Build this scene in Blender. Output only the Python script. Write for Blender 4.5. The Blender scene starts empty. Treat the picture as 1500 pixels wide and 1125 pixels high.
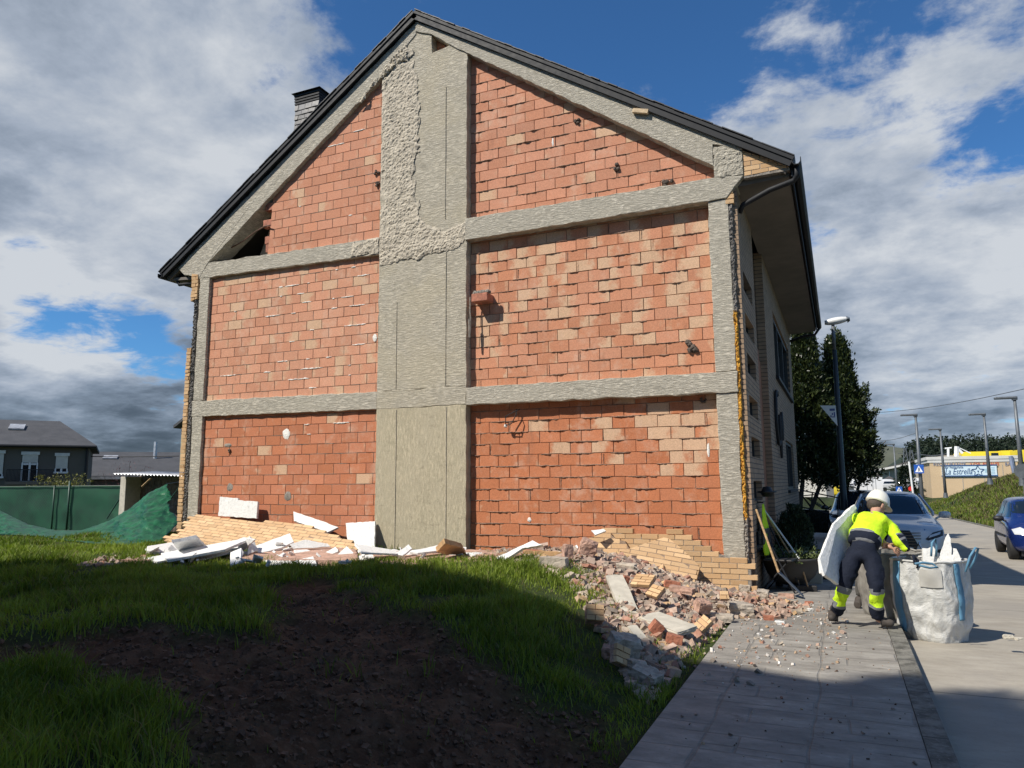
import bpy, bmesh, math, random
import numpy as np
from mathutils import Vector, Matrix, noise as mnoise
S = bpy.context.scene
COL = S.collection
R = math.radians
PI = math.pi
# ------------------------------------------------------------------ camera
YAW, PITCH, ROLL, FPX, EYE = R(23.8004), R(7.6917), R(-0.41835), 1079.087, 1.45
cf = Vector((-math.sin(YAW)*math.cos(PITCH), math.cos(YAW)*math.cos(PITCH), math.sin(PITCH)))
cr0 = Vector((math.cos(YAW), math.sin(YAW), 0)); cu0 = cr0.cross(cf)
cr = cr0*math.cos(ROLL) + cu0*math.sin(ROLL)
cu = -cr0*math.sin(ROLL) + cu0*math.cos(ROLL)
cam_d = bpy.data.cameras.new('camera'); cam = bpy.data.objects.new('camera', cam_d); COL.objects.link(cam)
M = Matrix.Identity(4)
for i in range(3):
    M[i][0], M[i][1], M[i][2] = cr[i], cu[i], -cf[i]
M[2][3] = EYE
cam.matrix_world = M
cam_d.sensor_fit = 'HORIZONTAL'; cam_d.sensor_width = 36.0
cam_d.lens = FPX/1500*36
cam_d.clip_start = 0.05; cam_d.clip_end = 5000
S.camera = cam
# ------------------------------------------------------------------ light
SUN_AZ, SUN_EL = R(36), R(47)      # azimuth of travel measured from +y towards +x
tr = Vector((math.sin(SUN_AZ)*math.cos(SUN_EL), math.cos(SUN_AZ)*math.cos(SUN_EL), -math.sin(SUN_EL)))
sd = bpy.data.lights.new('sun', 'SUN'); sd.energy = 5.2; sd.angle = R(0.53); sd.color = (1.0, 0.94, 0.84)
so = bpy.data.objects.new('sun', sd); COL.objects.link(so)
so.rotation_euler = tr.to_track_quat('-Z', 'Y').to_euler(); so.location = (-20, -20, 30)
S.view_settings.view_transform = 'Standard'; S.view_settings.look = 'None'
S.view_settings.exposure = 0.18; S.view_settings.gamma = 1.0
W = bpy.data.worlds.new('World'); S.world = W; W.use_nodes = True

def ray(px, py):
    return cr*((px-750)/FPX) - cu*((py-562.5)/FPX) + cf
EY = Vector((0, 0, EYE))
def onY(px, py, Y=11.0):
    d = ray(px, py); return EY + d*(Y/d.y)
def onX(px, py, X):
    d = ray(px, py); return EY + d*(X/d.x)
def onZ(px, py, Z=0.0):
    d = ray(px, py); return EY + d*((Z-EYE)/d.z)
FY = 11.0
def F(px, py):
    p = onY(px, py); return (p.x, p.z)

# ------------------------------------------------------------------ node helper
class NT:
    def __init__(s, tree):
        s.t = tree; s.n = tree.nodes; s.l = tree.links
    def new(s, typ, **kw):
        nd = s.n.new(typ)
        for k, v in kw.items():
            if k == 'inp':
                for a, b in v.items(): s.put(nd.inputs[a], b)
            else: setattr(nd, k, v)
        return nd
    def put(s, sock, v):
        if isinstance(v, bpy.types.NodeSocket): s.l.new(v, sock)
        elif v is not None:
            if sock.type == 'RGBA' and not hasattr(v, '__len__'): v = (v, v, v, 1)
            if sock.type == 'RGBA' and len(v) == 3: v = (*v, 1)
            sock.default_value = v
    def math(s, op, a, b=None, c=None, clamp=False):
        nd = s.n.new('ShaderNodeMath'); nd.operation = op; nd.use_clamp = clamp
        s.put(nd.inputs[0], a)
        if b is not None: s.put(nd.inputs[1], b)
        if c is not None: s.put(nd.inputs[2], c)
        return nd.outputs[0]
    def vmath(s, op, a, b=None, sc=None):
        nd = s.n.new('ShaderNodeVectorMath'); nd.operation = op
        s.put(nd.inputs[0], a)
        if b is not None: s.put(nd.inputs[1], b)
        if sc is not None: s.put(nd.inputs[3], sc)
        return nd.outputs['Value'] if op in ('DOT_PRODUCT', 'LENGTH') else nd.outputs[0]
    def mix(s, f, a, b, mode='MIX'):
        nd = s.n.new('ShaderNodeMix'); nd.data_type = 'RGBA'; nd.blend_type = mode
        s.put(nd.inputs[0], f); s.put(nd.inputs[6], a); s.put(nd.inputs[7], b)
        return nd.outputs[2]
    def noise(s, vec, scale=5, detail=4, rough=.55, dist=0, col=False):
        nd = s.n.new('ShaderNodeTexNoise')
        if vec is not None: s.put(nd.inputs['Vector'], vec)
        s.put(nd.inputs['Scale'], scale); s.put(nd.inputs['Detail'], detail); s.put(nd.inputs['Roughness'], rough)
        s.put(nd.inputs['Distortion'], dist)
        return nd.outputs['Color' if col else 'Fac']
    def ss(s, v, lo, hi, a=0., b=1.):
        nd = s.n.new('ShaderNodeMapRange'); nd.interpolation_type = 'SMOOTHSTEP'
        s.put(nd.inputs[0], v); s.put(nd.inputs[1], lo); s.put(nd.inputs[2], hi); s.put(nd.inputs[3], a); s.put(nd.inputs[4], b)
        return nd.outputs[0]
    def ramp(s, v, stops):
        nd = s.n.new('ShaderNodeValToRGB'); s.put(nd.inputs[0], v); e = nd.color_ramp.elements
        while len(e) < len(stops): e.new(.5)
        for q, (p, c) in zip(e, stops):
            q.position = p; q.color = (*c, 1) if len(c) == 3 else c
        return nd.outputs[0]
    def map(s, vec, scale=(1, 1, 1), rot=(0, 0, 0), loc=(0, 0, 0)):
        nd = s.n.new('ShaderNodeMapping'); s.put(nd.inputs[0], vec)
        nd.inputs[1].default_value = loc; nd.inputs[2].default_value = rot; nd.inputs[3].default_value = scale
        return nd.outputs[0]
    def yz(s, vec):
        a = s.new('ShaderNodeSeparateXYZ'); s.put(a.inputs[0], vec); c = s.new('ShaderNodeCombineXYZ'); s.put(c.inputs[0], a.outputs[1]); s.put(c.inputs[1], a.outputs[2]); return c.outputs[0]
    def bump(s, h, strength=.5, dist=.02, nrm=None):
        nd = s.n.new('ShaderNodeBump'); s.put(nd.inputs['Height'], h)
        nd.inputs['Strength'].default_value = strength; nd.inputs['Distance'].default_value = dist
        if nrm is not None: s.put(nd.inputs['Normal'], nrm)
        return nd.outputs[0]

MATS = {}
def newmat(name):
    m = bpy.data.materials.new(name); m.use_nodes = True
    nt = NT(m.node_tree); b = m.node_tree.nodes['Principled BSDF']
    MATS[name] = m
    return m, nt, b
def coords(nt, kind='Object'):
    return nt.new('ShaderNodeTexCoord').outputs[kind]
def wpos(nt):
    return nt.new('ShaderNodeNewGeometry').outputs['Position']

def simple(name, col, rough=.7, var=.15, scale=8, bump=.2, bdist=.01, metal=0, spec=.5, coat=0, col2=None, stretch=(1, 1, 1), dirt=0, trans=0):
    """colour broken up by two noises, a little bump: the general surface"""
    m, nt, b = newmat(name)
    v = coords(nt); v = nt.map(v, stretch)
    n1 = nt.noise(v, scale, 6, .6); n2 = nt.noise(v, scale*.23, 3, .5)
    c2 = col2 or tuple(max(0, c*(1-var*1.6)) for c in col); c1 = tuple(min(1, c*(1+var)) for c in col)
    f = nt.ss(nt.math('ADD', nt.math('MULTIPLY', n1, .55), nt.math('MULTIPLY', n2, .45)), .32, .68)
    c = nt.mix(f, c2, c1)
    if dirt:
        d = nt.ss(nt.noise(v, scale*.6, 8, .7), .5, .72, 0, dirt)
        c = nt.mix(d, c, (.12, .1, .08, 1))
    nt.put(b.inputs['Base Color'], c)
    nt.put(b.inputs['Roughness'], nt.ss(n1, .2, .8, max(0, rough-.08), min(1, rough+.08)))
    b.inputs['Metallic'].default_value = metal
    b.inputs['Specular IOR Level'].default_value = spec
    if coat: b.inputs['Coat Weight'].default_value = coat; b.inputs['Coat Roughness'].default_value = .05
    if trans:
        b.inputs['Transmission Weight'].default_value = trans
    if bump: nt.put(b.inputs['Normal'], nt.bump(n1, bump, bdist))
    return m

# ------------------------------------------------------------------ sky
def build_sky():
    nt = NT(W.node_tree); W.node_tree.nodes.clear()
    out = nt.new('ShaderNodeOutputWorld')
    sky = nt.new('ShaderNodeTexSky', sky_type='NISHITA', sun_disc=False, sun_elevation=SUN_EL, sun_rotation=R(180)+SUN_AZ)
    sky.air_density = 1.0; sky.dust_density = .3; sky.ozone_density = 3.5; sky.altitude = 600
    v = nt.vmath('NORMALIZE', coords(nt, 'Generated'))
    sx = nt.new('ShaderNodeSeparateXYZ'); nt.put(sx.inputs[0], v)
    den = nt.math('ADD', nt.math('MAXIMUM', sx.outputs[2], 0.0), .22)
    cx = nt.new('ShaderNodeCombineXYZ')
    nt.put(cx.inputs[0], nt.math('DIVIDE', sx.outputs[0], den)); nt.put(cx.inputs[1], nt.math('DIVIDE', sx.outputs[1], den))
    p = cx.outputs[0]
    big = nt.noise(nt.map(p, loc=(3.1, 1.7, 0)), 1.7, 11, .60, .25)
    wisp = nt.noise(nt.map(p, (1, 1, 1), loc=(9.1, 4.2, 0)), 5.2, 9, .64, .3)
    d = nt.math('ADD', nt.math('MULTIPLY', big, .72*1.9), nt.math('MULTIPLY', wisp, .34*1.9))
    d = nt.math('SUBTRACT', d, .545)
    def blob(lst, acc):
        for px, py, k, w in lst:
            dr = ray(px, py).normalized()
            dot = nt.vmath('DOT_PRODUCT', v, tuple(dr))
            g = nt.math('MULTIPLY', nt.math('EXPONENT', nt.math('MULTIPLY', nt.math('SUBTRACT', dot, 1.0), k)), w)
            acc = nt.math('ADD', acc, g)
        return acc
    # where cloud banks and blue holes stand (direction, tightness, weight)
    d = blob([(120, 130, 20, .16), (330, 260, 30, .16), (30, 400, 40, .1), (130, 600, 40, .3), (480, 30, 50, .03), (700, 60, 60, .02), (850, 60, 34, -.17), (1060, 40, 60, -.13), (760, 20, 60, -.1), (905, 115, 350, .24), (810, 30, 450, .22), (1060, 100, 250, .14), (1140, 25, 250, .12), (960, 240, 400, .02), (860, 160, 200, .02),
              (1170, 130, 120, .13), (1310, 140, 200, .06), (1270, 90, 200, -.02), (1440, 160, 80, .0), (1240, 330, 60, .10), (1460, 330, 60, .07), (1350, 560, 26, .27), (1400, 430, 90, .08), (1240, 215, 200, -.11), (1330, 480, 700, -.17), (1290, 470, 500, -.1), (1470, 225, 300, -.14),
              (60, 462, 900, -.36), (210, 490, 900, -.40), (140, 475, 900, -.3), (270, 490, 600, -.2), (30, 345, 900, -.15), (60, 345, 1000, -.1), (420, 20, 300, -.06), (580, 60, 500, -.1), (1240, 10, 90, .05), (1330, 10, 90, -.12), (1440, 60, 150, -.03), (960, 60, 100, -.08), (1380, 220, 200, -.07), (1200, 200, 200, -.05)], d)
    mask = nt.ss(d, .46, .66)
    # light and dark inside the cloud
    sh = nt.noise(nt.map(p, loc=(1.3, 7.7, 0)), 2.3, 9, .6, .1)
    sh = nt.math('ADD', nt.math('MULTIPLY', sh, 1.55), -.11)
    sh = blob([(130, 600, 40, -.36), (10, 590, 40, -.10), (230, 540, 200, -.1), (130, 110, 30, .17), (170, 250, 30, .17), (300, 200, 30, .1), (120, 510, 300, .42), (40, 490, 300, .2), (330, 330, 50, -.04), (330, 30, 90, -.14), (1380, 420, 70, .12), (1440, 460, 200, .15),
               (1280, 115, 80, .02), (1420, 570, 200, .1), (1330, 660, 60, -.26), (1380, 610, 150, -.08), (1440, 540, 200, .14), (1250, 560, 300, -.05), (1260, 350, 60, .10), (1400, 100, 40, -.10), (1180, 130, 60, .0), (10, 10, 90, -.12), (330, 90, 90, -.06), (60, 420, 90, .16), (560, 60, 60, -.08)], sh)
    thick = nt.ss(d, .5, .95, .10, -.14)
    sh = nt.math('ADD', sh, thick)
    cc = nt.ramp(sh, [(.0, (.07, .09, .12)), (.22, (.13, .165, .215)), (.45, (.28, .345, .44)), (.66, (.49, .56, .67)), (.92, (.80, .84, .89))])
    b1 = nt.new('ShaderNodeBackground'); nt.put(b1.inputs[0], nt.mix(1.0, sky.outputs[0], (.52, .95, 1.28, 1), 'MULTIPLY')); b1.inputs[1].default_value = SKY_STR
    b2 = nt.new('ShaderNodeBackground'); nt.put(b2.inputs[0], cc); b2.inputs[1].default_value = .70
    mx = nt.new('ShaderNodeMixShader'); nt.put(mx.inputs[0], nt.math('MULTIPLY', mask, .96)); nt.l.new(b1.outputs[0], mx.inputs[1]); nt.l.new(b2.outputs[0], mx.inputs[2])
    nt.l.new(mx.outputs[0], out.inputs[0])
SKY_STR = 0.085
build_sky()

# ------------------------------------------------------------------ object helpers
def tag(o, label=None, cat=None, group=None, kind=None):
    if label: o['label'] = label
    if cat: o['category'] = cat
    if group: o['group'] = group
    if kind: o['kind'] = kind
    return o
def empty(name, loc=(0, 0, 0), rz=0, label=None, cat=None, group=None):
    o = bpy.data.objects.new(name, None); COL.objects.link(o); o.location = loc; o.rotation_euler = (0, 0, rz)
    o.empty_display_size = .1
    return tag(o, label, cat, group)
def kids(o): return [c for c in bpy.data.objects if c.parent == o]
def copy_tree(o, parent=None):
    c = o.copy(); COL.objects.link(c)
    if parent is not None: c.parent = parent
    for ch in kids(o): copy_tree(ch, c)
    return c

class MB:
    """collects vertices and faces for ONE mesh object"""
    def __init__(s): s.v = []; s.f = []; s.attr = {}
    def add(s, vs, fs):
        o = len(s.v); s.v += [tuple(x) for x in vs]; s.f += [tuple(i+o for i in f) for f in fs]; return s
    def box(s, a, b, mat=None):
        x0, y0, z0 = a; x1, y1, z1 = b
        vs = [Vector(q) for q in ((x0, y0, z0), (x1, y0, z0), (x1, y1, z0), (x0, y1, z0), (x0, y0, z1), (x1, y0, z1), (x1, y1, z1), (x0, y1, z1))]
        if mat is not None: vs = [mat @ q for q in vs]
        return s.add(vs, [(0, 3, 2, 1), (4, 5, 6, 7), (0, 1, 5, 4), (1, 2, 6, 5), (2, 3, 7, 6), (3, 0, 4, 7)])
    def cbox(s, c, size, mat=None):
        return s.box([c[i]-size[i]/2 for i in range(3)], [c[i]+size[i]/2 for i in range(3)], mat)
    def tube(s, pts, rad, n=8, cap=True, sq=1.0):
        pts = [Vector(p) for p in pts]; k = len(pts)
        if not hasattr(rad, '__len__'): rad = [rad]*k
        ref = None; rings = []
        for i, p in enumerate(pts):
            t = (pts[min(i+1, k-1)]-pts[max(i-1, 0)])
            if t.length < 1e-9: t = Vector((0, 0, 1))
            t.normalize()
            if ref is None: ref = Vector((0, 0, 1)) if abs(t.z) < .9 else Vector((1, 0, 0))
            u = t.cross(ref).normalized(); w = u.cross(t).normalized(); ref = w
            rings.append([p+(u*math.cos(2*PI*j/n)+w*sq*math.sin(2*PI*j/n))*rad[i] for j in range(n)])
        vs = [q for r in rings for q in r]
        fs = [(i*n+j, i*n+(j+1) % n, (i+1)*n+(j+1) % n, (i+1)*n+j) for i in range(k-1) for j in range(n)]
        if cap: fs += [tuple(range(n))[::-1], tuple((k-1)*n+j for j in range(n))]
        return s.add(vs, fs)
    def prism(s, poly, fn, w0, w1):
        """poly of (u,v); fn(u,v,w)->3D; extruded from w0 to w1"""
        n = len(poly)
        vs = [fn(u, v, w0) for u, v in poly]+[fn(u, v, w1) for u, v in poly]
        return s.add(vs, [tuple(range(n)), tuple(range(2*n-1, n-1, -1))]+[(i, n+i, n+(i+1) % n, (i+1) % n) for i in range(n)])
    def lathe(s, prof, n=24, c=(0, 0, 0), mat=None, sx=1, sy=1):
        vs = []; k = len(prof)
        for r, z in prof:
            for j in range(n):
                a = 2*PI*j/n; q = Vector((c[0]+r*math.cos(a)*sx, c[1]+r*math.sin(a)*sy, c[2]+z)); vs.append(mat @ q if mat is not None else q)
        fs = [(i*n+j, i*n+(j+1) % n, (i+1)*n+(j+1) % n, (i+1)*n+j) for i in range(k-1) for j in range(n)]
        if prof[0][0] > 1e-6: fs.append(tuple(range(n))[::-1])
        if prof[-1][0] > 1e-6: fs.append(tuple((k-1)*n+j for j in range(n)))
        return s.add(vs, fs)
    def grid(s, nu, nv, fn, wrap=False):
        vs = [fn(i/(nu-1) if not wrap else i/nu, j/(nv-1)) for j in range(nv) for i in range(nu)]
        m = nu if wrap else nu-1
        return s.add(vs, [(j*nu+i, j*nu+(i+1) % nu, (j+1)*nu+(i+1) % nu, (j+1)*nu+i) for j in range(nv-1) for i in range(m)])
    def build(s, name, mat, parent=None, smooth=False, bevel=0, seg=2, sub=0, loc=None, fix=True, weld=0):
        me = bpy.data.meshes.new(name); me.from_pydata(s.v, [], s.f)
        for k, (typ, vals) in s.attr.items():
            a = me.attributes.new(k, typ, 'POINT')
            key = 'color' if typ == 'FLOAT_COLOR' else ('vector' if typ == 'FLOAT_VECTOR' else 'value')
            a.data.foreach_set(key, np.asarray(vals, dtype=np.float32).ravel())
        if fix or weld:
            bm = bmesh.new(); bm.from_mesh(me)
            if weld: bmesh.ops.remove_doubles(bm, verts=bm.verts, dist=weld)
            if fix: bmesh.ops.recalc_face_normals(bm, faces=bm.faces)
            bm.to_mesh(me); bm.free()
        if smooth: me.polygons.foreach_set('use_smooth', [True]*len(me.polygons))
        if mat is not None:
            for m_ in (mat if isinstance(mat, (list, tuple)) else [mat]): me.materials.append(MATS[m_] if isinstance(m_, str) else m_)
        o = bpy.data.objects.new(name, me); COL.objects.link(o)
        if parent is not None: o.parent = parent
        if loc is not None: o.location = loc
        if bevel:
            b = o.modifiers.new('bevel', 'BEVEL'); b.width = bevel; b.segments = seg; b.limit_method = 'ANGLE'; b.angle_limit = R(35)
        if sub:
            q = o.modifiers.new('sub', 'SUBSURF'); q.levels = sub; q.render_levels = sub
        return o

def clip(poly, cp):
    out = poly
    for i in range(len(cp)):
        a, b = cp[i], cp[(i+1) % len(cp)]; inp = out; out = []
        side = lambda p: (b[0]-a[0])*(p[1]-a[1])-(b[1]-a[1])*(p[0]-a[0])
        for j in range(len(inp)):
            p, q = inp[j], inp[(j+1) % len(inp)]; sp, sq = side(p), side(q)
            if sp >= 0: out.append(p)
            if (sp >= 0) != (sq >= 0):
                t = sp/(sp-sq); out.append((p[0]+(q[0]-p[0])*t, p[1]+(q[1]-p[1])*t))
        if not out: return []
    return out
def inside(p, poly):
    c = False; n = len(poly)
    for i in range(n):
        a, b = poly[i], poly[i-1]
        if (a[1] > p[1]) != (b[1] > p[1]) and p[0] < (b[0]-a[0])*(p[1]-a[1])/(b[1]-a[1])+a[0]: c = not c
    return c
def area(poly):
    return sum(poly[i-1][0]*poly[i][1]-poly[i][0]*poly[i-1][1] for i in range(len(poly)))/2
def ccw(poly): return poly if area(poly) > 0 else poly[::-1]
def N3(x, y=0, z=0): return mnoise.noise(Vector((x, y, z)))

def bricks(poly, fn, rh, bw, j=.01, t=.05, mode='clip', rng=None, jit=.002, colf=None, u0=None, v0=None, cham=.003, skip=0, trim=1.0):
    """courses of single bricks inside poly; fn(u,v,w) maps to 3D (w outward). Colour + pattern coordinates ride as attributes."""
    rng = rng or random.Random(1); poly = ccw(poly)
    us = [p[0] for p in poly]; vs_ = [p[1] for p in poly]
    u0 = min(us) if u0 is None else u0; v0 = min(vs_) if v0 is None else v0
    mb = MB(); cols = []; aux = []
    r = math.floor((min(vs_)-v0)/rh)
    while v0+r*rh < max(vs_):
        off = (0 if r % 2 else bw/2) + rng.uniform(-.015, .015)*bw/.3
        c = math.floor((min(us)-u0)/bw)-1
        while u0+c*bw+off < max(us):
            a = u0+c*bw+off; b = v0+r*rh; c += 1
            if rng.random() < skip: continue
            rect = [(a+j/2, b+j/2), (a+bw-j/2, b+j/2), (a+bw-j/2, b+rh-j/2), (a+j/2, b+rh-j/2)]
            if mode == 'clip':
                pg = clip(rect, poly)
                if len(pg) < 3 or abs(area(pg)) < .0006: continue
            else:
                if not inside((a+bw/2, b+rh/2), poly): continue
                pg = rect
            cx = sum(p[0] for p in pg)/len(pg); cy = sum(p[1] for p in pg)/len(pg)
            an = rng.gauss(0, .004); w = rng.gauss(0, jit); sh = (rng.gauss(0, jit*.5), rng.gauss(0, jit*.5))
            ti, tj = rng.gauss(0, jit*2), rng.gauss(0, jit*2)
            n = len(pg); k = len(mb.v); ring = []
            def P(u, v, ww):
                du, dv = u-cx, v-cy
                return fn(cx+du-an*dv+sh[0], cy+dv+an*du+sh[1], ww+w+ti*du/bw+tj*dv/rh)
            for (u, v) in pg: ring.append(P(u, v, -t))
            for (u, v) in pg: ring.append(P(u, v, -cham))
            for (u, v) in pg:
                L = math.hypot(u-cx, v-cy) or 1; q = max(0, 1-cham*1.4/L); ring.append(P(cx+(u-cx)*q, cy+(v-cy)*q, 0))
            fs = [tuple(k+2*n+i for i in range(n))]
            for lay in (0, 1):
                fs += [(k+lay*n+i, k+lay*n+(i+1) % n, k+(lay+1)*n+(i+1) % n, k+(lay+1)*n+i) for i in range(n)]
            mb.v += [tuple(q) for q in ring]; mb.f += fs
            co, tan = colf(cx, cy, rng) if colf else ((.4, .2, .1), 0)
            rr = rng.random()
            for rep in range(3):
                for (u, v) in pg:
                    cols.append((*co, 1)); aux.append(((u-a)/bw, tan, rr))
        r += 1
    mb.attr = {'bcol': ('FLOAT_COLOR', cols), 'baux': ('FLOAT_VECTOR', aux)}
    return mb

# ------------------------------------------------------------------ materials for the building
def brick_mat(name, groove=True, tan=(.61, .40, .26), dusty=.55, mot=.16, gs=78):
    m, nt, b = newmat(name)
    a = nt.new('ShaderNodeAttribute', attribute_name='bcol'); x = nt.new('ShaderNodeAttribute', attribute_name='baux')
    sp = nt.new('ShaderNodeSeparateXYZ'); nt.put(sp.inputs[0], x.outputs['Vector'])
    p = coords(nt)
    n1 = nt.noise(p, 9, 5, .6); n2 = nt.noise(p, 60, 4, .6); n3 = nt.noise(nt.map(p, (1, 1, .45)), 2.2, 6, .65)
    k = nt.math('ADD', sp.outputs[1], nt.math('MULTIPLY', nt.math('SUBTRACT', sp.outputs[0], .5), nt.math('SUBTRACT', nt.math('MULTIPLY', nt.ss(sp.outputs[2], .49, .51), 1.3), .65)))
    k = nt.math('ADD', k, nt.math('MULTIPLY', nt.math('SUBTRACT', n1, .5), .9))
    c = nt.mix(nt.ss(k, .34, .72), a.outputs['Color'], tan)
    c = nt.mix(1.0, c, nt.mix(nt.ss(n2, .3, .7), (1-mot,)*3, (1+mot*.6,)*3), 'MULTIPLY')
    c = nt.mix(nt.ss(nt.math('ADD', nt.math('MULTIPLY', n1, .4), nt.math('MULTIPLY', n3, .6)), .5, .70, 0, dusty), c, (.62, .43, .32, 1))
    c = nt.mix(nt.ss(nt.noise(nt.map(p, (1, 1, .3), loc=(9, 2, 4)), 3.1, 7, .7), .58, .72, 0, .35), c, (.22, .11, .075, 1))
    nt.put(b.inputs['Base Color'], c); b.inputs['Roughness'].default_value = .9; b.inputs['Specular IOR Level'].default_value = .2
    h = nt.math('MULTIPLY', n2, .6)
    if groove:
        w = nt.new('ShaderNodeTexWave', wave_type='BANDS', bands_direction='Z'); nt.put(w.inputs[0], p)
        w.inputs['Scale'].default_value = gs/2/PI*2; w.inputs['Distortion'].default_value = .3
        h = nt.math('ADD', h, nt.math('MULTIPLY', w.outputs['Fac'], .6))
    nt.put(b.inputs['Normal'], nt.bump(h, .55, .006))
    return m
brick_mat('red_hollow_brick')
brick_mat('tan_face_brick', groove=False, tan=(.6, .42, .25), dusty=.14, mot=.08)
brick_mat('brown_face_brick', groove=False, dusty=.1)
simple('mortar_grey', (.27, .24, .205), .95, .25, 30, .9, .02)
simple('mortar_brown', (.30, .19, .135), .95, .3, 40, .9, .02)
simple('mortar_white', (.78, .76, .71), .9, .1, 40, .8, .02)

def concrete(name, c1, c2, c3, streak=1.0, ps=(1.3, 1.3, 7)):
    m, nt, b = newmat(name); p = coords(nt)
    ph = nt.map(p, ps); big = nt.noise(p, 1.3, 5, .6); st = nt.noise(ph, 7.5, 9, .72, .25); fine = nt.noise(p, 55, 5, .7)
    pits = nt.new('ShaderNodeTexVoronoi'); nt.put(pits.inputs[0], nt.map(p, (1, 1, 2.2))); pits.inputs['Scale'].default_value = 38
    c = nt.mix(nt.ss(st, .38, .62), c2, c1); c = nt.mix(nt.ss(big, .42, .66, 0, .7), c, c3)
    c = nt.mix(nt.ss(st, .52, .66, 0, .45*streak), c, tuple(min(1, q*1.45) for q in c1))
    c = nt.mix(nt.ss(nt.noise(ph, 5, 7, .75), .56, .68, 0, .45), c, tuple(q*.42 for q in c2))
    c = nt.mix(nt.ss(fine, .3, .75, .3, 0), c, tuple(q*.45 for q in c2))
    c = nt.mix(nt.ss(nt.noise(nt.map(p, (1, 1, 2.5), loc=(3, 0, 7)), 2.6, 9, .75), .56, .70, 0, .55), c, tuple(q*.55 for q in c2))
    nt.put(b.inputs['Base Color'], c); b.inputs['Roughness'].default_value = .92; b.inputs['Specular IOR Level'].default_value = .2
    h = nt.math('ADD', nt.math('MULTIPLY', nt.ss(st, .35, .6), .42*streak), nt.math('MULTIPLY', fine, .5))
    h = nt.math('ADD', h, nt.ss(pits.outputs['Distance'], .0, .22, 0, .25))
    nt.put(b.inputs['Normal'], nt.bump(h, .8, .022))
    return m
concrete('beam_concrete', (.60, .55, .455), (.42, .385, .315), (.52, .48, .395))
concrete('column_concrete', (.59, .535, .43), (.43, .39, .31), (.53, .47, .35), .8)
concrete('column_concrete_yellow', (.56, .49, .35), (.43, .38, .27), (.50, .44, .32), .45, (4.5, 4.5, 1.4))
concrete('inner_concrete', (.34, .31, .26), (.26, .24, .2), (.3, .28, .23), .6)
simple('pebble_render', (.52, .46, .365), .95, .16, 45, .9, .02)
simple('slate_dark', (.028, .030, .035), .55, .35, 14, .4, .01)
simple('dark_metal', (.018, .019, .022), .6, .2, 10, .05, spec=.3)
simple('soffit_paint', (.17, .15, .13), .85, .15, 3, .15, .01)
simple('yellow_foam', (.62, .33, .045), .95, .35, 40, 1.0, .03, col2=(.36, .17, .03))
simple('grey_foam', (.20, .185, .17), .95, .35, 40, 1.0, .03)
simple('window_dark', (.012, .014, .017), .12, .2, 2, 0)
simple('roller_blind', (.58, .56, .5), .7, .08, 4, .1)
simple('white_paint', (.72, .71, .68), .6, .08, 6, .05)
simple('dark_paint', (.03, .03, .032), .5, .2, 6, .05)
simple('styrofoam', (.74, .735, .71), .8, .07, 40, .6, .01, dirt=.4)
simple('black_rubber', (.018, .018, .018), .8, .2, 30, .2)
simple('wood_stick', (.42, .27, .13), .7, .25, 12, .2, stretch=(1, 1, 6))
# ------------------------------------------------------------------ the ground
def sst(a, b, x):
    t = max(0., min(1., (x-a)/(b-a))); return t*t*(3-2*t)
def rz(y):
    if y <= 7.5: return 0.
    if y <= 20.5: return -.033*(y-8)*sst(7, 9, y)
    return -.4125-.16*min(1, (y-20.5)/20)-.1*min(1, max(0, (y-40.5)/20))
def ex(y):      # far edge of the road
    pts = [(-60, 6.7), (25, 6.5), (34, 6.3), (50, 5.65), (80, 4.4), (120, 2.5), (500, 2.5)]
    for (a, b), (c, d) in zip(pts, pts[1:]):
        if y <= c: return b+(d-b)*(y-a)/(c-a)
    return 2.5
DIRT = [onZ(px, py, .25) for px, py in [(-60, 968), (100, 952), (167, 932), (283, 942), (395, 945), (418, 905), (392, 872), (470, 860), (520, 888), (567, 910), (640, 938), (700, 962), (833, 995), (925, 1045), (945, 1300), (335, 1300), (317, 1113), (267, 1050), (183, 1018), (67, 990), (-60, 1008)]]
DIRT = [(p.x, p.y) for p in DIRT]
def polydist(p, poly):
    best = 1e9
    for i in range(len(poly)):
        ax, ay = poly[i-1]; bx, by = poly[i]; dx, dy = bx-ax, by-ay
        t = max(0, min(1, ((p[0]-ax)*dx+(p[1]-ay)*dy)/(dx*dx+dy*dy+1e-9)))
        best = min(best, math.hypot(p[0]-ax-t*dx, p[1]-ay-t*dy))
    return best if inside(p, poly) else -best
def dirtness(x, y):
    if x < -17 or x > 0 or y > 12: return 0.
    return sst(-.25, .22, polydist((x, y), DIRT)+.28*N3(x*1.7, y*1.7, 4))
def lotz(x, y):
    base = .36 + .05*N3(x*.35, y*.35) + .03*N3(x*1.1, y*1.1, 3)
    base += .10*math.exp(-((y-8.3)/1.0)**2-((x+4.2)/2.0)**2)
    base -= .55*sst(12.5, 18, y)*sst(-10, -13, x)
    t = sst(-1.12, -3.1, x)
    z = rz(y)-.03 + (base-rz(y)+.03)*t
    return z
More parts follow.
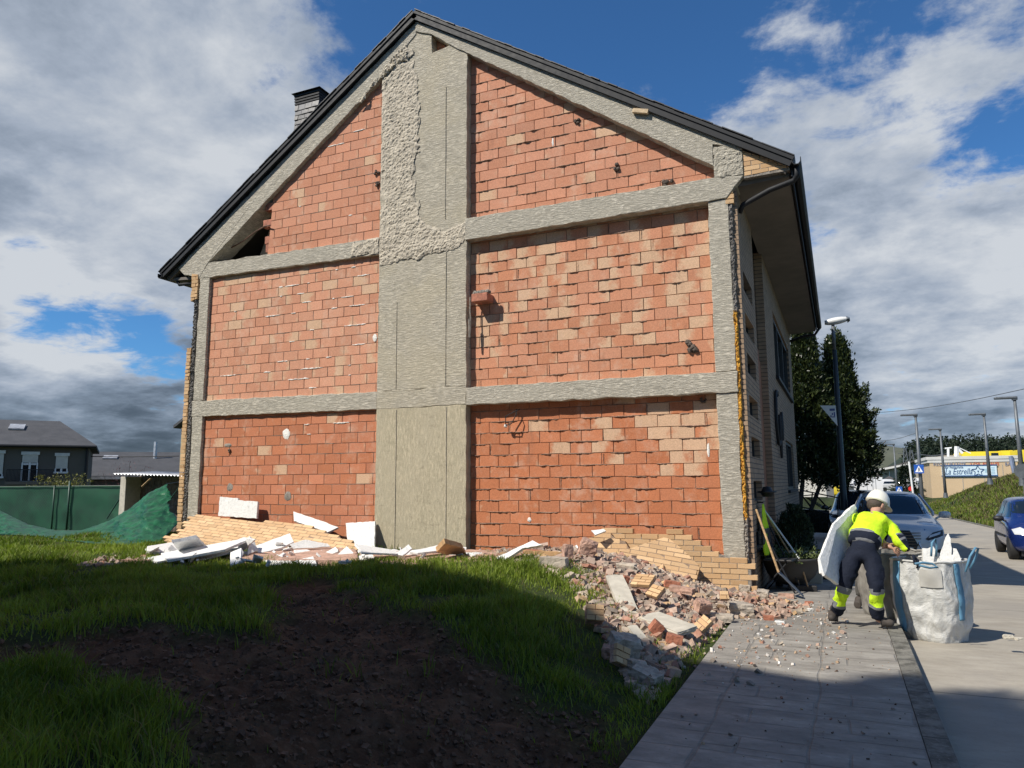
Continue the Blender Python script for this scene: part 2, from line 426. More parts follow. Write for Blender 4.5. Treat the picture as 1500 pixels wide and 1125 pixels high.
def gz(x, y, fine=True):
    if x <= -1.12:
        z = lotz(x, y)
        if fine:
            d = dirtness(x, y)
            z += -.10*d
            if d > 0: z += d*(.075*N3(x*2.3, y*2.3, 9)+.06*abs(N3(x*6, y*6, 2))+.045*N3(x*13, y*13, 5)+.028*N3(x*27, y*27, 6)+.018*math.sin((x*.8+y*1.0)*24+2*N3(x*2, y*2))*sst(-.1, .3, N3(x*.9, y*.9, 8)))
            z += .012*N3(x*9, y*9)
        return z
    e = ex(y); b = rz(y)-.22
    if x > e-.1:
        h = 2.35*sst(0, 7.5, x-e)*sst(12, 26, y)*(1-sst(62, 82, y))+.35*sst(0, 7, x-e)
        return b+.1*sst(-.1, .15, x-e)+h+.05*N3(x*.6, y*.6)*sst(0, 2, x-e)
    return b
def ax_(*segs):
    out = []
    for a, b, st in segs:
        n = max(1, round((b-a)/st)); out += [a+(b-a)*i/n for i in range(n)]
    out.append(segs[-1][1]); return out
xs = ax_((-900, -100, 80), (-100, -30, 7), (-30, -16.6, .6), (-16.6, -9, .1), (-9, -1.12, .055), (-1.12, 6, .6), (6, 9, .3), (9, 26, .6), (26, 60, 3.4), (60, 900, 80))
ys = ax_((-60, -4, 4), (-4, 0.5, .5), (.5, 11.2, .06), (11.2, 30, .6), (30, 90, 1.5), (90, 200, 10), (200, 1500, 100))
gv = []; gd = []
for y in ys:
    for x in xs:
        fine = -16.7 < x <= -1.1 and .4 < y < 11.3
        gv.append((x, y, gz(x, y, fine))); gd.append(dirtness(x, y) if fine else 0.)
mb = MB(); mb.v = gv; nx = len(xs)
mb.f = [(j*nx+i, j*nx+i+1, (j+1)*nx+i+1, (j+1)*nx+i) for j in range(len(ys)-1) for i in range(nx-1)]
mb.attr = {'dirt': ('FLOAT', gd)}
m, nt, b = newmat('soil'); p = wpos(nt)
at = nt.new('ShaderNodeAttribute', attribute_name='dirt')
n1 = nt.noise(p, 3, 7, .65); n2 = nt.noise(p, 22, 6, .7)
soil = nt.mix(nt.ss(n1, .35, .68), (.075, .038, .021, 1), (.155, .082, .047, 1)); soil = nt.mix(nt.ss(n2, .45, .75, 0, .5), soil, (.20, .13, .085, 1))
turf = nt.mix(nt.ss(n2, .3, .7), (.022, .035, .012, 1), (.055, .075, .022, 1)); turf = nt.mix(nt.ss(n1, .5, .7, 0, .5), turf, (.09, .075, .04, 1))
nt.put(b.inputs['Base Color'], nt.mix(at.outputs['Fac'], turf, soil)); b.inputs['Roughness'].default_value = .95; b.inputs['Specular IOR Level'].default_value = .15
nt.put(b.inputs['Normal'], nt.bump(nt.math('ADD', nt.math('MULTIPLY', n1, 1.), nt.math('MULTIPLY', n2, .5)), .9, .06))
ground = mb.build('ground', 'soil', smooth=True, fix=False); tag(ground, kind='structure')

def strip(name, xa, xb, mat, dz, y0=-14, y1=150, nx_=8, step=.5):
    mb = MB(); Y = ax_((y0, 10, step), (10, 40, 1), (40, y1, 5)); X = [i/(nx_-1) for i in range(nx_)]
    for y in Y:
        a = xa(y) if callable(xa) else xa; c = xb(y) if callable(xb) else xb
        for t in X: mb.v.append((a+(c-a)*t, y, rz(y)+dz))
    k = len(X)
    mb.f = [(j*k+i, j*k+i+1, (j+1)*k+i+1, (j+1)*k+i) for j in range(len(Y)-1) for i in range(k-1)]
    # skirts
    n = len(mb.v)
    mb.v += [(v[0], v[1], v[2]-.3) for v in mb.v]
    for j in range(len(Y)-1):
        for i in (0, k-1):
            q = (j*k+i, (j+1)*k+i, n+(j+1)*k+i, n+j*k+i); mb.f.append(q if i == 0 else q[::-1])
    return tag(mb.build(name, mat, fix=False), kind='structure')
# pavement of stamped concrete
m, nt, b = newmat('stamped_concrete'); p = wpos(nt)
def joints(vec, sc, w, h, off=.5, sm=.02):
    br = nt.new('ShaderNodeTexBrick'); nt.put(br.inputs['Vector'], vec); br.inputs['Scale'].default_value = sc
    br.inputs['Brick Width'].default_value = w; br.inputs['Row Height'].default_value = h; br.inputs['Mortar Size'].default_value = sm; br.inputs['Mortar Smooth'].default_value = .6
    br.offset = off; br.offset_frequency = 2; return br.outputs['Fac']
wv = nt.vmath('ADD', p, nt.vmath('SCALE', nt.noise(p, 1.5, 2, .5, col=True), None, .07))
j1 = joints(nt.map(wv, rot=(0, 0, 0)), 1, .58, .29, .37, .011); j2 = joints(nt.map(wv, rot=(0, 0, R(90)), loc=(.1, .2, 0)), 1, .87, .58, .4, .010)
jj = nt.math('MULTIPLY', nt.math('MAXIMUM', nt.math('MULTIPLY', j1, nt.ss(nt.noise(p, .9, 2), .38, .5)), j2), nt.ss(nt.noise(p, 2.2, 3), .30, .48))
n1 = nt.noise(nt.map(p, (1.1, 2.3, 1), (0, 0, R(8))), 2.0, 8, .72); n2 = nt.noise(p, 30, 6, .7); n3 = nt.noise(p, .8, 4, .55)
c = nt.mix(nt.ss(n1, .33, .68), (.205, .188, .162, 1), (.34, .318, .278, 1)); c = nt.mix(nt.ss(n3, .4, .66, 0, .55), c, (.175, .165, .15, 1))
c = nt.mix(nt.ss(n1, .58, .7, 0, .5), c, (.45, .43, .39, 1)); c = nt.mix(nt.ss(n2, .5, .78, 0, .35), c, (.1, .09, .08, 1))
c = nt.mix(nt.math('MULTIPLY', jj, .32), c, (.075, .068, .06, 1))
stain = nt.ss(nt.noise(nt.map(p, loc=(5, 3, 0)), 3.2, 7, .7), .6, .7, 0, .6); c = nt.mix(stain, c, (.10, .075, .055, 1))
nt.put(b.inputs['Base Color'], c); nt.put(b.inputs['Roughness'], nt.ss(n1, .3, .7, .82, .62)); b.inputs['Specular IOR Level'].default_value = .35
nt.put(b.inputs['Normal'], nt.bump(nt.math('SUBTRACT', nt.math('ADD', nt.math('MULTIPLY', n1, .7), nt.math('MULTIPLY', n2, .3)), nt.math('MULTIPLY', jj, .8)), .7, .012))
strip('pavement', -1.13, .335, 'stamped_concrete', 0, nx_=4, y1=60)
m, nt, b = newmat('kerb_stone'); p = wpos(nt)
n1 = nt.noise(p, 6, 7, .7); n2 = nt.noise(p, 40, 5, .7); jt = joints(nt.map(p, rot=(0, 0, R(90))), 1, 1.0, 4, 0, .012)
c = nt.mix(nt.ss(n1, .35, .65), (.065, .062, .05, 1), (.20, .19, .16, 1)); c = nt.mix(nt.ss(n2, .58, .7, 0, .6), c, (.40, .38, .34, 1)); c = nt.mix(nt.math('MULTIPLY', jt, .8), c, (.03, .03, .03, 1))
nt.put(b.inputs['Base Color'], c); b.inputs['Roughness'].default_value = .85
nt.put(b.inputs['Normal'], nt.bump(nt.math('ADD', n1, nt.math('MULTIPLY', n2, .4)), .6, .012))
kb = strip('kerb', .339, .47, 'kerb_stone', .004, nx_=3, y1=60)
m, nt, b = newmat('road_concrete'); p = wpos(nt)
n1 = nt.noise(nt.map(p, (1, 2.0, 1), (0, 0, R(-6))), 1.5, 9, .72); n2 = nt.noise(p, 34, 6, .7); n3 = nt.noise(p, .45, 5, .6)
c = nt.mix(nt.ss(n1, .3, .7), (.27, .24, .195, 1), (.38, .345, .285, 1)); c = nt.mix(nt.ss(n3, .42, .62, 0, .5), c, (.26, .24, .21, 1))
c = nt.mix(nt.ss(n2, .52, .8, 0, .3), c, (.12, .11, .1, 1)); c = nt.mix(nt.ss(nt.noise(p, 2.3, 8, .75), .62, .72, 0, .5), c, (.17, .15, .125, 1))
sy = nt.new('ShaderNodeSeparateXYZ'); nt.put(sy.inputs[0], p)
jt = nt.math('COMPARE', nt.math('FRACT', nt.math('DIVIDE', nt.math('ADD', sy.outputs[1], 1.2), 5.2)), .5, .0022); c = nt.mix(nt.math('MULTIPLY', jt, .7), c, (.08, .075, .07, 1))
nt.put(b.inputs['Base Color'], c); b.inputs['Roughness'].default_value = .8; b.inputs['Specular IOR Level'].default_value = .3
nt.put(b.inputs['Normal'], nt.bump(nt.math('ADD', nt.math('MULTIPLY', n1, .6), nt.math('MULTIPLY', n2, .4)), .5, .012))
strip('road', .45, ex, 'road_concrete', -.13, nx_=8)
strip('road_kerb', lambda y: ex(y)+.002, lambda y: ex(y)+.16, 'kerb_stone', -.09, nx_=2, y0=12, y1=100)

# ------------------------------------------------------------------ the half-stripped building
house = empty('brick_house', (-6.7, 11, 0), label='three storey gabled building, gable wall stripped to red brick and grey concrete frame', cat='building')
hinv = Matrix.Translation((6.7, -11, 0))
def hb(mb, name, mat, parent=None, label=None, **k):
    o = mb.build(name, mat, **k); o.parent = parent or house
    off = Vector((6.7, -11, 0))
    if parent is None: o.location = off
    if label: o['label'] = label
    return o
def fz(y): return lambda u, v, w: Vector((u, y-w, v))
def rough_prism(poly, y_front, depth, cell=.09, amp=.012, fr=6, edge=.02, seed=0):
    """concrete member: prism with a gridded, slightly uneven front"""
    poly = ccw(poly); mb = MB()
    # densify outline and make it slightly ragged
    out = []
    n = len(poly)
    for i in range(n):
        a, b = poly[i], poly[(i+1) % n]; L = math.hypot(b[0]-a[0], b[1]-a[1]); k = max(1, int(L/cell))
        nx_, ny_ = (b[1]-a[1])/L, -(b[0]-a[0])/L
        for q in range(k):
            t = q/k; x, z = a[0]+(b[0]-a[0])*t, a[1]+(b[1]-a[1])*t
            d = edge*N3(x*fr+seed, z*fr, i*3.3) if q else 0
            out.append((x+nx_*d, z+ny_*d))
    cx = sum(p[0] for p in out)/len(out); m_ = len(out)
    back = [(x, y_front+depth, z) for x, z in out]
    cf_ = [(x, y_front+.006+amp*.5*N3(x*fr, z*fr, 7+seed), z) for x, z in out]
    mb.add(back+cf_, [(i, (i+1) % m_, m_+(i+1) % m_, m_+i) for i in range(m_)]+[tuple(range(m_, 2*m_)), tuple(range(m_-1, -1, -1))])
    return mb
def concrete_piece(name, poly, mat='beam_concrete', depth=.45, dy=0, amp=.012, label=None, seed=0):
    mb = rough_prism(poly, FY-dy, depth, amp=amp, seed=seed)
    o = hb(mb, name, mat, label=label, bevel=.008, seg=2)
    return o
# columns and beams read off the gable (x, z)
concrete_piece('column', [(-11.96, -.3), (-11.68, -.3), (-11.68, 2.84), (-11.95, 2.84)], seed=1)
concrete_piece('column', [(-11.95, 3.17), (-11.68, 3.17), (-11.66, 5.72), (-11.93, 5.72)], seed=2)
concrete_piece('column', [(-7.5, -.3), (-5.7, -.3), (-5.7, 2.78), (-7.5, 2.78)], 'column_concrete_yellow', dy=.004, label='wide yellowish central concrete pier, ground floor', seed=3)
concrete_piece('column', [(-7.5, 3.1), (-5.7, 3.1), (-5.7, 5.68), (-7.5, 5.68)], 'column_concrete', dy=.004, seed=4)
concrete_piece('column', [(-7.5, 5.72), (-5.7, 5.72), (-5.69, 9.14), (-6.02, 9.40), (-6.42, 9.34), (-6.43, 9.70), (-6.75, 9.86), (-6.98, 9.66), (-7.5, 9.16)], 'column_concrete', dy=.002, seed=5)
concrete_piece('column', [(-1.585, -.4), (-1.29, -.4), (-1.29, 2.74), (-1.585, 2.74)], seed=6)
concrete_piece('column', [(-1.585, 3.06), (-1.29, 3.06), (-1.29, 5.66), (-1.585, 5.66)], seed=7)
concrete_piece('beam', [(-11.97, 2.84), (-7.5, 2.78), (-7.5, 3.1), (-11.97, 3.16)], dy=.006, seed=8)
concrete_piece('beam', [(-7.5, 2.78), (-5.7, 2.78), (-5.7, 3.1), (-7.5, 3.1)], 'column_concrete', dy=.01, seed=9)
concrete_piece('beam', [(-5.7, 2.77), (-1.27, 2.74), (-1.27, 3.05), (-5.7, 3.06)], dy=.02, seed=10)
concrete_piece('beam', [(-11.97, 5.72), (-7.5, 5.64), (-7.5, 5.96), (-11.9, 6.03)], dy=.008, seed=11)
concrete_piece('beam', [(-5.72, 5.65), (-1.31, 5.67), (-1.05, 5.98), (-1.47, 6.02), (-5.72, 6.04)], dy=.025, seed=12)
concrete_piece('beam_stub', [(-1.47, 6.02), (-1.05, 5.98), (-1.05, 6.40), (-1.47, 6.52)], dy=.012, seed=13)
concrete_piece('rake_beam', [(-5.69, 9.14), (-1.47, 6.20), (-1.47, 6.55), (-1.05, 6.38), (-1.05, 6.46), (-6.76, 10.05), (-6.76, 9.85), (-6.42, 9.70), (-6.02, 9.38)], dy=.03, depth=.42, seed=14)
concrete_piece('rake_beam', [(-7.5, 9.12), (-6.76, 9.80), (-6.76, 10.05), (-12.56, 6.02), (-12.36, 5.84), (-11.93, 5.74), (-11.72, 6.02)], dy=.014, depth=.42, seed=15)

# brick infill: one mesh of single bricks per bay, over a mortar bed
def red(base, hi, tanp, tanlo=.15):
    def f(x, z, rng):
        t = rng.random()
        c = [b_+(h_-b_)*t for b_, h_ in zip(base, hi)]
        k = rng.gauss(1, .05)
        tan = tanp(x, z, rng) if callable(tanp) else (rng.uniform(.35, 1) if rng.random() < tanp else rng.uniform(0, tanlo))
        return tuple(max(0, q*k) for q in c), tan
    return f
LOW = ((.49, .18, .085), (.525, .205, .105)); MID = ((.58, .28, .17), (.62, .32, .205)); TOP = ((.53, .24, .145), (.58, .28, .18))
def bay(poly, recess, colf, seed, beads, mcol, white=0, v0=None, rh=.186, bw=.356, j=.010):
    rng = random.Random(seed); fy = FY+recess
    mb = bricks(poly, fz(fy), rh, bw, j, .05, 'clip', rng, .0016 if beads else .0010, colf, v0=v0)
    p = hb(mb, 'brick_infill', 'red_hollow_brick', fix=False)
    # mortar bed just behind the faces, uneven
    poly = ccw(poly); x0 = min(q[0] for q in poly); x1 = max(q[0] for q in poly); z0 = min(q[1] for q in poly); z1 = max(q[1] for q in poly)
    bed = MB().prism(poly, fz(fy+.012 if beads else fy+.009), 0, -.06)
    o = bed.build('mortar', mcol, p); 
    # squeezed-out mortar lips along the courses
    lip = MB(); v0_ = z0 if v0 is None else v0; k = 0
    z = v0_+rh
    while z < z1:
        x = x0
        while x < x1:
            L = rng.uniform(.12, .7)
            if rng.random() < (.72 if beads else .25):
                n = max(3, int(L/.022)); prev = None; vs = []; th = rng.uniform(.006, .011) if beads else .005
                for i in range(n+1):
                    xx = x+L*i/n; e = max(0, math.sin(PI*i/n))**.35
                    a = (.008+.022*abs(N3(xx*9, z*5, seed))+.010*N3(xx*31, z*7, seed))*e if beads else .004*e
                    dz = .006*N3(xx*5, z*3, seed+5)+.007*N3(xx*26, z, 4)
                    t2 = th*e*(1+.5*N3(xx*22, z, 2))
                    for ddz, dy in ((t2, -.006), (t2*.5, a), (-t2*.4, a*1.15), (-t2*1.6*(1 if beads else .6), -.006)):
                        vs.append((xx, fy-dy, z+dz+ddz))
                ok = all(inside((x+L*i/n, z), poly) for i in (0, n))
                if ok: lip.add(vs, [(i*4+q, i*4+q+1, i*4+q+5, i*4+q+4) for i in range(n) for q in range(3)])
            x += L+rng.uniform(0, .25)
        z += rh
    # vertical joints
    if beads:
        for _ in range(int((x1-x0)*(z1-z0)*1.2)):
            x = x0+.02+bw*rng.randrange(int((x1-x0)/bw)+1); r_ = rng.randrange(int((z1-z0)/rh)); z = v0_+r_*rh; x += 0 if r_ % 2 else bw/2
            if inside((x, z+.02), poly) and inside((x, z+rh-.02), poly):
                vs = []
                for i in range(6):
                    zz = z+.015+(rh-.03)*i/5; w = .004+.003*rng.random()
                    for dx, dy in ((-w, -.004), (-w*.4, .006+.006*rng.random()), (w*.4, .006), (w, -.004)): vs.append((x+dx+.003*rng.gauss(0, 1), fy-dy, zz))
                lip.add(vs, [(i*4+q, i*4+q+1, i*4+q+5, i*4+q+4) for i in range(5) for q in range(3)])
    if lip.v: lip.build('mortar_lips', 'mortar_brown' if beads else 'mortar_grey', p, smooth=False)['kind'] = 'stuff'
    if white:
        wm = MB()
        for _ in range(white):
            r_ = rng.randrange(1, int((z1-z0)/rh)); z = v0_+r_*rh; x = x0+(x1-x0)*rng.random()**.6; L = rng.choice((.08, .15, .3, .5))*rng.uniform(.6, 1.3)
            if not (inside((x, z), poly) and inside((x+L, z), poly)): continue
            n = max(4, int(L/.02)); vs = []
            for i in range(n+1):
                xx = x+L*i/n; e = max(0, math.sin(PI*i/n))**.4; t2 = .011*e*(1+1.1*N3(xx*24, z, seed))
                for ddz, dy in ((t2, -.002), (t2*.6, .012*e), (-t2*.6, .012*e), (-t2, -.002)): vs.append((xx, fy-dy, z+ddz+.008*N3(xx*15, z, 8)))
            wm.add(vs, [(i*4+q, i*4+q+1, i*4+q+5, i*4+q+4) for i in range(n) for q in range(3)])
        wm.build('plaster_remnants', 'mortar_white', p)['kind'] = 'stuff'
    return p
def tan_low(x, z, rng):        # pale bricks gather near the top right of the lowest bay
    q = sst(1.5, 2.3, z)*sst(-5.4, -3, x)*(1-sst(2.42, 2.55, z)*.7)+.6*sst(-2.9, -2.2, x)*sst(1.2, 1.6, z)*(1-sst(1.9, 2.1, z)*.3)
    return rng.uniform(.45, 1) if rng.random() < q*.75 else rng.uniform(0, .12)
def tan_mid(x, z, rng):
    q = .12+.62*sst(3.3, 4.3, z); return rng.uniform(.3, .85) if rng.random() < q else rng.uniform(0, .25)
def tan_left(x, z, rng):
    q = .12+.38*sst(4.2, 5.5, z)*sst(-8.5, -10.5, x); return rng.uniform(.35, 1) if rng.random() < q else rng.uniform(0, .3)
bay([(-5.7, -.5), (-1.585, -.5), (-1.585, 2.76), (-5.7, 2.78)], .16, red(*LOW, tan_low), 11, True, 'mortar_brown', v0=-.5)
bay([(-5.7, 3.0), (-1.585, 3.0), (-1.585, 5.68), (-5.7, 5.68)], .16, red((.52, .225, .125), (.58, .28, .175), tan_mid), 12, True, 'mortar_brown', v0=3.02)
bay([(-5.7, 6.0), (-1.47, 6.0), (-1.47, 6.28), (-5.7, 9.16)], .16, red(*TOP, .06), 13, True, 'mortar_brown', v0=6.0)
bay([(-11.68, -.4), (-7.5, -.4), (-7.5, 2.8), (-11.68, 2.86)], .07, red((.48, .18, .09), (.525, .21, .12), .05), 14, False, 'mortar_grey', 5, v0=-.4)
bay([(-11.68, 3.1), (-7.5, 3.05), (-7.5, 5.66), (-11.68, 5.74)], .075, red((.56, .265, .165), (.61, .31, .20), tan_left), 15, False, 'mortar_grey', 34, v0=3.08)
bay([(-10.22, 5.95), (-7.5, 5.92), (-7.5, 9.14), (-10.12, 7.22)], .08, red(*TOP, .06), 16, False, 'mortar_grey', 8, v0=5.97)
hb(bricks([(-6.43, 9.2), (-5.9, 9.2), (-6.43, 9.72)], fz(FY+.2), .1745, .35, .01, .05, 'clip', random.Random(3), .003, red(*TOP, .05)), 'brick_infill', 'red_hollow_brick', fix=False)
# jagged end bricks by the roof void
simple('broken_brick', (.42, .17, .11), .95, .3, 20, .5)
for x, z in ((-10.30, 6.25), (-10.36, 6.6), (-10.32, 6.95), (-10.27, 6.08)):
    hb(MB().box((x, FY+.08, z), (x+.22, FY+.2, z+.16)), 'broken_brick_end', 'broken_brick', bevel=.01)

# rough pebbly render patches left on the central pier
def pebble(poly, dy, seed, cell=.019, amp=.024):
    poly = ccw(poly); x0 = min(p[0] for p in poly); x1 = max(p[0] for p in poly); z0 = min(p[1] for p in poly); z1 = max(p[1] for p in poly)
    nx_, nz_ = int((x1-x0)/cell), int((z1-z0)/cell); mb = MB(); idx = {}
    for j in range(nz_+1):
        for i in range(nx_+1):
            x, z = x0+i*cell, z0+j*cell
            d = polydist((x, z), poly)+.11*N3(x*4, z*4, seed)+.05*N3(x*13, z*13, seed)
            if d < -.02: continue
            v = Vector((x*17, z*17, seed)); vo = mnoise.voronoi(v)[0][0]
            h = (amp*(1-vo*1.15)+.012*N3(x*34, z*34)+.014*N3(x*4, z*4))*sst(-.02, .06, d)+.006*sst(-.02, 0, d)
            idx[i, j] = len(mb.v); mb.v.append((x+.004*N3(x*40, z*40), FY-dy-max(h, .001), z))
    for (i, j), k in idx.items():
        if (i+1, j) in idx and (i, j+1) in idx and (i+1, j+1) in idx:
            mb.f.append((k, idx[i+1, j], idx[i+1, j+1], idx[i, j+1]))
    return mb
hb(pebble([(-7.49, 5.42), (-5.70, 5.55), (-5.70, 5.98), (-6.0, 5.86), (-6.4, 5.98), (-6.66, 6.25), (-6.80, 7.0), (-6.62, 7.9), (-6.72, 8.8), (-6.8, 9.3), (-7.16, 9.30), (-7.49, 9.05)], .004, 5), 'rough_render', 'pebble_render', fix=False)
hb(pebble([(-8.15, 5.66), (-7.49, 5.62), (-7.49, 5.98), (-8.1, 5.94)], .010, 8), 'rough_render', 'pebble_render', fix=False)
hb(pebble([(-7.52, 9.10), (-8.1, 8.66), (-8.0, 8.80), (-6.98, 9.66), (-6.8, 9.5), (-7.1, 9.25)], .016, 8, amp=.06), 'rough_render', 'pebble_render', fix=False)
hb(pebble([(-1.47, 6.04), (-1.05, 6.0), (-1.05, 6.42), (-1.47, 6.5)], .012, 3, amp=.02), 'rough_render', 'beam_concrete', fix=False)
# formwork ridges on the pier
rd = MB()
for x, z0, z1 in ((-7.08, -.2, 2.75), (-6.08, -.2, 2.75), (-7.10, 3.12, 4.7), (-6.10, 3.12, 5.5), (-6.12, 6.1, 8.6)):
    pts = [(x+.004*N3(z0+i*.2, x), FY-.004, z0+(z1-z0)*i/24) for i in range(25)]
    rd.tube(pts, .006, 5)
hb(rd, 'formwork_ridge', 'column_concrete')

# rooms behind: a solid backing, floor slabs and the open roof void on the left
bk = MB().prism(ccw([(-11.66, -.5), (-1.32, -.5), (-1.32, 5.95), (-11.66, 5.95)]), fz(FY+.23), 0, -.2)
bk.prism(ccw([(-10.15, 5.951), (-1.32, 5.951), (-1.32, 6.3), (-6.76, 9.9), (-10.15, 7.35)]), fz(FY+.26), 0, -.2)
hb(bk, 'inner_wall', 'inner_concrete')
sl = MB().box((-12.0, FY+.3, 5.7), (-1.32, 23.4, 5.96))
sl.prism([(-10.9, 6.0), (-10.55, 6.0), (-10.35, 6.9), (-10.5, 6.9)], fz(FY+.5), 0, -6)
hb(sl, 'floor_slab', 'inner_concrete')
wr = MB().tube([(-11.35, FY+.2, 6.35), (-11.15, FY+.15, 6.36), (-10.9, FY+.12, 6.42), (-10.6, FY+.1, 6.55), (-10.3, FY+.06, 6.62), (-10.12, FY+.02, 6.60)], .014, 6)
hb(wr, 'bent_rebar', simple('rusty_iron', (.16, .09, .06), .8, .3, 30, .3))

# roof: slate slopes, dark verge strips, eaves
AP = (-6.76, 10.19); LE = (-12.98, 5.93); RE = (-.34, 6.07); YB = 23.6
def slab(name, a, b, th0, th1, y0, y1, mat, **k):
    d = Vector((b[0]-a[0], b[1]-a[1])); d.normalize(); nrm = (-d.y, d.x) if d.x > 0 else (d.y, -d.x)
    pl = [(a[0]+nrm[0]*th0, a[1]+nrm[1]*th0), (b[0]+nrm[0]*th0, b[1]+nrm[1]*th0), (b[0]+nrm[0]*th1, b[1]+nrm[1]*th1), (a[0]+nrm[0]*th1, a[1]+nrm[1]*th1)]
    return hb(MB().prism(pl, lambda u, v, w: Vector((u, w, v)), y0, y1), name, mat, **k)
m, nt, b = newmat('slate_tiles'); p = coords(nt)
br = nt.new('ShaderNodeTexBrick'); nt.put(br.inputs['Vector'], nt.yz(p)); br.inputs['Scale'].default_value = 1; br.inputs['Brick Width'].default_value = .2; br.inputs['Row Height'].default_value = .16; br.inputs['Mortar Size'].default_value = .006
br.inputs['Color1'].default_value = (.035, .038, .045, 1); br.inputs['Color2'].default_value = (.07, .074, .085, 1); br.inputs['Mortar'].default_value = (.01, .01, .01, 1)
n = nt.noise(p, 12, 5, .6); nt.put(b.inputs['Base Color'], nt.mix(nt.ss(n, .3, .7, 0, .5), br.outputs['Color'], (.09, .09, .1, 1))); b.inputs['Roughness'].default_value = .5
nt.put(b.inputs['Normal'], nt.bump(nt.math('SUBTRACT', nt.math('MULTIPLY', n, .4), br.outputs['Fac']), .6, .01))
roof = slab('roof', AP, RE, -.06, .035, FY-.05, YB, 'slate_tiles')
slab('roof', LE, AP, -.06, .035, FY-.05, YB, 'slate_tiles')
slab('roof_deck', (AP[0]+.05, AP[1]-.1), (RE[0]-.04, RE[1]-.02), -.16, -.062, FY+.02, YB-.03, 'soffit_paint')
slab('roof_deck', (LE[0]+.04, LE[1]-.02), (AP[0]-.05, AP[1]-.1), -.16, -.062, FY+.02, YB-.03, 'soffit_paint')
# slate edge: row of tile ends along both rakes
def verge(a, b, seed):
    rng = random.Random(seed); a = Vector((a[0], 0, a[1])); b = Vector((b[0], 0, b[1])); L = (b-a).length; d = (b-a)/L
    up = Vector((-d.z, 0, d.x)); up = up if up.z > 0 else -up; mb = MB(); s_ = 0
    while s_ < L-.02:
        w = min(.17+rng.uniform(-.02, .02), L-s_); t = rng.uniform(.0, .01)
        Mx = Matrix.Translation(a+d*s_) @ Matrix(((d.x, 0, up.x, 0), (0, 1, 0, 0), (d.z, 0, up.z, 0), (0, 0, 0, 1)))
        mb.box((0, FY-.11-rng.uniform(0, .02), .038+t), (w*1.04, FY+.16, .052+t), Mx); s_ += w
    return hb(mb, 'verge_tiles', 'slate_dark')
verge(AP, RE, 1); verge(AP, LE, 2)
def fascia(a, b):
    a = Vector((a[0], 0, a[1])); b = Vector((b[0], 0, b[1])); L = (b-a).length; d = (b-a)/L
    up = Vector((-d.z, 0, d.x)); up = up if up.z > 0 else -up
    Mx = Matrix.Translation(a) @ Matrix(((d.x, 0, up.x, 0), (0, 1, 0, 0), (d.z, 0, up.z, 0), (0, 0, 0, 1)))
    mb = MB().box((0, FY-.085, -.115), (L, FY-.052, .036), Mx).box((0, FY-.105, -.02), (L, FY-.087, .034), Mx)
    return hb(mb, 'verge_strip', 'dark_metal', bevel=.004)
fascia(AP, RE); fascia(AP, LE)
# eaves soffits, gutter and downpipes
sf = MB().prism([(-1.2, 5.86), (-.42, 5.90), (-.40, 5.96), (-1.2, 5.93)], lambda u, v, w: Vector((u, w, v)), FY+.1, YB-.1)
hb(MB().prism([(-12.90, 5.80), (-12.0, 5.74), (-12.0, 5.80), (-12.90, 5.86)], lambda u, v, w: Vector((u, w, v)), FY+.06, YB-.1), 'soffit', 'soffit_paint')
hb(sf, 'soffit', 'soffit_paint')
def gutter(x, z, y0, y1):
    mb = MB(); prof = [(-.065, .05), (-.06, -.02), (-.03, -.055), (.03, -.055), (.06, -.02), (.065, .05), (.055, .05), (.05, -.015), (.025, -.045), (-.025, -.045), (-.05, -.015), (-.055, .05)]
    mb.prism([(x+a, z+b) for a, b in prof], lambda u, v, w: Vector((u, w, v)), y0, y1)
    return mb
gm = gutter(RE[0]+.035, RE[1]-.035, FY-.1, YB+.02); gm.box((RE[0]-.05, FY+.02, 5.86), (RE[0]-.028, YB, RE[1]-.0))
hb(gm, 'gutter', 'dark_metal')
hb(gutter(LE[0]-.0, LE[1]-.045, FY-.1, YB), 'gutter', 'dark_metal')
hb(MB().tube([(RE[0]+.03, FY+.0, 5.98), (RE[0]+.03, FY+.02, 5.86), (RE[0]-.02, FY+.06, 5.80), (-.7, FY+.12, 5.74), (-1.10, FY+.2, 5.60), (-1.16, FY+.24, 5.5)], .042, 10), 'downpipe', 'dark_metal', smooth=True)
hb(MB().tube([(LE[0]+.3, FY+.1, 5.80), (LE[0]+.34, FY+.12, 5.70), (-12.3, FY+.14, 5.70), (-12.22, FY+.14, 5.6)], .035, 8), 'downpipe', 'dark_metal', smooth=True)
hb(MB().tube([(RE[0]+.03, YB-.1, 5.98), (RE[0]-.1, YB-.1, 5.80), (-.75, YB-.1, 5.78), (-1.14, YB-.1, 5.66)], .04, 8), 'downpipe', 'dark_metal', smooth=True)

# tan face brick returns: eave box, corner, left edge
def tancol(lo=(.50, .315, .165), hi=(.59, .40, .225)):
    def f(x, z, rng):
        t = rng.random(); k = rng.gauss(1, .07); return tuple((a+(b_-a)*t)*k for a, b_ in zip(lo, hi)), rng.uniform(-.2, .1)
    return f
hb(bricks([(-1.05, 5.97), (-.41, 6.0), (-.41, 6.02), (-1.05, 6.38)], fz(FY-.0), .075, .245, .009, .1, 'clip', random.Random(4), .0015, tancol()), 'eave_brick_end', 'tan_face_brick', fix=False)
hb(MB().prism([(-1.05, 5.94), (-.40, 5.95), (-.41, 6.02), (-1.05, 6.38)], fz(FY+.006), 0, -.14), 'eave_box', 'mortar_grey')
hb(bricks([(-1.325, 5.58), (-1.20, 5.58), (-1.20, 5.97), (-1.325, 5.97)], fz(FY-.005), .075, .245, .009, .1, 'clip', random.Random(5), .0015, tancol()), 'corner_brick_remnant', 'tan_face_brick', fix=False)
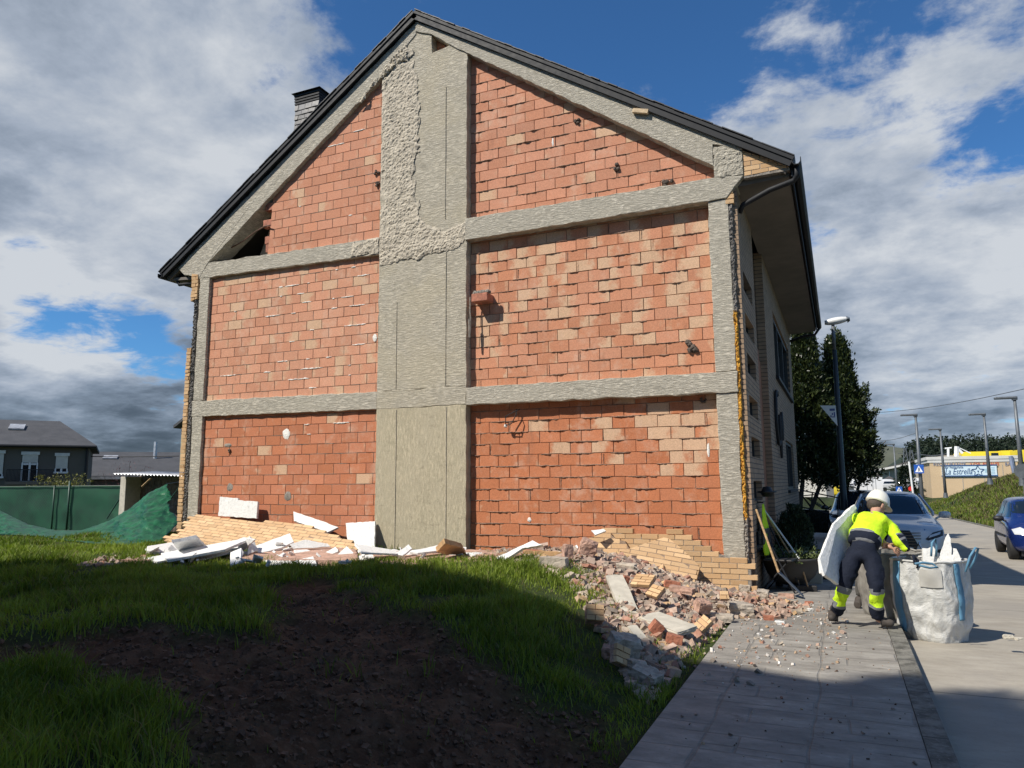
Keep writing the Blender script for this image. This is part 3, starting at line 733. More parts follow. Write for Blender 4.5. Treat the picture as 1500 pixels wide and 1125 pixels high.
hb(bricks([(-12.22, .6), (-12.08, .6), (-12.08, 4.27), (-12.2, 4.27)], fz(FY+.0), .075, .245, .009, .12, 'clip', random.Random(6), .004, tancol()), 'edge_brick_strip', 'tan_face_brick', fix=False)
hb(bricks([(-12.14, 5.25), (-11.96, 5.30), (-11.96, 5.80), (-12.14, 5.84)], fz(FY-.02), .075, .245, .009, .12, 'clip', random.Random(7), .003, tancol()), 'edge_brick_strip', 'tan_face_brick', fix=False)
def foam(x0, x1, z0, z1, seed, depth=.06):
    mb = MB(); nz_ = int((z1-z0)/.018); nx_ = 7
    for j in range(nz_+1):
        z = z0+(z1-z0)*j/nz_
        for i in range(nx_+1):
            t = i/nx_; wob = .02*N3(z*4, seed)+.018*N3(z*19, seed)
            x = x0+(x1-x0)*t+wob*(1 if i else 1.5)
            h = .03*N3(x*40, z*26, seed)+.022*N3(x*90, z*55, seed)
            mb.v.append((x, FY+.02-(h+.01 if 0 < i < nx_ else -.05), z))
    k = nx_+1; mb.f = [(j*k+i, j*k+i+1, (j+1)*k+i+1, (j+1)*k+i) for j in range(nz_) for i in range(nx_)]
    return mb
hb(foam(-1.295, -1.235, .9, 3.95, 1), 'insulation_foam', 'yellow_foam', fix=False, label='ragged orange insulation foam down the corner')
hb(foam(-1.30, -1.23, 3.93, 5.6, 2), 'insulation_foam', 'grey_foam', fix=False)
hb(foam(-1.295, -1.235, -.35, .95, 3), 'insulation_foam', 'mortar_grey', fix=False)
hb(foam(-12.08, -11.97, -.1, 5.3, 4), 'insulation_foam', 'grey_foam', fix=False)

# street-side wall of pale face brick, shade put into its colour, window openings
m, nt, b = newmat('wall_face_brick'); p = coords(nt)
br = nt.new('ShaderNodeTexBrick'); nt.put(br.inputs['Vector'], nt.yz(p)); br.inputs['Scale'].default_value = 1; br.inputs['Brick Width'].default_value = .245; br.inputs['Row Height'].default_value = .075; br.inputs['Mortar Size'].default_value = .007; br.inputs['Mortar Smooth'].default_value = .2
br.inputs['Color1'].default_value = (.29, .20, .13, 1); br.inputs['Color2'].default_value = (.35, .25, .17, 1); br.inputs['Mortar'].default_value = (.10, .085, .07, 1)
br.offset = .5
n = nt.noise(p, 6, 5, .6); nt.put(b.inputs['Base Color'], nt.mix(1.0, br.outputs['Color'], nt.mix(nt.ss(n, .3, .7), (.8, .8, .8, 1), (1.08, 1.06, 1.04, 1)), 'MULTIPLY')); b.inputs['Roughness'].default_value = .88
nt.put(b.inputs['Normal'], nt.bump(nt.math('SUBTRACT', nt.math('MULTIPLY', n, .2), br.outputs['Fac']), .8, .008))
SX = -1.17
def wall_holes(y0, y1, z0, z1, holes, x0, x1):
    Y = sorted({y0, y1, *[h[0] for h in holes], *[h[1] for h in holes]}); Z = sorted({z0, z1, *[h[2] for h in holes], *[h[3] for h in holes]})
    mb = MB()
    for a, b_ in zip(Y, Y[1:]):
        run = None
        for c, d in zip(Z, Z[1:]):
            hole = any(h[0] <= (a+b_)/2 <= h[1] and h[2] <= (c+d)/2 <= h[3] for h in holes)
            if not hole: run = (run[0] if run else c, d)
            if hole or d == Z[-1]:
                if run: mb.box((x0, a, run[0]), (x1, b_, run[1]))
                run = None
    return mb
slots = [(11.42, 12.66, z, z+.30) for z in (4.35, 3.70, 3.08, 2.44, 1.82, 1.16, .42)]
bigw = [(16.9, 22.3, 3.75, 5.2)]; loww = [(18.9, 21.9, 1.25, 2.45)]
wall_holes_mb = wall_holes(11.06, 13.1, -.5, 5.9, slots, SX-.16, SX)
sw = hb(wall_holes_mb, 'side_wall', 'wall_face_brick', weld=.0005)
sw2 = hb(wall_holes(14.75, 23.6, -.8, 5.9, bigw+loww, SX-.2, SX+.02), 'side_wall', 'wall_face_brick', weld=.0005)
# brown brick recess between them, dark glazing above
rc = MB().box((SX-.16, 13.1, -.6), (SX-.10, 14.75, 3.72))
rc.box((SX-.10, 13.1, -.6), (SX+.0, 13.34, 3.72))
hb(rc, 'brick_recess', simple('brown_brick_wall', (.25, .115, .062), .9, .2, 10, .3))
fr = MB().box((SX-.16, 13.1, 3.72), (SX-.12, 14.75, 5.88)); hb(fr, 'window', 'window_dark')
for s_ in slots:
    f = hb(MB().box((SX-.14, s_[0], s_[2]), (SX-.12, s_[1], s_[3])), 'window', 'window_dark')
    MB().box((SX-.118, s_[0], s_[2]), (SX-.09, s_[0]+.04, s_[3])).box((SX-.118, s_[1]-.04, s_[2]), (SX-.09, s_[1], s_[3])).box((SX-.118, s_[0]+.04, s_[2]), (SX-.09, s_[1]-.04, s_[2]+.03)).build('frame', 'dark_paint', f)
for s_, nb in ((bigw[0], 3), (loww[0], 2)):
    f = hb(MB().box((SX-.12, s_[0], s_[2]), (SX-.10, s_[1], s_[3])), 'window', 'window_dark')
    q = MB()
    for i in range(nb+1):
        y = s_[0]+(s_[1]-s_[0]-.07)*i/nb; q.box((SX-.098, y, s_[2]), (SX-.03, y+.07, s_[3]))
    for i in range(nb):
        ya = s_[0]+(s_[1]-s_[0]-.07)*i/nb+.07; yb = s_[0]+(s_[1]-s_[0]-.07)*(i+1)/nb
        q.box((SX-.098, ya, s_[2]), (SX-.03, yb, s_[2]+.07)).box((SX-.098, ya, s_[3]-.07), (SX-.03, yb, s_[3]))
    q.build('frame', 'dark_paint', f)
hb(MB().box((SX-.05, 16.8, 3.66), (SX+.09, 22.4, 3.745)).box((SX-.05, 18.8, 1.18), (SX+.08, 22.0, 1.245)), 'sill', 'dark_metal', bevel=.01)
# metal emblem fixed to the wall: a ring and two leaf shapes
em = MB(); cy, cz = 16.0, 2.75
em.tube([(SX+.07, cy+.42*math.cos(a), cz+.55*math.sin(a)) for a in [R(60)+R(240)*i/18 for i in range(19)]], .035, 6)
for dy, dz, h in ((.55, -.35, .45), (1.15, -.1, .3)):
    em.tube([(SX+.07, cy+dy+.13*math.sin(PI*i/10)*1.0, cz+dz-h+2*h*i/10) for i in range(11)], .03, 6)
    em.tube([(SX+.07, cy+dy-.13*math.sin(PI*i/10)*1.0, cz+dz-h+2*h*i/10) for i in range(11)], .03, 6)
for yy in (cy, cy+.5, cy+1.1): em.tube([(SX+.0, yy, cz-.3), (SX+.07, yy, cz-.3)], .02, 5)
hb(em, 'wall_ornament', 'dark_metal')
# remaining walls
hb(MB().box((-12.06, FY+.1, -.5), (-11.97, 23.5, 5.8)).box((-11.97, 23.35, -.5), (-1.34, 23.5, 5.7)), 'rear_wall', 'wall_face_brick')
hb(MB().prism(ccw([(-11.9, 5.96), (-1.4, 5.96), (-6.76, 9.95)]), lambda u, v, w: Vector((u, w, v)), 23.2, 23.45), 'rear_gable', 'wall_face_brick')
# chimney
ch = empty('chimney'); ch.parent = house
chm = MB(); c0 = onY(432, 190, 11.7); c1 = onY(465, 190, 11.7); x0, x1 = c0.x, c1.x; zt = onY(448, 134, 11.7).z
def cloc(y): return y
x1 += .02; mb = MB().box((x0, 11.7, 7.0), (x1, 12.7, zt-.02)); o = hb(mb, 'shaft', 'slate_dark'); o.parent = ch; o.location = (6.7, -11, 0)
rng = random.Random(9); tl = MB()
z = 8.2; r_ = 0
while z < zt-.30:
    x = x0-(.09 if r_ % 2 else 0)
    while x < x1-.01:
        a, b_ = max(x, x0-.01), min(x+.17, x1+.01); d = rng.uniform(.008, .02)
        if b_-a > .03: tl.add([(a, 11.70-d-.012, z), (b_, 11.70-d-.012, z), (b_, 11.70-.004, z+.14), (a, 11.70-.004, z+.14), (a, 11.70, z), (b_, 11.70, z)], [(0, 1, 2, 3), (0, 4, 5, 1), (0, 3, 4), (1, 5, 2)])
        x += .18
    z += .105; r_ += 1
mm = simple('slate_shiny', (.055, .058, .066), .5, .5, 9, .3, .006)
o = hb(tl, 'slate_cladding', mm, fix=False); o.parent = ch
lv = MB()
for i in range(4):
    zz = zt-.26+i*.06; lv.box((x0-.015-i*.004, 11.68-i*.004, zz), (x1+.015, 12.72, zz+.035))
o = hb(lv, 'louvre', 'dark_metal'); o.parent = ch
ov = .07; cm = MB(); xm = (x0+x1)/2; ym = 12.1
cm.add([(x0-ov, 11.62, zt-.02), (x1+ov, 11.62, zt-.02), (x1+ov, 12.78, zt-.02), (x0-ov, 12.78, zt-.02), (xm-.12, 11.95, zt+.17), (xm+.12, 11.95, zt+.17), (xm+.12, 12.45, zt+.17), (xm-.12, 12.45, zt+.17)],
       [(0, 1, 5, 4), (1, 2, 6, 5), (2, 3, 7, 6), (3, 0, 4, 7), (4, 5, 6, 7), (3, 2, 1, 0)])
o = hb(cm, 'cap', 'dark_metal'); o.parent = ch

# small things stuck to the gable
rr = random.Random(77)
def lump(c, s, seed, n=10, sq=(1, 1, 1), amp=.35):
    mb = MB(); 
    def f(u, v):
        th, ph = u*2*PI, v*PI; d = Vector((math.sin(ph)*math.cos(th), math.sin(ph)*math.sin(th), math.cos(ph)))
        r_ = s*(1+amp*N3(d.x*2+seed, d.y*2, d.z*2)+amp*.5*N3(d.x*5+seed, d.y*5, d.z*5))
        return Vector((c[0]+d.x*r_*sq[0], c[1]+d.y*r_*sq[1], c[2]+d.z*r_*sq[2]))
    mb.grid(n, n//2+2, f, wrap=True); return mb
def remn(name, mbx, mat, **k): return hb(mbx, name, mat, **k)
q = F(705, 438); pc = MB().box((q[0]-.14, FY-.10, q[1]-.06), (q[0]+.16, FY+.2, q[1]+.08))
remn('protruding_brick', pc, 'broken_brick', bevel=.012, label='half brick left sticking out beside the pier')
pm = MB()
for i in range(12): 
    l_ = lump((q[0]-.12+.026*i, FY-.06+.05*rr.random(), q[1]+.10), .03+.015*rr.random(), i, 8); pm.add(l_.v, l_.f)
remn('mortar_crust', pm, 'mortar_grey')
dr = MB().tube([(q[0]-.2, FY-.02, q[1]+.05), (q[0]-.2, FY-.03, q[1]-.2), (q[0]-.19, FY-.02, q[1]-.34)], .013, 5).tube([(q[0]-.2, FY-.03, q[1]-.34), (q[0]-.2, FY-.04, q[1]-.66)], [.03, .018], 6)
remn('hanging_plaster', dr, 'mortar_grey')
q = F(745, 610); wr = MB().tube([(q[0]+.1, FY+.1, q[1]+.12), (q[0]+.12, FY+.03, q[1]+.02), (q[0]+.05, FY+.0, q[1]-.12), (q[0]-.07, FY+.02, q[1]-.14), (q[0]-.05, FY+.0, q[1]+.0), (q[0]+.08, FY+.05, q[1]+.08), (q[0]+.16, FY+.1, q[1]+.12)], .009, 6)
remn('cable_loop', wr, 'black_rubber', label='looped black cable hanging under the lower beam')
remn('cable_end', lump((q[0]-.07, FY+.04, q[1]-.15), .03, 2), 'mortar_white')
for px, py, w, h, mat in ((416, 635, .18, .2, 'mortar_white'), (333, 714, .16, .16, 'mortar_grey'), (418, 727, .17, .17, 'mortar_grey'), (805, 203, .04, .16, 'mortar_white'), (546, 494, .1, .14, 'mortar_white'), (770, 762, .07, .07, 'mortar_white'), (1035, 659, .04, .2, 'mortar_white'), (330, 652, .2, .07, 'mortar_grey')):
    q = F(px, py); rec = .16 if px > 600 else .07
    l_ = lump((q[0], FY+rec, q[1]), 1, px, 14, (w/2, .012, h/2), .25)
    remn('plaster_patch', l_, mat)
for px, py, s_ in ((975, 263, .07), (842, 172, .05), (897, 240, .06), (1008, 505, .09), (1028, 585, .04), (332, 660, .035), (550, 250, .05), (552, 268, .05), (745, 566, .04)):
    q = F(px, py); rec = .16 if px > 600 else .07; pm = MB()
    for i in range(5):
        l_ = lump((q[0]+rr.uniform(-1, 1)*s_, FY+rec-.02, q[1]+rr.uniform(-.7, .7)*s_), s_*.5, px+i, 9); pm.add(l_.v, l_.f)
    remn('broken_mortar', pm, simple('dark_mortar', (.13, .1, .08), .95, .4, 40, .8) if 'dark_mortar' not in MATS else 'dark_mortar')
q = F(940, 166); remn('brick_shard', MB().box((-.13, -.03, -.035), (.13, .03, .035), Matrix.Translation((q[0], FY-.07, q[1])) @ Matrix.Rotation(R(16), 4, 'Y')), simple('tan_shard', (.55, .42, .27), .9, .2, 20, .3), bevel=.006)
# ------------------------------------------------------------------ neighbours whose shadow covers the foreground
def shadow_neighbour():
    h = empty('neighbouring_house', (-12, -6, 0), label='tall rendered house across the plot, its gabled shadow on the lawn', cat='building')
    off = Vector((12, 6, 0))
    prof = [(-22, -.5), (1.0, -.5), (1.0, 10.75), (-6.3, 11.0), (-6.3, 11.65), (-8.1, 12.25), (-13.4, 15.05), (-18, 13.1), (-22, 11.4)]
    o = MB().prism(ccw(prof), lambda u, v, w: Vector((u, w, v)), -12, -3).build('wall', simple('render_cream', (.30, .27, .23), .9, .1, 3, .2), h); o.location = off
    r = MB()
    for a, b in (((-6.2, 11.6), (-8.1, 12.26)), ((-8.1, 12.26), (-13.4, 15.06)), ((1.3, 10.76), (-6.29, 11.01)), ((-13.4, 15.06), (-22.5, 11.2))):
        r.prism([(a[0], a[1]), (b[0], b[1]), (b[0], b[1]+.18), (a[0], a[1]+.18)], lambda u, v, w: Vector((u, w, v)), -12.2, -2.95)
    r.build('roof', 'slate_dark', h).location = off
    for x in (-19, -15.5, -12, -8.5):
        for z in (1.2, 4.2, 7.2):
            w = MB().box((x, -2.995, z), (x+1.3, -2.96, z+1.4)).build('window', 'window_dark', h); w.location = off
            MB().box((x-.08, -2.99, z-.08), (x+1.38, -2.93, z)).build('sill', 'white_paint', w)
shadow_neighbour()

# ------------------------------------------------------------------ grass as single blades
gridZ = np.array([v[2] for v in gv]).reshape(len(ys), len(xs)); XS = np.array(xs); YS = np.array(ys); gridD = np.array(gd).reshape(gridZ.shape)
def sampleg(x, y, G=gridZ):
    i = np.clip(np.searchsorted(XS, x)-1, 0, len(xs)-2); j = np.clip(np.searchsorted(YS, y)-1, 0, len(ys)-2)
    u = (x-XS[i])/(XS[i+1]-XS[i]); v = (y-YS[j])/(YS[j+1]-YS[j])
    return (G[j, i]*(1-u)*(1-v)+G[j, i+1]*u*(1-v)+G[j+1, i]*(1-u)*v+G[j+1, i+1]*u*v)
def fbm(x, y, s, seed):
    r = np.random.RandomState(seed); out = 0
    for k in range(4):
        a, b, c, d = r.uniform(0, 6.28, 4); f = s*1.9**k; q, w = r.uniform(.6, 1.4, 2)
        out = out+(np.sin(x*f*q+a+1.3*np.sin(y*f*w*.7+b))*np.cos(y*f*w+c+1.2*np.sin(x*f*.8+d)))/(1.5**k)
    return out
def blades(name, x, y, h, w, col, label, mat, lean=.5, seed=1, zoff=-.01):
    rs = np.random.RandomState(seed); n = len(x); z = sampleg(x, y)+zoff
    a = rs.uniform(0, 2*PI, n); la = rs.uniform(0, 2*PI, n)*.5+1.0; ln = h*lean*rs.uniform(.1, 1.2, n)
    dx, dy = np.cos(a)*w*.5, np.sin(a)*w*.5; lx, ly = np.cos(la+a)*ln, np.sin(la+a)*ln
    V = np.zeros((n, 5, 3), np.float32)
    V[:, 0] = np.c_[x-dx, y-dy, z]; V[:, 1] = np.c_[x+dx, y+dy, z]
    V[:, 2] = np.c_[x-dx*.75+lx*.35, y-dy*.75+ly*.35, z+h*.55]; V[:, 3] = np.c_[x+dx*.75+lx*.35, y+dy*.75+ly*.35, z+h*.55]
    V[:, 4] = np.c_[x+lx, y+ly, z+h*np.sqrt(np.clip(1-(lean*.8)**2*rs.uniform(0, 1, n), .2, 1))]
    me = bpy.data.meshes.new(name); me.vertices.add(n*5); me.vertices.foreach_set('co', V.ravel())
    base = (np.arange(n)*5)[:, None]
    loops = np.concatenate([base+0, base+1, base+3, base+2, base+2, base+3, base+4], 1).ravel().astype(np.int32)
    me.loops.add(n*7); me.loops.foreach_set('vertex_index', loops); me.polygons.add(n*2)
    st = (np.arange(n)*7)[:, None]+np.array([[0, 4]]); me.polygons.foreach_set('loop_start', st.ravel().astype(np.int32))
    me.update(calc_edges=True)
    at_ = me.attributes.new('bcol', 'FLOAT_COLOR', 'POINT'); C = np.repeat(col, 5, 0); at_.data.foreach_set('color', C.astype(np.float32).ravel())
    me.materials.append(MATS[mat]); o = bpy.data.objects.new(name, me); COL.objects.link(o)
    return tag(o, label, 'grass', kind='stuff')
m, nt, b = newmat('grass_blade'); a = nt.new('ShaderNodeAttribute', attribute_name='bcol')
nt.put(b.inputs['Base Color'], a.outputs['Color']); b.inputs['Roughness'].default_value = .55; b.inputs['Specular IOR Level'].default_value = .25
trn = nt.new('ShaderNodeBsdfTranslucent'); nt.put(trn.inputs[0], nt.mix(1.0, a.outputs['Color'], (1.0, 1.15, .5, 1), 'MULTIPLY'))
mx = nt.new('ShaderNodeMixShader'); mx.inputs[0].default_value = .35; nt.l.new(b.outputs[0], mx.inputs[1]); nt.l.new(trn.outputs[0], mx.inputs[2])
nt.l.new(mx.outputs[0], m.node_tree.nodes['Material Output'].inputs[0])
def grasscol(x, y, rs, dry=.12):
    n = len(x); t = np.clip(.5+.32*fbm(x, y, 1.1, 5)+rs.normal(0, .22, n), 0, 1)[:, None]
    c = np.array([.085, .135, .016])*(1-t)+np.array([.27, .34, .05])*t
    d = (rs.uniform(0, 1, n) < dry*(.6+.8*np.clip(fbm(x, y, .8, 9), 0, 1)))[:, None]
    c = np.where(d, np.array([.24, .20, .09])*rs.uniform(.6, 1.1, (n, 1)), c)
    return np.c_[c, np.ones(n)]
rs = np.random.RandomState(4)
N = 520000
r_ = 1.2+17.5*rs.uniform(0, 1, N)**.85; th = rs.uniform(R(-2), R(80), N)
x = -r_*np.sin(th); y = r_*np.cos(th)
ok = (x < -1.16) & (y > .6) & (y < 12.5) & (x > -17)
x, y = x[ok], y[ok]; dist = np.hypot(x, y)
D = sampleg(x, y, gridD); cl = fbm(x, y, 2.2, 3)+.7*fbm(x, y, 6, 8)
keep = (rs.uniform(0, 1, len(x)) < np.where(D > .5, .006+.05*(cl > 1.5), np.where(D > .12, .35, .55+.3*cl)))
keep &= ~((y > 10.86) & (x > -12)) & ~((x > -3.6) & (y > 7.9+(-.9-x)*.3) & (rs.uniform(0, 1, len(x)) < .93)) & ~((x < -3.4) & (y > 9.35) & (x > -11.5) & (rs.uniform(0, 1, len(x)) < .94))
keep &= ~((x > -2.35) & (y > 5.7) & (y < 8.6) & (rs.uniform(0, 1, len(x)) < .8))
x, y, dist, cl, D = x[keep], y[keep], dist[keep], cl[keep], D[keep]
h = np.clip(.085+.05*cl+.03*fbm(x, y, .9, 31)+rs.normal(0, .024, len(x)), .025, .28)*np.where(D > .3, .65, 1)*np.where(x > -2.1, .7, 1)
h = h*np.where(y > 8.2, .8, 1.)
col = grasscol(x, y, rs, .1); col[:, :3] *= np.where(D > .3, .8, 1)[:, None]
blades('grass', x, y, h, .0035+.0009*dist, col, 'long green grass over the plot around the bare soil', 'grass_blade', .75, 2)
# bank across the road
N = 120000
y = 14+58*rs.uniform(0, 1, N)**1.1; exv = np.array([ex(q) for q in (14+58*np.arange(0, 1001)/1000)]); xe = exv[np.clip(((y-14)/58*1000).astype(int), 0, 1000)]
x = xe+.22+rs.uniform(0, 1, N)*np.where(y < 30, 9, 16); cl = fbm(x, y, .7, 21)
k = rs.uniform(0, 1, N) < .55+.35*cl; x, y, cl = x[k], y[k], cl[k]
top = np.clip((x-6)/7, 0, 1)
c = grasscol(x, y, rs, .35); dr = (rs.uniform(0, 1, len(x)) < top*.75)[:, None]
c[:, :3] = np.where(dr, np.array([.15, .12, .065])*rs.uniform(.6, 1.2, (len(x), 1)), c[:, :3]*.85)
blades('bank_grass', x, y, np.clip(.17+.07*cl+.12*top+rs.normal(0, .04, len(x)), .05, .5), .022+.0006*y, c, 'rough grass and dry weeds on the bank across the road', 'grass_blade', .7, 3)
# strip of lit lawn behind the building's street side
N = 9000; x = rs.uniform(-5.5, -1.2, N); y = rs.uniform(24, 44, N)
blades('lawn_strip', x, y, rs.uniform(.05, .14, N), .02, grasscol(x, y, rs, .05), 'strip of lawn behind the railing past the tree trunks', 'grass_blade', .6, 6)

# clods of earth on the bare soil
rng = random.Random(12); cm = MB()
def hull_chunk(mb, c, s, rng, flat=1., rotm=None):
    rot = Matrix.Rotation(rng.uniform(0, 6.28), 3, 'Z') @ Matrix.Rotation(rng.gauss(0, .5), 3, 'X') @ Matrix.Rotation(rng.gauss(0, .5), 3, 'Y') if rotm is None else rotm
    vs = []
    for sx in (-1, 1):
        for sy in (-1, 1):
            for sz in (-1, 1):
                v = Vector((sx*s[0]*.5*rng.uniform(.6, 1.05), sy*s[1]*.5*rng.uniform(.6, 1.05), sz*s[2]*.5*flat*rng.uniform(.6, 1.05))); vs.append(Vector(c)+rot @ v)
    return mb.add(vs, [(0, 1, 3, 2), (4, 6, 7, 5), (0, 4, 5, 1), (2, 3, 7, 6), (0, 2, 6, 4), (1, 5, 7, 3)])
cnt = 0
while cnt < 5000:
    r0 = 1.5+7*rng.random(); t0 = rng.uniform(0, R(75)); X, Y = -r0*math.sin(t0), r0*math.cos(t0)
    if dirtness(X, Y) < .35 or X > -1.2: continue
    s = rng.choice((.010, .014, .02, .03))*rng.uniform(.6, 1.6); hull_chunk(cm, (X, Y, float(sampleg(np.array([X]), np.array([Y]))[0])+s*.15), (s, s*.9, s*.7), rng); cnt += 1
tag(cm.build('soil_clods', simple('clod_soil', (.125, .066, .038), .95, .35, 20, .8, .02), fix=False), 'clods of dark earth strewn over the bare soil', 'soil', kind='stuff')

# ------------------------------------------------------------------ rubble
def rmat(name):
    m, nt, b = newmat(name); a = nt.new('ShaderNodeAttribute', attribute_name='bcol'); p = coords(nt)
    n1 = nt.noise(p, 25, 6, .7); n2 = nt.noise(p, 7, 4, .6)
    c = nt.mix(1.0, a.outputs['Color'], nt.mix(nt.ss(n1, .3, .7), (.72, .72, .72, 1), (1.15, 1.15, 1.15, 1)), 'MULTIPLY')
    c = nt.mix(nt.ss(n2, .42, .66, 0, .65), c, (.37, .285, .225, 1))
    nt.put(b.inputs['Base Color'], c); b.inputs['Roughness'].default_value = .95; b.inputs['Specular IOR Level'].default_value = .2
    nt.put(b.inputs['Normal'], nt.bump(n1, .5, .008)); return m
rmat('rubble_mix')
PAL = [(.37, .31, .245), (.42, .345, .28), (.31, .255, .205), (.42, .30, .235), (.38, .20, .14), (.34, .165, .115), (.47, .31, .17), (.46, .39, .31), (.37, .255, .195), (.40, .29, .23)]
def gzf(x, y): return float(sampleg(np.array([x]), np.array([y]))[0]) if x < -1.12 else rz(y)+.002
RUB = [(p.x, p.y) for p in [onZ(*q) for q in ((700, 812, .38), (872, 828, .25), (1090, 857, 0), (1130, 868, 0), (1190, 885, 0), (1150, 902, 0), (1068, 905, 0), (1000, 965, 0), (950, 1030, 0), (925, 990, .1), (880, 925, .15), (835, 865, .3), (760, 838, .38), (690, 826, .38))]]
def pileh(x, y):
    h = .13*math.exp(-((x+2.6)/1.0)**2-((y-9.3)/.7)**2)+.15*math.exp(-((x+3.9)/.8)**2-((y-9.9)/.6)**2)+.17*math.exp(-((x+1.3)/.5)**2-((y-9.4)/.8)**2)+.13*math.exp(-((x+1.75)/.5)**2-((y-7.8)/1.)**2)
    return h
def rubble(name, n, poly, sizes, seed, hf=1., fall=.3, label='', pal=PAL, spread=0):
    rng = random.Random(seed); mb = MB(); cols = []
    x0, x1 = min(p[0] for p in poly), max(p[0] for p in poly); y0, y1 = min(p[1] for p in poly), max(p[1] for p in poly); k = 0
    while k < n:
        x, y = rng.uniform(x0, x1), rng.uniform(y0, y1); d = polydist((x, y), poly)
        if d < -spread*rng.random()**2: continue
        if y > 10.80 and -12.1 < x < -1.1: continue
        s = rng.choice(sizes)*rng.uniform(.6, 1.5); hh = pileh(x, y)*sst(0, fall, d)*hf
        z = gzf(x, y)+hh*rng.uniform(.35, 1.)+s*.2
        c = rng.choice(pal); q = rng.uniform(.75, 1.2); n0 = len(mb.v)
        hull_chunk(mb, (x, y, z), (s*rng.uniform(.8, 1.6), s*rng.uniform(.7, 1.1), s*rng.uniform(.45, .9)), rng)
        cols += [(c[0]*q, c[1]*q, c[2]*q, 1)]*(len(mb.v)-n0); k += 1
    mb.attr = {'bcol': ('FLOAT_COLOR', cols)}
    return tag(mb.build(name, 'rubble_mix', fix=False), label, 'rubble', kind='stuff')
rubble('rubble', 12500, RUB, (.012, .016, .02, .025, .03, .04, .05, .07), 3, label='broken brick, mortar and concrete spilled across the slope to the pavement')
# packed body of the heap
hm = MB(); X0, X1, Y0, Y1 = -5.2, -.55, 6.0, 10.95; nxx, nyy = 100, 106; hc = []
for j in range(nyy+1):
    for i in range(nxx+1):
        x, y = X0+(X1-X0)*i/nxx, Y0+(Y1-Y0)*j/nyy; d = polydist((x, y), RUB); zz = gzf(x, y)+pileh(x, y)*sst(0, .3, d)*.72+.03*N3(x*7, y*7)+.02*N3(x*19, y*19)
        hm.v.append((x, y, zz if d > .03 else gzf(x, y)-.06)); t = .5+.5*N3(x*4, y*4, 5); hc.append((.30+.1*t, .25+.09*t, .21+.08*t, 1))
hm.f = [(j*(nxx+1)+i, j*(nxx+1)+i+1, (j+1)*(nxx+1)+i+1, (j+1)*(nxx+1)+i) for j in range(nyy) for i in range(nxx)]; hm.attr = {'bcol': ('FLOAT_COLOR', hc)}
tag(hm.build('rubble_bed', 'rubble_mix', fix=False, smooth=True), 'packed mortar dust and gravel under the broken bricks', 'rubble', kind='stuff')
LR = [(p.x, p.y) for p in [onZ(*q) for q in ((150, 818, .4), (230, 806, .4), (520, 806, .4), (700, 806, .4), (720, 830, .38), (560, 826, .38), (420, 826, .38), (220, 830, .4), (110, 828, .4))]]
rubble('rubble', 3600, LR, (.012, .018, .025, .035, .055), 5, .2, label='low strip of crushed brick and mortar under the white foam boards', pal=PAL[:5]+[(.36, .24, .19)]*3)
PV = [(p.x, p.y) for p in [onZ(*q) for q in ((1060, 895, 0), (1190, 872, 0), (1240, 900, 0), (1230, 960, 0), (1040, 1000, 0))]]
rubble('grit', 420, PV, (.008, .012, .018, .028), 6, 0, spread=.5, label='crumbs of mortar scattered on the pavement', pal=PAL+[(.7, .68, .64)]*3)
rubble('grit', 160, [(-1, 4), (.3, 4), (.3, 8.4), (-1, 8.4)], (.005, .008, .014), 7, 0, label='fine crumbs on the near pavement', pal=PAL+[(.12, .08, .06)]*8)

# single larger pieces
def place(px, py, z=None):
    p = onZ(px, py, .2)
    for _ in range(6):
        g = gzf(p.x, p.y)+(pileh(p.x, p.y)*.7*sst(0, .3, polydist((p.x, p.y), RUB)) if -5 < p.x < -.5 else 0)
        p = onZ(px, py, g if z is None else z)
    return p
def chunk(name, px, py, s, mat, label, rot=(0, 0, 0), seed=1, group=None, cat='rubble piece', lift=.0, rough=.5):
    s = tuple(q*.78 for q in s); lift *= .7; p = place(px, py+0); rng = random.Random(seed); mb = MB(); n = 7
    # jagged block: subdivided box pushed about by noise
    for ax in range(3):
        for sg in (-1, 1):
            def f(u, v, ax=ax, sg=sg):
                q = [0, 0, 0]; q[ax] = sg; q[(ax+1) % 3] = (u*2-1); q[(ax+2) % 3] = (v*2-1)
                d = Vector(q); k = 1-.16*rough*(abs(q[0]*q[1])+abs(q[1]*q[2])+abs(q[0]*q[2]))/3+rough*.22*N3(d.x*1.3+seed*7, d.y*1.3, d.z*1.3)+rough*.10*N3(d.x*4+seed, d.y*4, d.z*4)
                return Vector((d.x*k*s[0]/2, d.y*k*s[1]/2, d.z*k*s[2]/2))
            mb.grid(n, n, f)
    o = mb.build(name, mat, weld=.0004); o.location = (p.x, p.y, p.z+s[2]*.32+lift); o.rotation_euler = [R(a) for a in rot]
    return tag(o, label, cat, group)
simple('rubble_grey', (.43, .37, .30), .95, .25, 18, .9, .02, dirt=.3); simple('rubble_pink', (.45, .28, .21), .95, .25, 18, .9, .02)
simple('rubble_brick', (.38, .145, .085), .95, .25, 22, .8, .015, dirt=.3); simple('pale_slab', (.50, .46, .38), .9, .12, 9, .5, .01, dirt=.3)
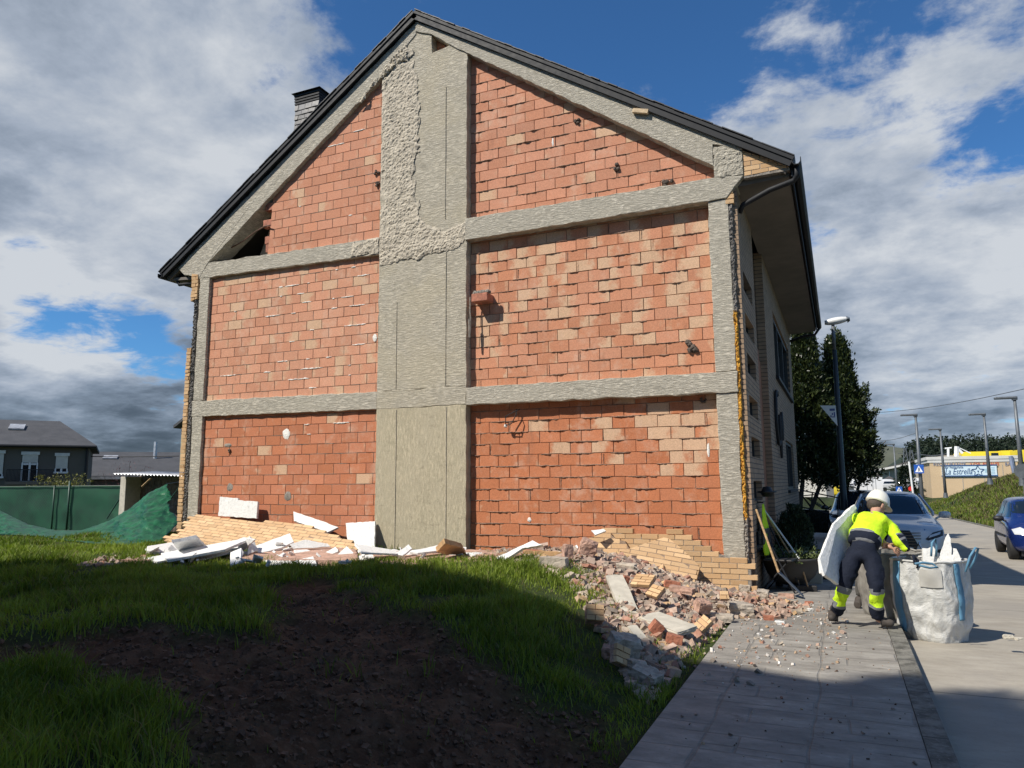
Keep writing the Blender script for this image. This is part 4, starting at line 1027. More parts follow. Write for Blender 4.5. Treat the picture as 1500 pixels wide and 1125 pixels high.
def brick_chunk(px, py, nb, nc, label, rot, t=.12, group=None, cat='brick fragment', lift=0):
    """a broken piece of tan facing: nb bricks by nc courses with mortar between and a grey back"""
    p = place(px, py); root = empty('brick_fragment', (p.x, p.y, p.z+lift), label=label, cat=cat, group=group); root.rotation_euler = [R(a) for a in rot]; root.scale = (.64,)*3
    w, h = nb*.245, nc*.075
    a = bricks([(-w/2, 0), (w/2, 0), (w/2, h), (-w/2, h)], lambda u, v, ww: Vector((u, v, t/2+ww)), .075, .245, .009, .05, 'clip', random.Random(int(px)), .002, tancol()).build('face_bricks', 'tan_face_brick', root, fix=False)
    mb = MB(); n = 6
    for ax in range(3):
        for sg in (-1, 1):
            def f(u, v, ax=ax, sg=sg):
                q = [0, 0, 0]; q[ax] = sg; q[(ax+1) % 3] = (u*2-1); q[(ax+2) % 3] = (v*2-1); k = .97+.05*N3(q[0]*2+px, q[1]*2, q[2]*2)
                return Vector((q[0]*k*w/2*.98, h/2+q[1]*k*h/2*.98, -.006+q[2]*k*(t/2-.012)))
            mb.grid(n, n, f)
    mb.build('mortar_back', 'rubble_pink', root, weld=.0004)
    return root
brick_chunk(871, 922, 1, 3, 'squat chunk of tan brick alone on the grass edge, left of the rubble', (62, 5, 28), t=.2, lift=.06)
brick_chunk(938, 880, 1.4, 4, 'tan brick fragment with four courses lying face up in mid rubble', (28, 0, -12), t=.1, lift=.14)
brick_chunk(955, 893, 1, 3, 'small tan brick fragment just below the four-course one', (38, 8, -30), t=.09, lift=.12)
brick_chunk(1024, 932, .8, 3, 'bright tan brick fragment at the pavement side, below the pale slab', (45, 20, -42), t=.09, lift=.06)
brick_chunk(908, 985, 1, 3, 'shaded brown brick fragment tipped on end at the lower heap', (70, 25, 60), t=.12, lift=.05)
brick_chunk(1062, 893, .6, 2, 'little tan brick fragment on the crest near the corner column', (60, 0, 20), t=.08, lift=.1)
chunk('slab_fragment', 912, 884, (1.25, .24, .07), 'pale_slab', 'long pale concrete strip sloping down over the grass', (0, 17, -64), 3, cat='concrete piece', lift=.08, rough=.25)
chunk('slab_fragment', 978, 925, (.62, .34, .06), 'pale_slab', 'wide smooth pale slab in the lower middle of the rubble', (6, 9, -30), 4, cat='concrete piece', lift=.08, rough=.25)
chunk('slab_fragment', 935, 938, (.34, .12, .045), 'pale_slab', 'narrow pale sliver of slab beside the shaded stones', (0, 20, -50), 5, cat='concrete piece', lift=.05, rough=.3)
chunk('hollow_brick_fragment', 852, 849, (.50, .16, .13), 'rubble_brick', 'long red hollow brick fragment at the top of the grass slope', (0, 3, 2), 6, cat='brick fragment', lift=.02, rough=.25)
chunk('mortar_block', 884, 842, (1.15, .2, .15), 'rubble_grey', 'long ragged grey mortar beam below the leaning brick panel', (0, 4, -7), 7, cat='mortar piece', lift=.12, rough=.5)
chunk('mortar_block', 812, 838, (.42, .22, .16), 'rubble_grey', 'ribbed grey mortar block left of the long mortar beam', (0, 2, 5), 8, cat='mortar piece', lift=.1, rough=.4)
chunk('brick_lump', 862, 822, (.28, .22, .24), 'rubble_pink', 'dark reddish lump leaning at the left foot of the brick panel', (10, 20, 20), 9, cat='brick fragment', lift=.16, rough=.9)
chunk('brick_lump', 832, 826, (.16, .14, .22), 'rubble_pink', 'upright tan-red lump right of the ribbed block', (0, 5, 40), 10, cat='brick fragment', lift=.14, rough=.7)
chunk('stone', 915, 965, (.30, .24, .22), 'rubble_grey', 'large dark stone in shade, top of the lower heap', (10, 10, 30), 11, cat='stone', lift=.06, rough=.8)
chunk('stone', 928, 985, (.22, .18, .12), 'rubble_grey', 'flat dark stone under the large shaded one', (0, 10, 60), 12, cat='stone', lift=.03, rough=.7)
chunk('stone', 948, 1003, (.28, .2, .14), 'rubble_grey', 'lowest stone of the heap beside the pavement edge', (5, 15, -20), 13, cat='stone', lift=.03, rough=.8)
chunk('stone', 893, 965, (.16, .14, .12), 'rubble_pink', 'small pinkish stone left of the large shaded one', (5, 15, 10), 14, cat='stone', lift=.03, rough=.8)
chunk('concrete_lump', 1085, 902, (.34, .24, .17), 'rubble_grey', 'big grey concrete lump at the pavement end of the rubble', (4, 5, 18), 15, cat='concrete piece', lift=.05, rough=.7)
chunk('concrete_lump', 1050, 912, (.44, .16, .11), 'rubble_grey', 'long jagged mortar lump bordering the pavement', (0, 2, 6), 16, cat='concrete piece', lift=.04, rough=.7)
chunk('concrete_lump', 1030, 905, (.2, .18, .16), 'rubble_pink', 'dark pinkish lump behind the long jagged one', (20, 5, 40), 17, cat='concrete piece', lift=.12, rough=.8)
chunk('concrete_lump', 1092, 872, (.2, .16, .14), 'rubble_grey', 'round grey lump under the corner column', (10, 5, 0), 18, cat='concrete piece', lift=.09, rough=.7)
chunk('concrete_lump', 1118, 880, (.18, .16, .12), 'rubble_grey', 'grey lump right of the round one below the corner', (10, 5, 0), 19, cat='concrete piece', lift=.07, rough=.7)
chunk('brick_piece', 1000, 880, (.36, .14, .09), 'rubble_pink', 'flat pink plank-like piece across the middle rubble', (0, 6, -10), 20, cat='brick fragment', lift=.14, rough=.35)
chunk('brick_piece', 985, 868, (.24, .12, .1), 'rubble_brick', 'red piece near the foot of the leaning panel', (0, 10, 20), 21, cat='brick fragment', lift=.1, rough=.4)
chunk('brick_piece', 916, 871, (.09, .1, .16), 'rubble_brick', 'upright bright red shard beside the pale strip', (10, 20, 30), 22, cat='brick fragment', lift=.14, rough=.3)
chunk('brick_piece', 962, 935, (.14, .12, .14), 'rubble_brick', 'red shard at the left end of the wide pale slab', (10, 40, 30), 23, cat='brick fragment', lift=.08, rough=.4)
chunk('brick_piece', 988, 950, (.18, .14, .12), 'rubble_brick', 'dark red brick with a hollow end in the lower heap', (0, 12, 15), 24, cat='brick fragment', lift=.06, rough=.3)
chunk('brick_piece', 1126, 908, (.13, .08, .07), 'rubble_brick', 'small ribbed red brick bit on the pavement by the lumps', (0, 0, 12), 25, cat='brick fragment', rough=.2)
chunk('brick_piece', 1146, 899, (.10, .07, .05), 'rubble_brick', 'tiny red brick bit right of the ribbed one', (0, 8, -20), 26, cat='brick fragment', rough=.2)
chunk('brick_piece', 1185, 884, (.11, .09, .04), 'rubble_brick', 'orange brick flake at the outer tip of the spill', (0, 0, 20), 27, cat='brick fragment', rough=.2)
chunk('hollow_brick_fragment', 1152, 876, (.26, .14, .09), 'rubble_pink', 'dark red hollow block in shade by the planter', (0, 0, -3), 28, cat='brick fragment', rough=.2)
chunk('foam_crumb', 1142, 914, (.12, .06, .05), 'styrofoam', 'white foam crumb on the pavement beside the rubble', (0, 0, 10), 29, cat='foam crumb', rough=.8)
chunk('foam_crumb', 1186, 895, (.09, .07, .05), 'styrofoam', 'white foam crumb nearest the worker, by the orange flake', (0, 0, 40), 30, cat='foam crumb', rough=.8)
chunk('stone', 1477, 935, (.10, .08, .05), 'pale_slab', 'pale pebble alone on the road right of the white sack', (0, 0, 10), 31, cat='stone', rough=.7)
chunk('stone', 1493, 937, (.09, .06, .03), 'pale_slab', 'flat pale pebble at the photo edge beyond the other one', (0, 0, 30), 32, cat='stone', rough=.7)
chunk('stone', 1109, 936, (.06, .05, .03), 'rubble_grey', 'small stone on the pavement in front of the heap', (0, 0, 30), 33, cat='stone', rough=.7)

# fallen panels of tan facing
def plane_pts(P0, P1, P2, udir):
    a, b_, c = [onY(*p) for p in (P0, P1, P2)]; n = (b_-a).cross(c-a).normalized()
    if n.dot(EY-a) < 0: n = -n
    def hit(px, py):
        d = ray(px, py); t = (a-EY).dot(n)/d.dot(n); return EY+d*t
    u0, u1 = hit(*udir[0]), hit(*udir[1]); U = (u1-u0).normalized(); V = n.cross(U); V = -V if V.z < 0 else V
    def uv(px, py): q = hit(px, py)-a; return (q.dot(U), q.dot(V))
    return a, U, V, n, uv
simple('panel_mortar', (.27, .19, .13), .95, .2, 30, .5, .01)
def panel(name, P, udir, pix, label, t=.1, seed=1, mode='whole', bright=1., cat='brick panel', backed=True):
    a, U, V, n, uv = plane_pts(*P, udir); poly = [uv(*q) for q in pix]
    root = empty(name, a, label=label, cat=cat)
    fn = lambda u, v, w: U*u+V*v+n*w
    bricks(poly, fn, .075, .245, .009, t*.6, mode, random.Random(seed), .0012, tancol((.51*bright, .33*bright, .18*bright), (.60*bright, .41*bright, .235*bright))).build('face_bricks', 'tan_face_brick', root, fix=False)
    if backed:
        pc = ccw(poly); cx = sum(p[0] for p in pc)/len(pc); cy = sum(p[1] for p in pc)/len(pc)
        out = []
        for i in range(len(pc)):
            p, q = pc[i], pc[(i+1) % len(pc)]; L = math.hypot(q[0]-p[0], q[1]-p[1]); k = max(1, int(L/.06))
            for j in range(k):
                s_ = j/k; x, y = p[0]+(q[0]-p[0])*s_, p[1]+(q[1]-p[1])*s_; f = .95+.02*N3(x*9, y*9, seed)
                out.append((cx+(x-cx)*f, cy+(y-cy)*f))
        MB().prism(out, fn, -.004, -t).build('mortar_back', 'panel_mortar', root)
    return root
panel('fallen_brick_panel', ((245, 806, 10.1), (515, 822, 10.05), (390, 763, 10.84)), ((300, 770), (500, 797)),
      [(226, 818), (243, 786), (262, 781), (270, 762), (286, 754), (310, 757), (355, 763), (395, 764), (430, 766), (470, 776), (500, 785), (522, 798), (526, 806), (518, 828)], 'long tan brick panel slumped against the left foot of the wall', seed=31, bright=1.04)
panel('fallen_brick_panel', ((871, 828, 10.35), (1018, 856, 10.45), (974, 786, 10.86)), ((890, 820), (1010, 842)),
      [(866, 832), (868, 820), (922, 803), (974, 786), (990, 794), (1006, 810), (1026, 827), (1018, 858), (990, 856), (940, 848)], 'tan brick panel leaning on the wall with a dark hole at its right', seed=33, bright=.92, mode='clip')
panel('fallen_brick_panel', ((872, 822, 10.72), (924, 822, 10.72), (890, 782, 10.80)), ((872, 795), (922, 797)),
      [(871, 824), (873, 783), (893, 780), (903, 790), (916, 792), (924, 806), (918, 814), (890, 826)], 'small pale brick panel with white broken edges left of the leaning one', seed=35, bright=1.12, t=.12)
o = hb(bricks([(-3.46, -.35), (-1.19, -.35), (-1.19, .34), (-1.62, .46), (-1.78, .56), (-2.0, .68), (-2.1, .75), (-2.5, .72), (-2.7, .70), (-3.3, .80), (-3.46, .80)], fz(FY-.12), .075, .245, .009, .1, 'whole', random.Random(8), .0015, tancol()), 'standing_facing', 'tan_face_brick', fix=False, label='remnant of tan facing still standing at the foot of the wall')
hb(MB().prism(ccw([(-3.40, -.35), (-1.21, -.35), (-1.21, .30), (-1.7, .46), (-2.1, .68), (-2.6, .64), (-3.35, .74)]), fz(FY-.114), 0, -.11), 'mortar', 'mortar_grey')

# white foam boards
def gb_(px, py, lift): return onZ(px, py, .39+lift)
def board(pix, th, label, mat='styrofoam', group=None, name='foam_board', cat='foam board', rag=.012):
    pts = [gb_(*p) if p[2] < 2 else onY(*p) for p in pix]; c = sum(pts, Vector())/len(pts)
    n = Vector()
    for i in range(len(pts)): n += (pts[i]-c).cross(pts[(i+1) % len(pts)]-c)
    n.normalize(); n = -n if n.dot(EY-c) < 0 else n
    out = []
    for i in range(len(pts)):
        a, b_ = pts[i], pts[(i+1) % len(pts)]; L = (b_-a).length; k = max(1, int(L/.045)); e = (b_-a).normalized().cross(n)
        for j in range(k):
            q = a+(b_-a)*(j/k)
            if j: q = q+e*rag*N3(q.x*14, q.y*14, q.z*14+i)
            out.append(q-c)
    out = [q-n*q.dot(n) for q in out]; k = len(out)
    mb = MB(); mb.add([q+n*th/2 for q in out]+[q-n*th/2 for q in out], [tuple(range(k)), tuple(range(2*k-1, k-1, -1))]+[(i, k+i, k+(i+1) % k, (i+1) % k) for i in range(k)])
    o = mb.build(name, mat, bevel=.004); o.location = c
    return tag(o, label, cat, group)
G = 'white foam boards fallen along the wall'
B = [
 ([(323, 728, 10.93), (350, 730, 10.93), (350, 733, 10.93), (379, 735, 10.93), (377, 760, 10.88), (321, 756, 10.88)], .05, 'white foam board standing upright against the red brick, notched top'),
 ([(430, 750, 10.95), (470, 764, 10.95), (496, 773, 10.93), (480, 781, 10.8), (431, 764, 10.8)], .04, 'wedge of white foam leaning behind the long brick panel'),
 ([(508, 768, 10.9), (550, 764, 10.95), (549, 806, 10.7), (520, 806, 10.7), (508, 790, 10.7)], .05, 'white foam board standing at the left edge of the concrete pier'),
 ([(216, 799, .16), (266, 797, .12), (270, 812, .04), (215, 812, .05)], .05, 'leftmost flat white foam board, near the green sheet'),
 ([(252, 794, .30), (288, 785, .36), (302, 801, .16), (263, 808, .12)], .05, 'short white foam block with dark gaps left of the long boards'),
 ([(203, 820, .02), (330, 799, .14), (352, 803, .14), (230, 824, .03)], .028, 'long narrow white foam board at the front of the left heap'),
 ([(236, 814, .08), (355, 789, .28), (368, 791, .26), (330, 806, .18), (246, 821, .08)], .036, 'long foam board tilted on top of the left heap, grey underside'),
 ([(270, 815, .05), (345, 801, .14), (362, 804, .12), (290, 821, .04)], .028, 'thin foam board wedged under the tilted one'),
 ([(334, 803, .10), (352, 788, .30), (366, 792, .28), (368, 806, .10), (340, 815, .04)], .036, 'square foam piece right of the tilted long board'),
 ([(364, 787, .30), (372, 789, .28), (376, 808, .10), (363, 812, .08)], .028, 'upright sliver of foam between two larger boards'),
 ([(375, 798, .18), (425, 787, .26), (430, 789, .26), (413, 808, .08), (378, 812, .06)], .036, 'triangular pointed foam board in the middle of the heap'),
 ([(386, 822, .03), (398, 817, .05), (432, 816, .06), (438, 827, .02), (400, 829, .02)], .028, 'foam slab lying nearest the grass'),
 ([(438, 822, .04), (459, 816, .08), (464, 828, .02), (440, 828, .02)], .036, 'small foam slab right of the one nearest the grass'),
 ([(424, 797, .2), (448, 792, .24), (480, 796, .2), (484, 801, .15), (430, 805, .12)], .028, 'ragged foam strip lying against the end of the brick panel'),
 ([(430, 808, .1), (450, 805, .12), (460, 812, .06), (434, 816, .05)], .028, 'small ragged foam scrap below the ragged strip'),
 ([(473, 812, .08), (492, 803, .14), (496, 808, .12), (478, 817, .05)], .03, 'tiny foam scrap on the pinkish mortar'),
 ([(494, 812, .10), (508, 803, .16), (518, 811, .1), (512, 821, .03), (498, 820, .03)], .036, 'rounded foam lump at the left end of the crossed boards'),
 ([(519, 798, .26), (580, 807, .16), (582, 813, .13), (530, 810, .2)], .026, 'foam strip pointing down right in front of the pier'),
 ([(512, 817, .06), (655, 801, .16), (662, 805, .14), (600, 813, .1), (515, 823, .04)], .026, 'longest thin foam strip crossing in front of the pier'),
 ([(578, 812, .14), (598, 800, .22), (604, 803, .2), (590, 816, .1)], .028, 'short foam offcut crossing the longest strip'),
 ([(600, 807, .18), (650, 800, .2), (667, 802, .2), (612, 814, .12)], .028, 'second foam strip overlapping at the right end of the crossed boards'),
 ([(657, 811, .10), (706, 811, .10), (707, 818, .08), (657, 817, .08)], .036, 'short straight foam bar below the pier corner'),
 ([(727, 818, .12), (783, 794, .34), (792, 796, .34), (770, 808, .22), (735, 822, .1)], .036, 'slanting foam board propped right of the pier'),
 ([(722, 838, 9.3), (768, 813, 9.75), (774, 816, 9.75), (772, 834, 9.5), (728, 842, 9.2)], .036, 'foam board standing on edge in the grass, turned to the shade'),
 ([(840, 802, 10.4), (846, 799, 10.4), (853, 812, 10.2), (849, 815, 10.2)], .03, 'little white foam stick left of the brick lump'),
 ([(866, 778, 10.65), (885, 775, 10.68), (888, 779, 10.68), (872, 784, 10.6)], .03, 'white foam scrap on top of the small pale brick panel'),
 ([(620, 826, .03), (655, 818, .08), (664, 822, .06), (640, 832, .02)], .028, 'foam piece half hidden in the grass below the pier'),
]
for pix, th, lab in B: board(pix, th, lab, group=G)
rng = random.Random(40); fm = MB()
for i in range(110):
    px_ = rng.choice((rng.uniform(205, 470), rng.uniform(205, 470), rng.uniform(480, 720))); py_ = rng.gauss(813, 6) if px_ < 480 else rng.gauss(812, 5); py_ = min(828, max(798, py_)); q = gb_(px_, py_, .02+.10*rng.random()); s_ = rng.choice((.03, .05, .08, .16))*rng.uniform(.6, 1.5)
    hull_chunk(fm, q, (s_*1.6, s_*.8, rng.choice((.02, .035))), rng)
tag(fm.build('foam_crumbs', 'styrofoam', fix=False), 'scattered crumbs and shards of white foam between the boards', 'foam', kind='stuff')
# tan pieces and mortar slabs among them
board([(545, 816, .05), (640, 808, .07), (740, 811, .09), (835, 817, .06), (830, 832, .04), (700, 832, .03), (560, 831, .03)], .10, 'broad pinkish mortar slab lying in front of the pier', 'rubble_pink', name='mortar_slab', cat='mortar piece', rag=.05)
board([(330, 820, .02), (385, 812, .04), (470, 803, .10), (520, 808, .09), (525, 826, .03), (400, 824, .02)], .08, 'low pinkish mortar slab under the middle foam boards', 'rubble_pink', name='mortar_slab', cat='mortar piece', rag=.05)
board([(638, 802, .24), (652, 795, .32), (676, 798, .26), (682, 808, .14), (655, 811, .14)], .07, 'tan brick flake behind the foam bar by the pier', simple('tan_piece', (.50, .31, .15), .9, .2, 14, .4, dirt=.2), name='brick_flake', cat='brick fragment')
board([(765, 806, .2), (835, 808, .18), (838, 816, .12), (770, 812, .14)], .07, 'tan brick course lying flat right of the slanting foam', 'tan_piece', name='brick_flake', cat='brick fragment')
chunk('hollow_brick_fragment', 780, 818, (.3, .14, .12), 'rubble_brick', 'perforated red brick behind the board on edge', (0, 0, 5), 41, cat='brick fragment', lift=.05, rough=.25)
o = board([(775, 832, .03), (797, 812, .2), (802, 814, .2), (780, 835, .02)], .03, 'yellow plank stub right of the board on edge', 'wood_stick', name='plank', cat='plank')
chunk('brick_lump', 200, 826, (.55, .2, .12), 'rubble_pink', 'brown lump of mortared brick at the far left of the foam heap', (0, 0, 5), 42, cat='brick fragment', lift=-.02, rough=.7)

# ------------------------------------------------------------------ green sheet, fence and hut at the left
m, nt, b = newmat('green_sheet'); p = coords(nt)
n1 = nt.noise(nt.map(p, (1, 1, .5)), 5, 6, .6, .6); c = nt.mix(nt.ss(n1, .35, .7), (.004, .065, .022, 1), (.02, .17, .06, 1))
nt.put(b.inputs['Base Color'], c); b.inputs['Roughness'].default_value = .38; nt.put(b.inputs['Normal'], nt.bump(n1, .7, .05))
tr_ = nt.new('ShaderNodeBsdfTranslucent'); tr_.inputs[0].default_value = (.01, .16, .07, 1); mx = nt.new('ShaderNodeMixShader'); mx.inputs[0].default_value = .25
nt.l.new(b.outputs[0], mx.inputs[1]); nt.l.new(tr_.outputs[0], mx.inputs[2]); nt.l.new(mx.outputs[0], m.node_tree.nodes['Material Output'].inputs[0])
def interp(lst, t):
    k = (len(lst)-1)*t; i = min(int(k), len(lst)-2); f = k-i; return [a+(b_-a)*f for a, b_ in zip(lst[i], lst[i+1])]
TT = [(-60, 722, 12.8), (0, 748, 12.6), (40, 768, 12.3), (80, 777, 12.2), (120, 777, 12.2), (160, 763, 12.4), (190, 745, 12.6), (218, 722, 12.8), (245, 709, 13.0)]
BT = [(-60, 792, 11.2), (0, 792, 10.9), (50, 795, 10.6), (95, 798, 10.35), (135, 808, 9.9), (175, 814, 9.8), (208, 813, 9.9), (232, 796, 10.6), (262, 766, 11.8)]
mb = MB()
def tf(u, v):
    a, b_ = interp(TT, u), interp(BT, u); A, Bp = onY(*a), onY(*b_); q = A.lerp(Bp, v)
    f = math.sin(v*PI)*.10; fold = N3(u*9+v*1.5, v*2.2-u*2)*.22*math.sin(min(1, v*1.15)*PI)+.12*abs(N3(u*22-v*9, v*5+u*7))*math.sin(v*PI)+.05*N3(u*48+v*9, v*12, 3)+.02*N3(u*110, v*30, 3)
    q.y -= fold+f*.5; q.z += .05*N3(u*30, v*9, 6)*v*(1-v)*2
    q.z = max(q.z, gzf(max(-30, q.x), q.y)+.02)
    return q
mb.grid(150, 50, tf)
o = mb.build('green_sheet', 'green_sheet', smooth=True, fix=False); sm = o.modifiers.new('thick', 'SOLIDIFY'); sm.thickness = .004
tag(o, 'crumpled green plastic sheet sagging from the hut to the lawn', 'tarpaulin')
ties = MB().tube([onY(243, 709, 13.0)+Vector((0, 0, .0)), onY(262, 706, 14.5)], .008, 5)
tag(ties.build('tie_rope', 'dark_paint'), 'thin dark rope from the tip of the green sheet to the hut', 'rope')
simple('fence_screen', (.008, .075, .034), .7, .3, 3, .4, .02); simple('fence_green', (.012, .05, .03), .5, .2, 8, .1)
fe = empty('mesh_fence', onY(93, 776, 17.6), label='green chain-link fence with green screening behind the lawn', cat='fence')
fo = -fe.location.copy()
FA, FB = onY(-140, 708, 17.0), onY(191, 714, 18.6)
def fenceP(t, z): q = FA.lerp(FB, t); return Vector((q.x, q.y, z))
zt0 = 1.47; zb0 = -.25
mb = MB()
def ff(u, v): q = fenceP(u, zb0+(zt0-zb0)*v); q.y += .03*N3(u*18, v*3); return q
mb.grid(80, 14, ff); o = mb.build('screen', 'fence_screen', fe, smooth=True, fix=False); o.location = fo
wm = MB(); Lf = (FB-FA).length; hF = zt0-zb0+.04
k = int(Lf/.11)
def wire(a, b_):
    d = (b_-a).normalized(); u = Vector((0, 1, 0)).cross(d).normalized()*.0045; y = Vector((0, -.05, 0))
    wm.add([a-u+y, a+u+y, b_+u+y, b_-u+y], [(0, 1, 2, 3)])
for i in range(-16, k+1):
    t0, t1 = i*.11/Lf, (i*.11+hF)/Lf
    if 0 <= t0 and t1 <= 1: wire(fenceP(t0, zb0), fenceP(t1, zb0+hF)); wire(fenceP(t1, zb0), fenceP(t0, zb0+hF))
o = wm.build('chain_link', 'fence_green', fe, fix=False); o.location = fo
def post(px, top, r=.03):
    t = (onY(px, 700, 17.9).x-FA.x)/(FB.x-FA.x); q = fenceP(t, 0); q.y -= .09; return MB().tube([(q.x, q.y, -.3), (q.x, q.y, top)], r, 8)
for px, tp in ((-60, 1.5), (76, 1.50), (94, 1.66), (190, 1.56)):
    o = post(px, tp, .035 if px == 94 else .028).build('post', 'fence_green', fe, smooth=True); o.location = fo
a = onY(160, 760, 18.1); b_ = onY(188, 716, 18.3); o = MB().tube([a+Vector((0, -.1, 0)), b_+Vector((0, -.1, 0))], .022, 6).build('brace', 'fence_green', fe); o.location = fo
o = MB().tube([fenceP(0, zt0)+Vector((0, -.05, 0)), fenceP(1, zt0)+Vector((0, -.05, 0))], .016, 6).build('top_rail', 'fence_green', fe); o.location = fo
# hut
hut = empty('garden_hut', onY(230, 775, 17), label='low brick hut with a sheet roof beside the green fence', cat='hut'); ho = -hut.location.copy()
def hp(mb, n, mat, **k): o = mb.build(n, mat, hut, **k); o.location = ho; return o
simple('old_brick_wall', (.20, .14, .10), .95, .35, 9, .8, .03); simple('sheet_metal', (.52, .52, .53), .45, .2, 5, .1, metal=.6)
a, b_ = onY(196, 776, 17.4), onY(290, 776, 17.4); zt = onY(200, 697, 17.4).z
hp(MB().box((a.x, 17.5, -.4), (b_.x+.6, 17.62, zt)), 'rear_wall', 'old_brick_wall')
courses = MB()
for i in range(15):
    z = -.2+i*.13
    for j in range(9):
        x = a.x+.02+j*.3+(.15 if i % 2 else 0)
        if x+.28 < b_.x+.5 and z+.12 < zt: courses.box((x, 17.46+.01*N3(i, j), z), (x+.285, 17.5, z+.118))
hp(courses, 'block_courses', 'old_brick_wall')
hp(MB().box((a.x-.14, 16.9, -.4), (a.x+.12, 17.5, onY(196, 698, 16.9).z)), 'pier', 'pale_slab', bevel=.02)
rf = MB()
zz = onY(200, 694, 17).z; n = 46; x0, x1 = a.x+.0, b_.x+.5
rf.grid(n*4, 2, lambda u, v: Vector((x0+(x1-x0)*u, 16.5+1.5*v, zz+.02*math.sin(u*n*2*PI*.5)-.10*u+.08*v)))
o = hp(rf, 'sheet_roof', 'sheet_metal', smooth=True, fix=False); o.modifiers.new('t', 'SOLIDIFY').thickness = .01
hp(MB().tube([onY(208, 713, 16.6), onY(222, 700, 16.6)], .03, 5), 'leaning_stick', 'wood_stick')
hp(MB().tube([onY(265, 700, 16.6), onY(265, 780, 16.6)], .03, 6), 'frame_post', 'fence_green')
hp(MB().tube([onY(243, 740, 16.6), onY(264, 712, 16.6)], .02, 6), 'frame_brace', 'fence_green')

# ------------------------------------------------------------------ houses behind the plot
simple('grey_render', (.115, .105, .088), .9, .1, 1.2, .1); simple('roof_slate_far', (.060, .060, .064), .75, .15, 2, .3, .02)  # grey walls set darker: shade put into the render colour
class Wallframe:
    """vertical plane through a pixel at a given range, turned by ang about z; hit() gives local (u, z)"""
    def __init__(s, px, py, rng_, ang):
        s.A = EY+ray(px, py)*rng_; s.A.z = -.7; s.U = Vector((math.cos(ang), math.sin(ang), 0)); s.N = Vector((-math.sin(ang), math.cos(ang), 0)); s.ang = ang
    def hit(s, px, py, dep=0):
        d = ray(px, py); t = (s.A+s.N*dep-EY).dot(s.N)/d.dot(s.N); q = EY+d*t-s.A; return q.dot(s.U), q.z
wf = Wallframe(131, 700, 44, R(52)); h_ = wf.hit
gh = empty('grey_house', wf.A, wf.ang, 'grey rendered house with hipped slate roof and shuttered windows beyond the green fence', 'building')
def gp_(mb, n, mat, par=None, **k): return mb.build(n, mat, par or gh, **k)
ez = h_(100, 652.5)[1]; xl = h_(-220, 650)[0]; xr = h_(131, 650)[0]; D_ = 9.0
gp_(MB().box((xl, 0, -1), (xr, D_, ez-.05)), 'wall', 'grey_render')
xe = xr+.4; xrt, rt = h_(88, 617, D_/2)
rfm = MB().add([(xl, -.4, ez), (xe, -.4, ez), (xe, D_, ez), (xl, D_, ez), (xl, D_/2, rt), (xrt, D_/2, rt), (xl, -.4, ez-.15), (xe, -.4, ez-.15), (xe, D_, ez-.15), (xl, D_, ez-.15)],
               [(0, 1, 5, 4), (1, 2, 5), (2, 3, 4, 5), (0, 6, 7, 1), (1, 7, 8, 2), (6, 9, 8, 7), (2, 8, 9, 3), (0, 4, 3, 9, 6)])
gp_(rfm, 'roof', 'roof_slate_far', fix=True)
gp_(MB().tube([(xl, -.42, ez-.08), (xe, -.42, ez-.08)], .08, 8), 'gutter', 'dark_metal')
gp_(MB().tube([(xr-.1, -.1, ez-.1), (xr-.1, -.1, -.8)], .06, 8), 'downpipe', 'dark_metal')
def win(px0, px1, py0, py1, shut, door=False):
    a, c = h_(px0, py0), h_(px1, py1); az, cz_ = a[1], c[1]; a0, c0 = a[0], c[0]
    f = gp_(MB().box((a0, -.03, cz_), (c0, .01, az)), 'window', 'window_dark')
    zs = az-(az-cz_)*shut
    MB().box((a0-.05, -.10, az-.12), (c0+.05, -.02, az+.06)).build('shutter_box', 'white_paint', f)
    MB().box((a0+.02, -.055, zs), (c0-.02, -.032, az-.122)).build('roller_blind', 'roller_blind', f)
    xm = (a0+c0)/2; q = MB().box((xm-.05, -.05, cz_), (xm+.05, -.031, zs))
    q.box((a0, -.06, cz_), (a0+.07, -.031, zs)).box((c0-.07, -.06, cz_), (c0, -.031, zs)).box((a0-.05, -.12, cz_-.1), (c0+.05, -.031, cz_))
    if door: q.box((a0+.08, -.052, cz_+.9), (xm-.06, -.031, cz_+1.0)).box((xm+.06, -.052, cz_+.9), (c0-.08, -.031, cz_+1.0))
    q.build('frame', 'white_paint', f)
win(33, 54, 663, 704, .36, True); win(82, 99, 665, 691, .82); win(-14, 4, 661, 698, .9); win(-70, -50, 660, 690, .6)
bal = MB(); a, c = h_(10, 688, -.7), h_(77, 705, -.7)
bal.box((a[0], -.72, a[1]-.02), (c[0], -.68, a[1]+.03)).box((a[0], -.72, c[1]), (c[0], -.68, c[1]+.04))
for i in range(36): x = a[0]+(c[0]-a[0])*i/35; bal.box((x-.012, -.715, c[1]+.04), (x+.012, -.685, a[1]-.02))
gp_(bal, 'balcony_railing', 'dark_metal'); gp_(MB().box((a[0]-.05, -.75, c[1]-.18), (c[0]+.05, -.01, c[1]-.01)), 'balcony_slab', 'grey_render')
def on_slope(px, py):
    lo, hi = -.4, D_/2
    for _ in range(40):
        m_ = (lo+hi)/2; zs = ez+(rt-ez)*(m_+.4)/(D_/2+.4)
        if h_(px, py, m_)[1] > zs: lo = m_
        else: hi = m_
    return h_(px, py, m_)[0], m_, zs
sx_, sy_, sz_ = on_slope(25, 627); sl_ = math.atan2(rt-ez, D_/2+.4)
gp_(MB().box((-.4, -.5, .0), (.4, .5, .10), Matrix.Translation((sx_, sy_, sz_+.02)) @ Matrix.Rotation(sl_, 4, 'X')), 'skylight', 'sheet_metal')
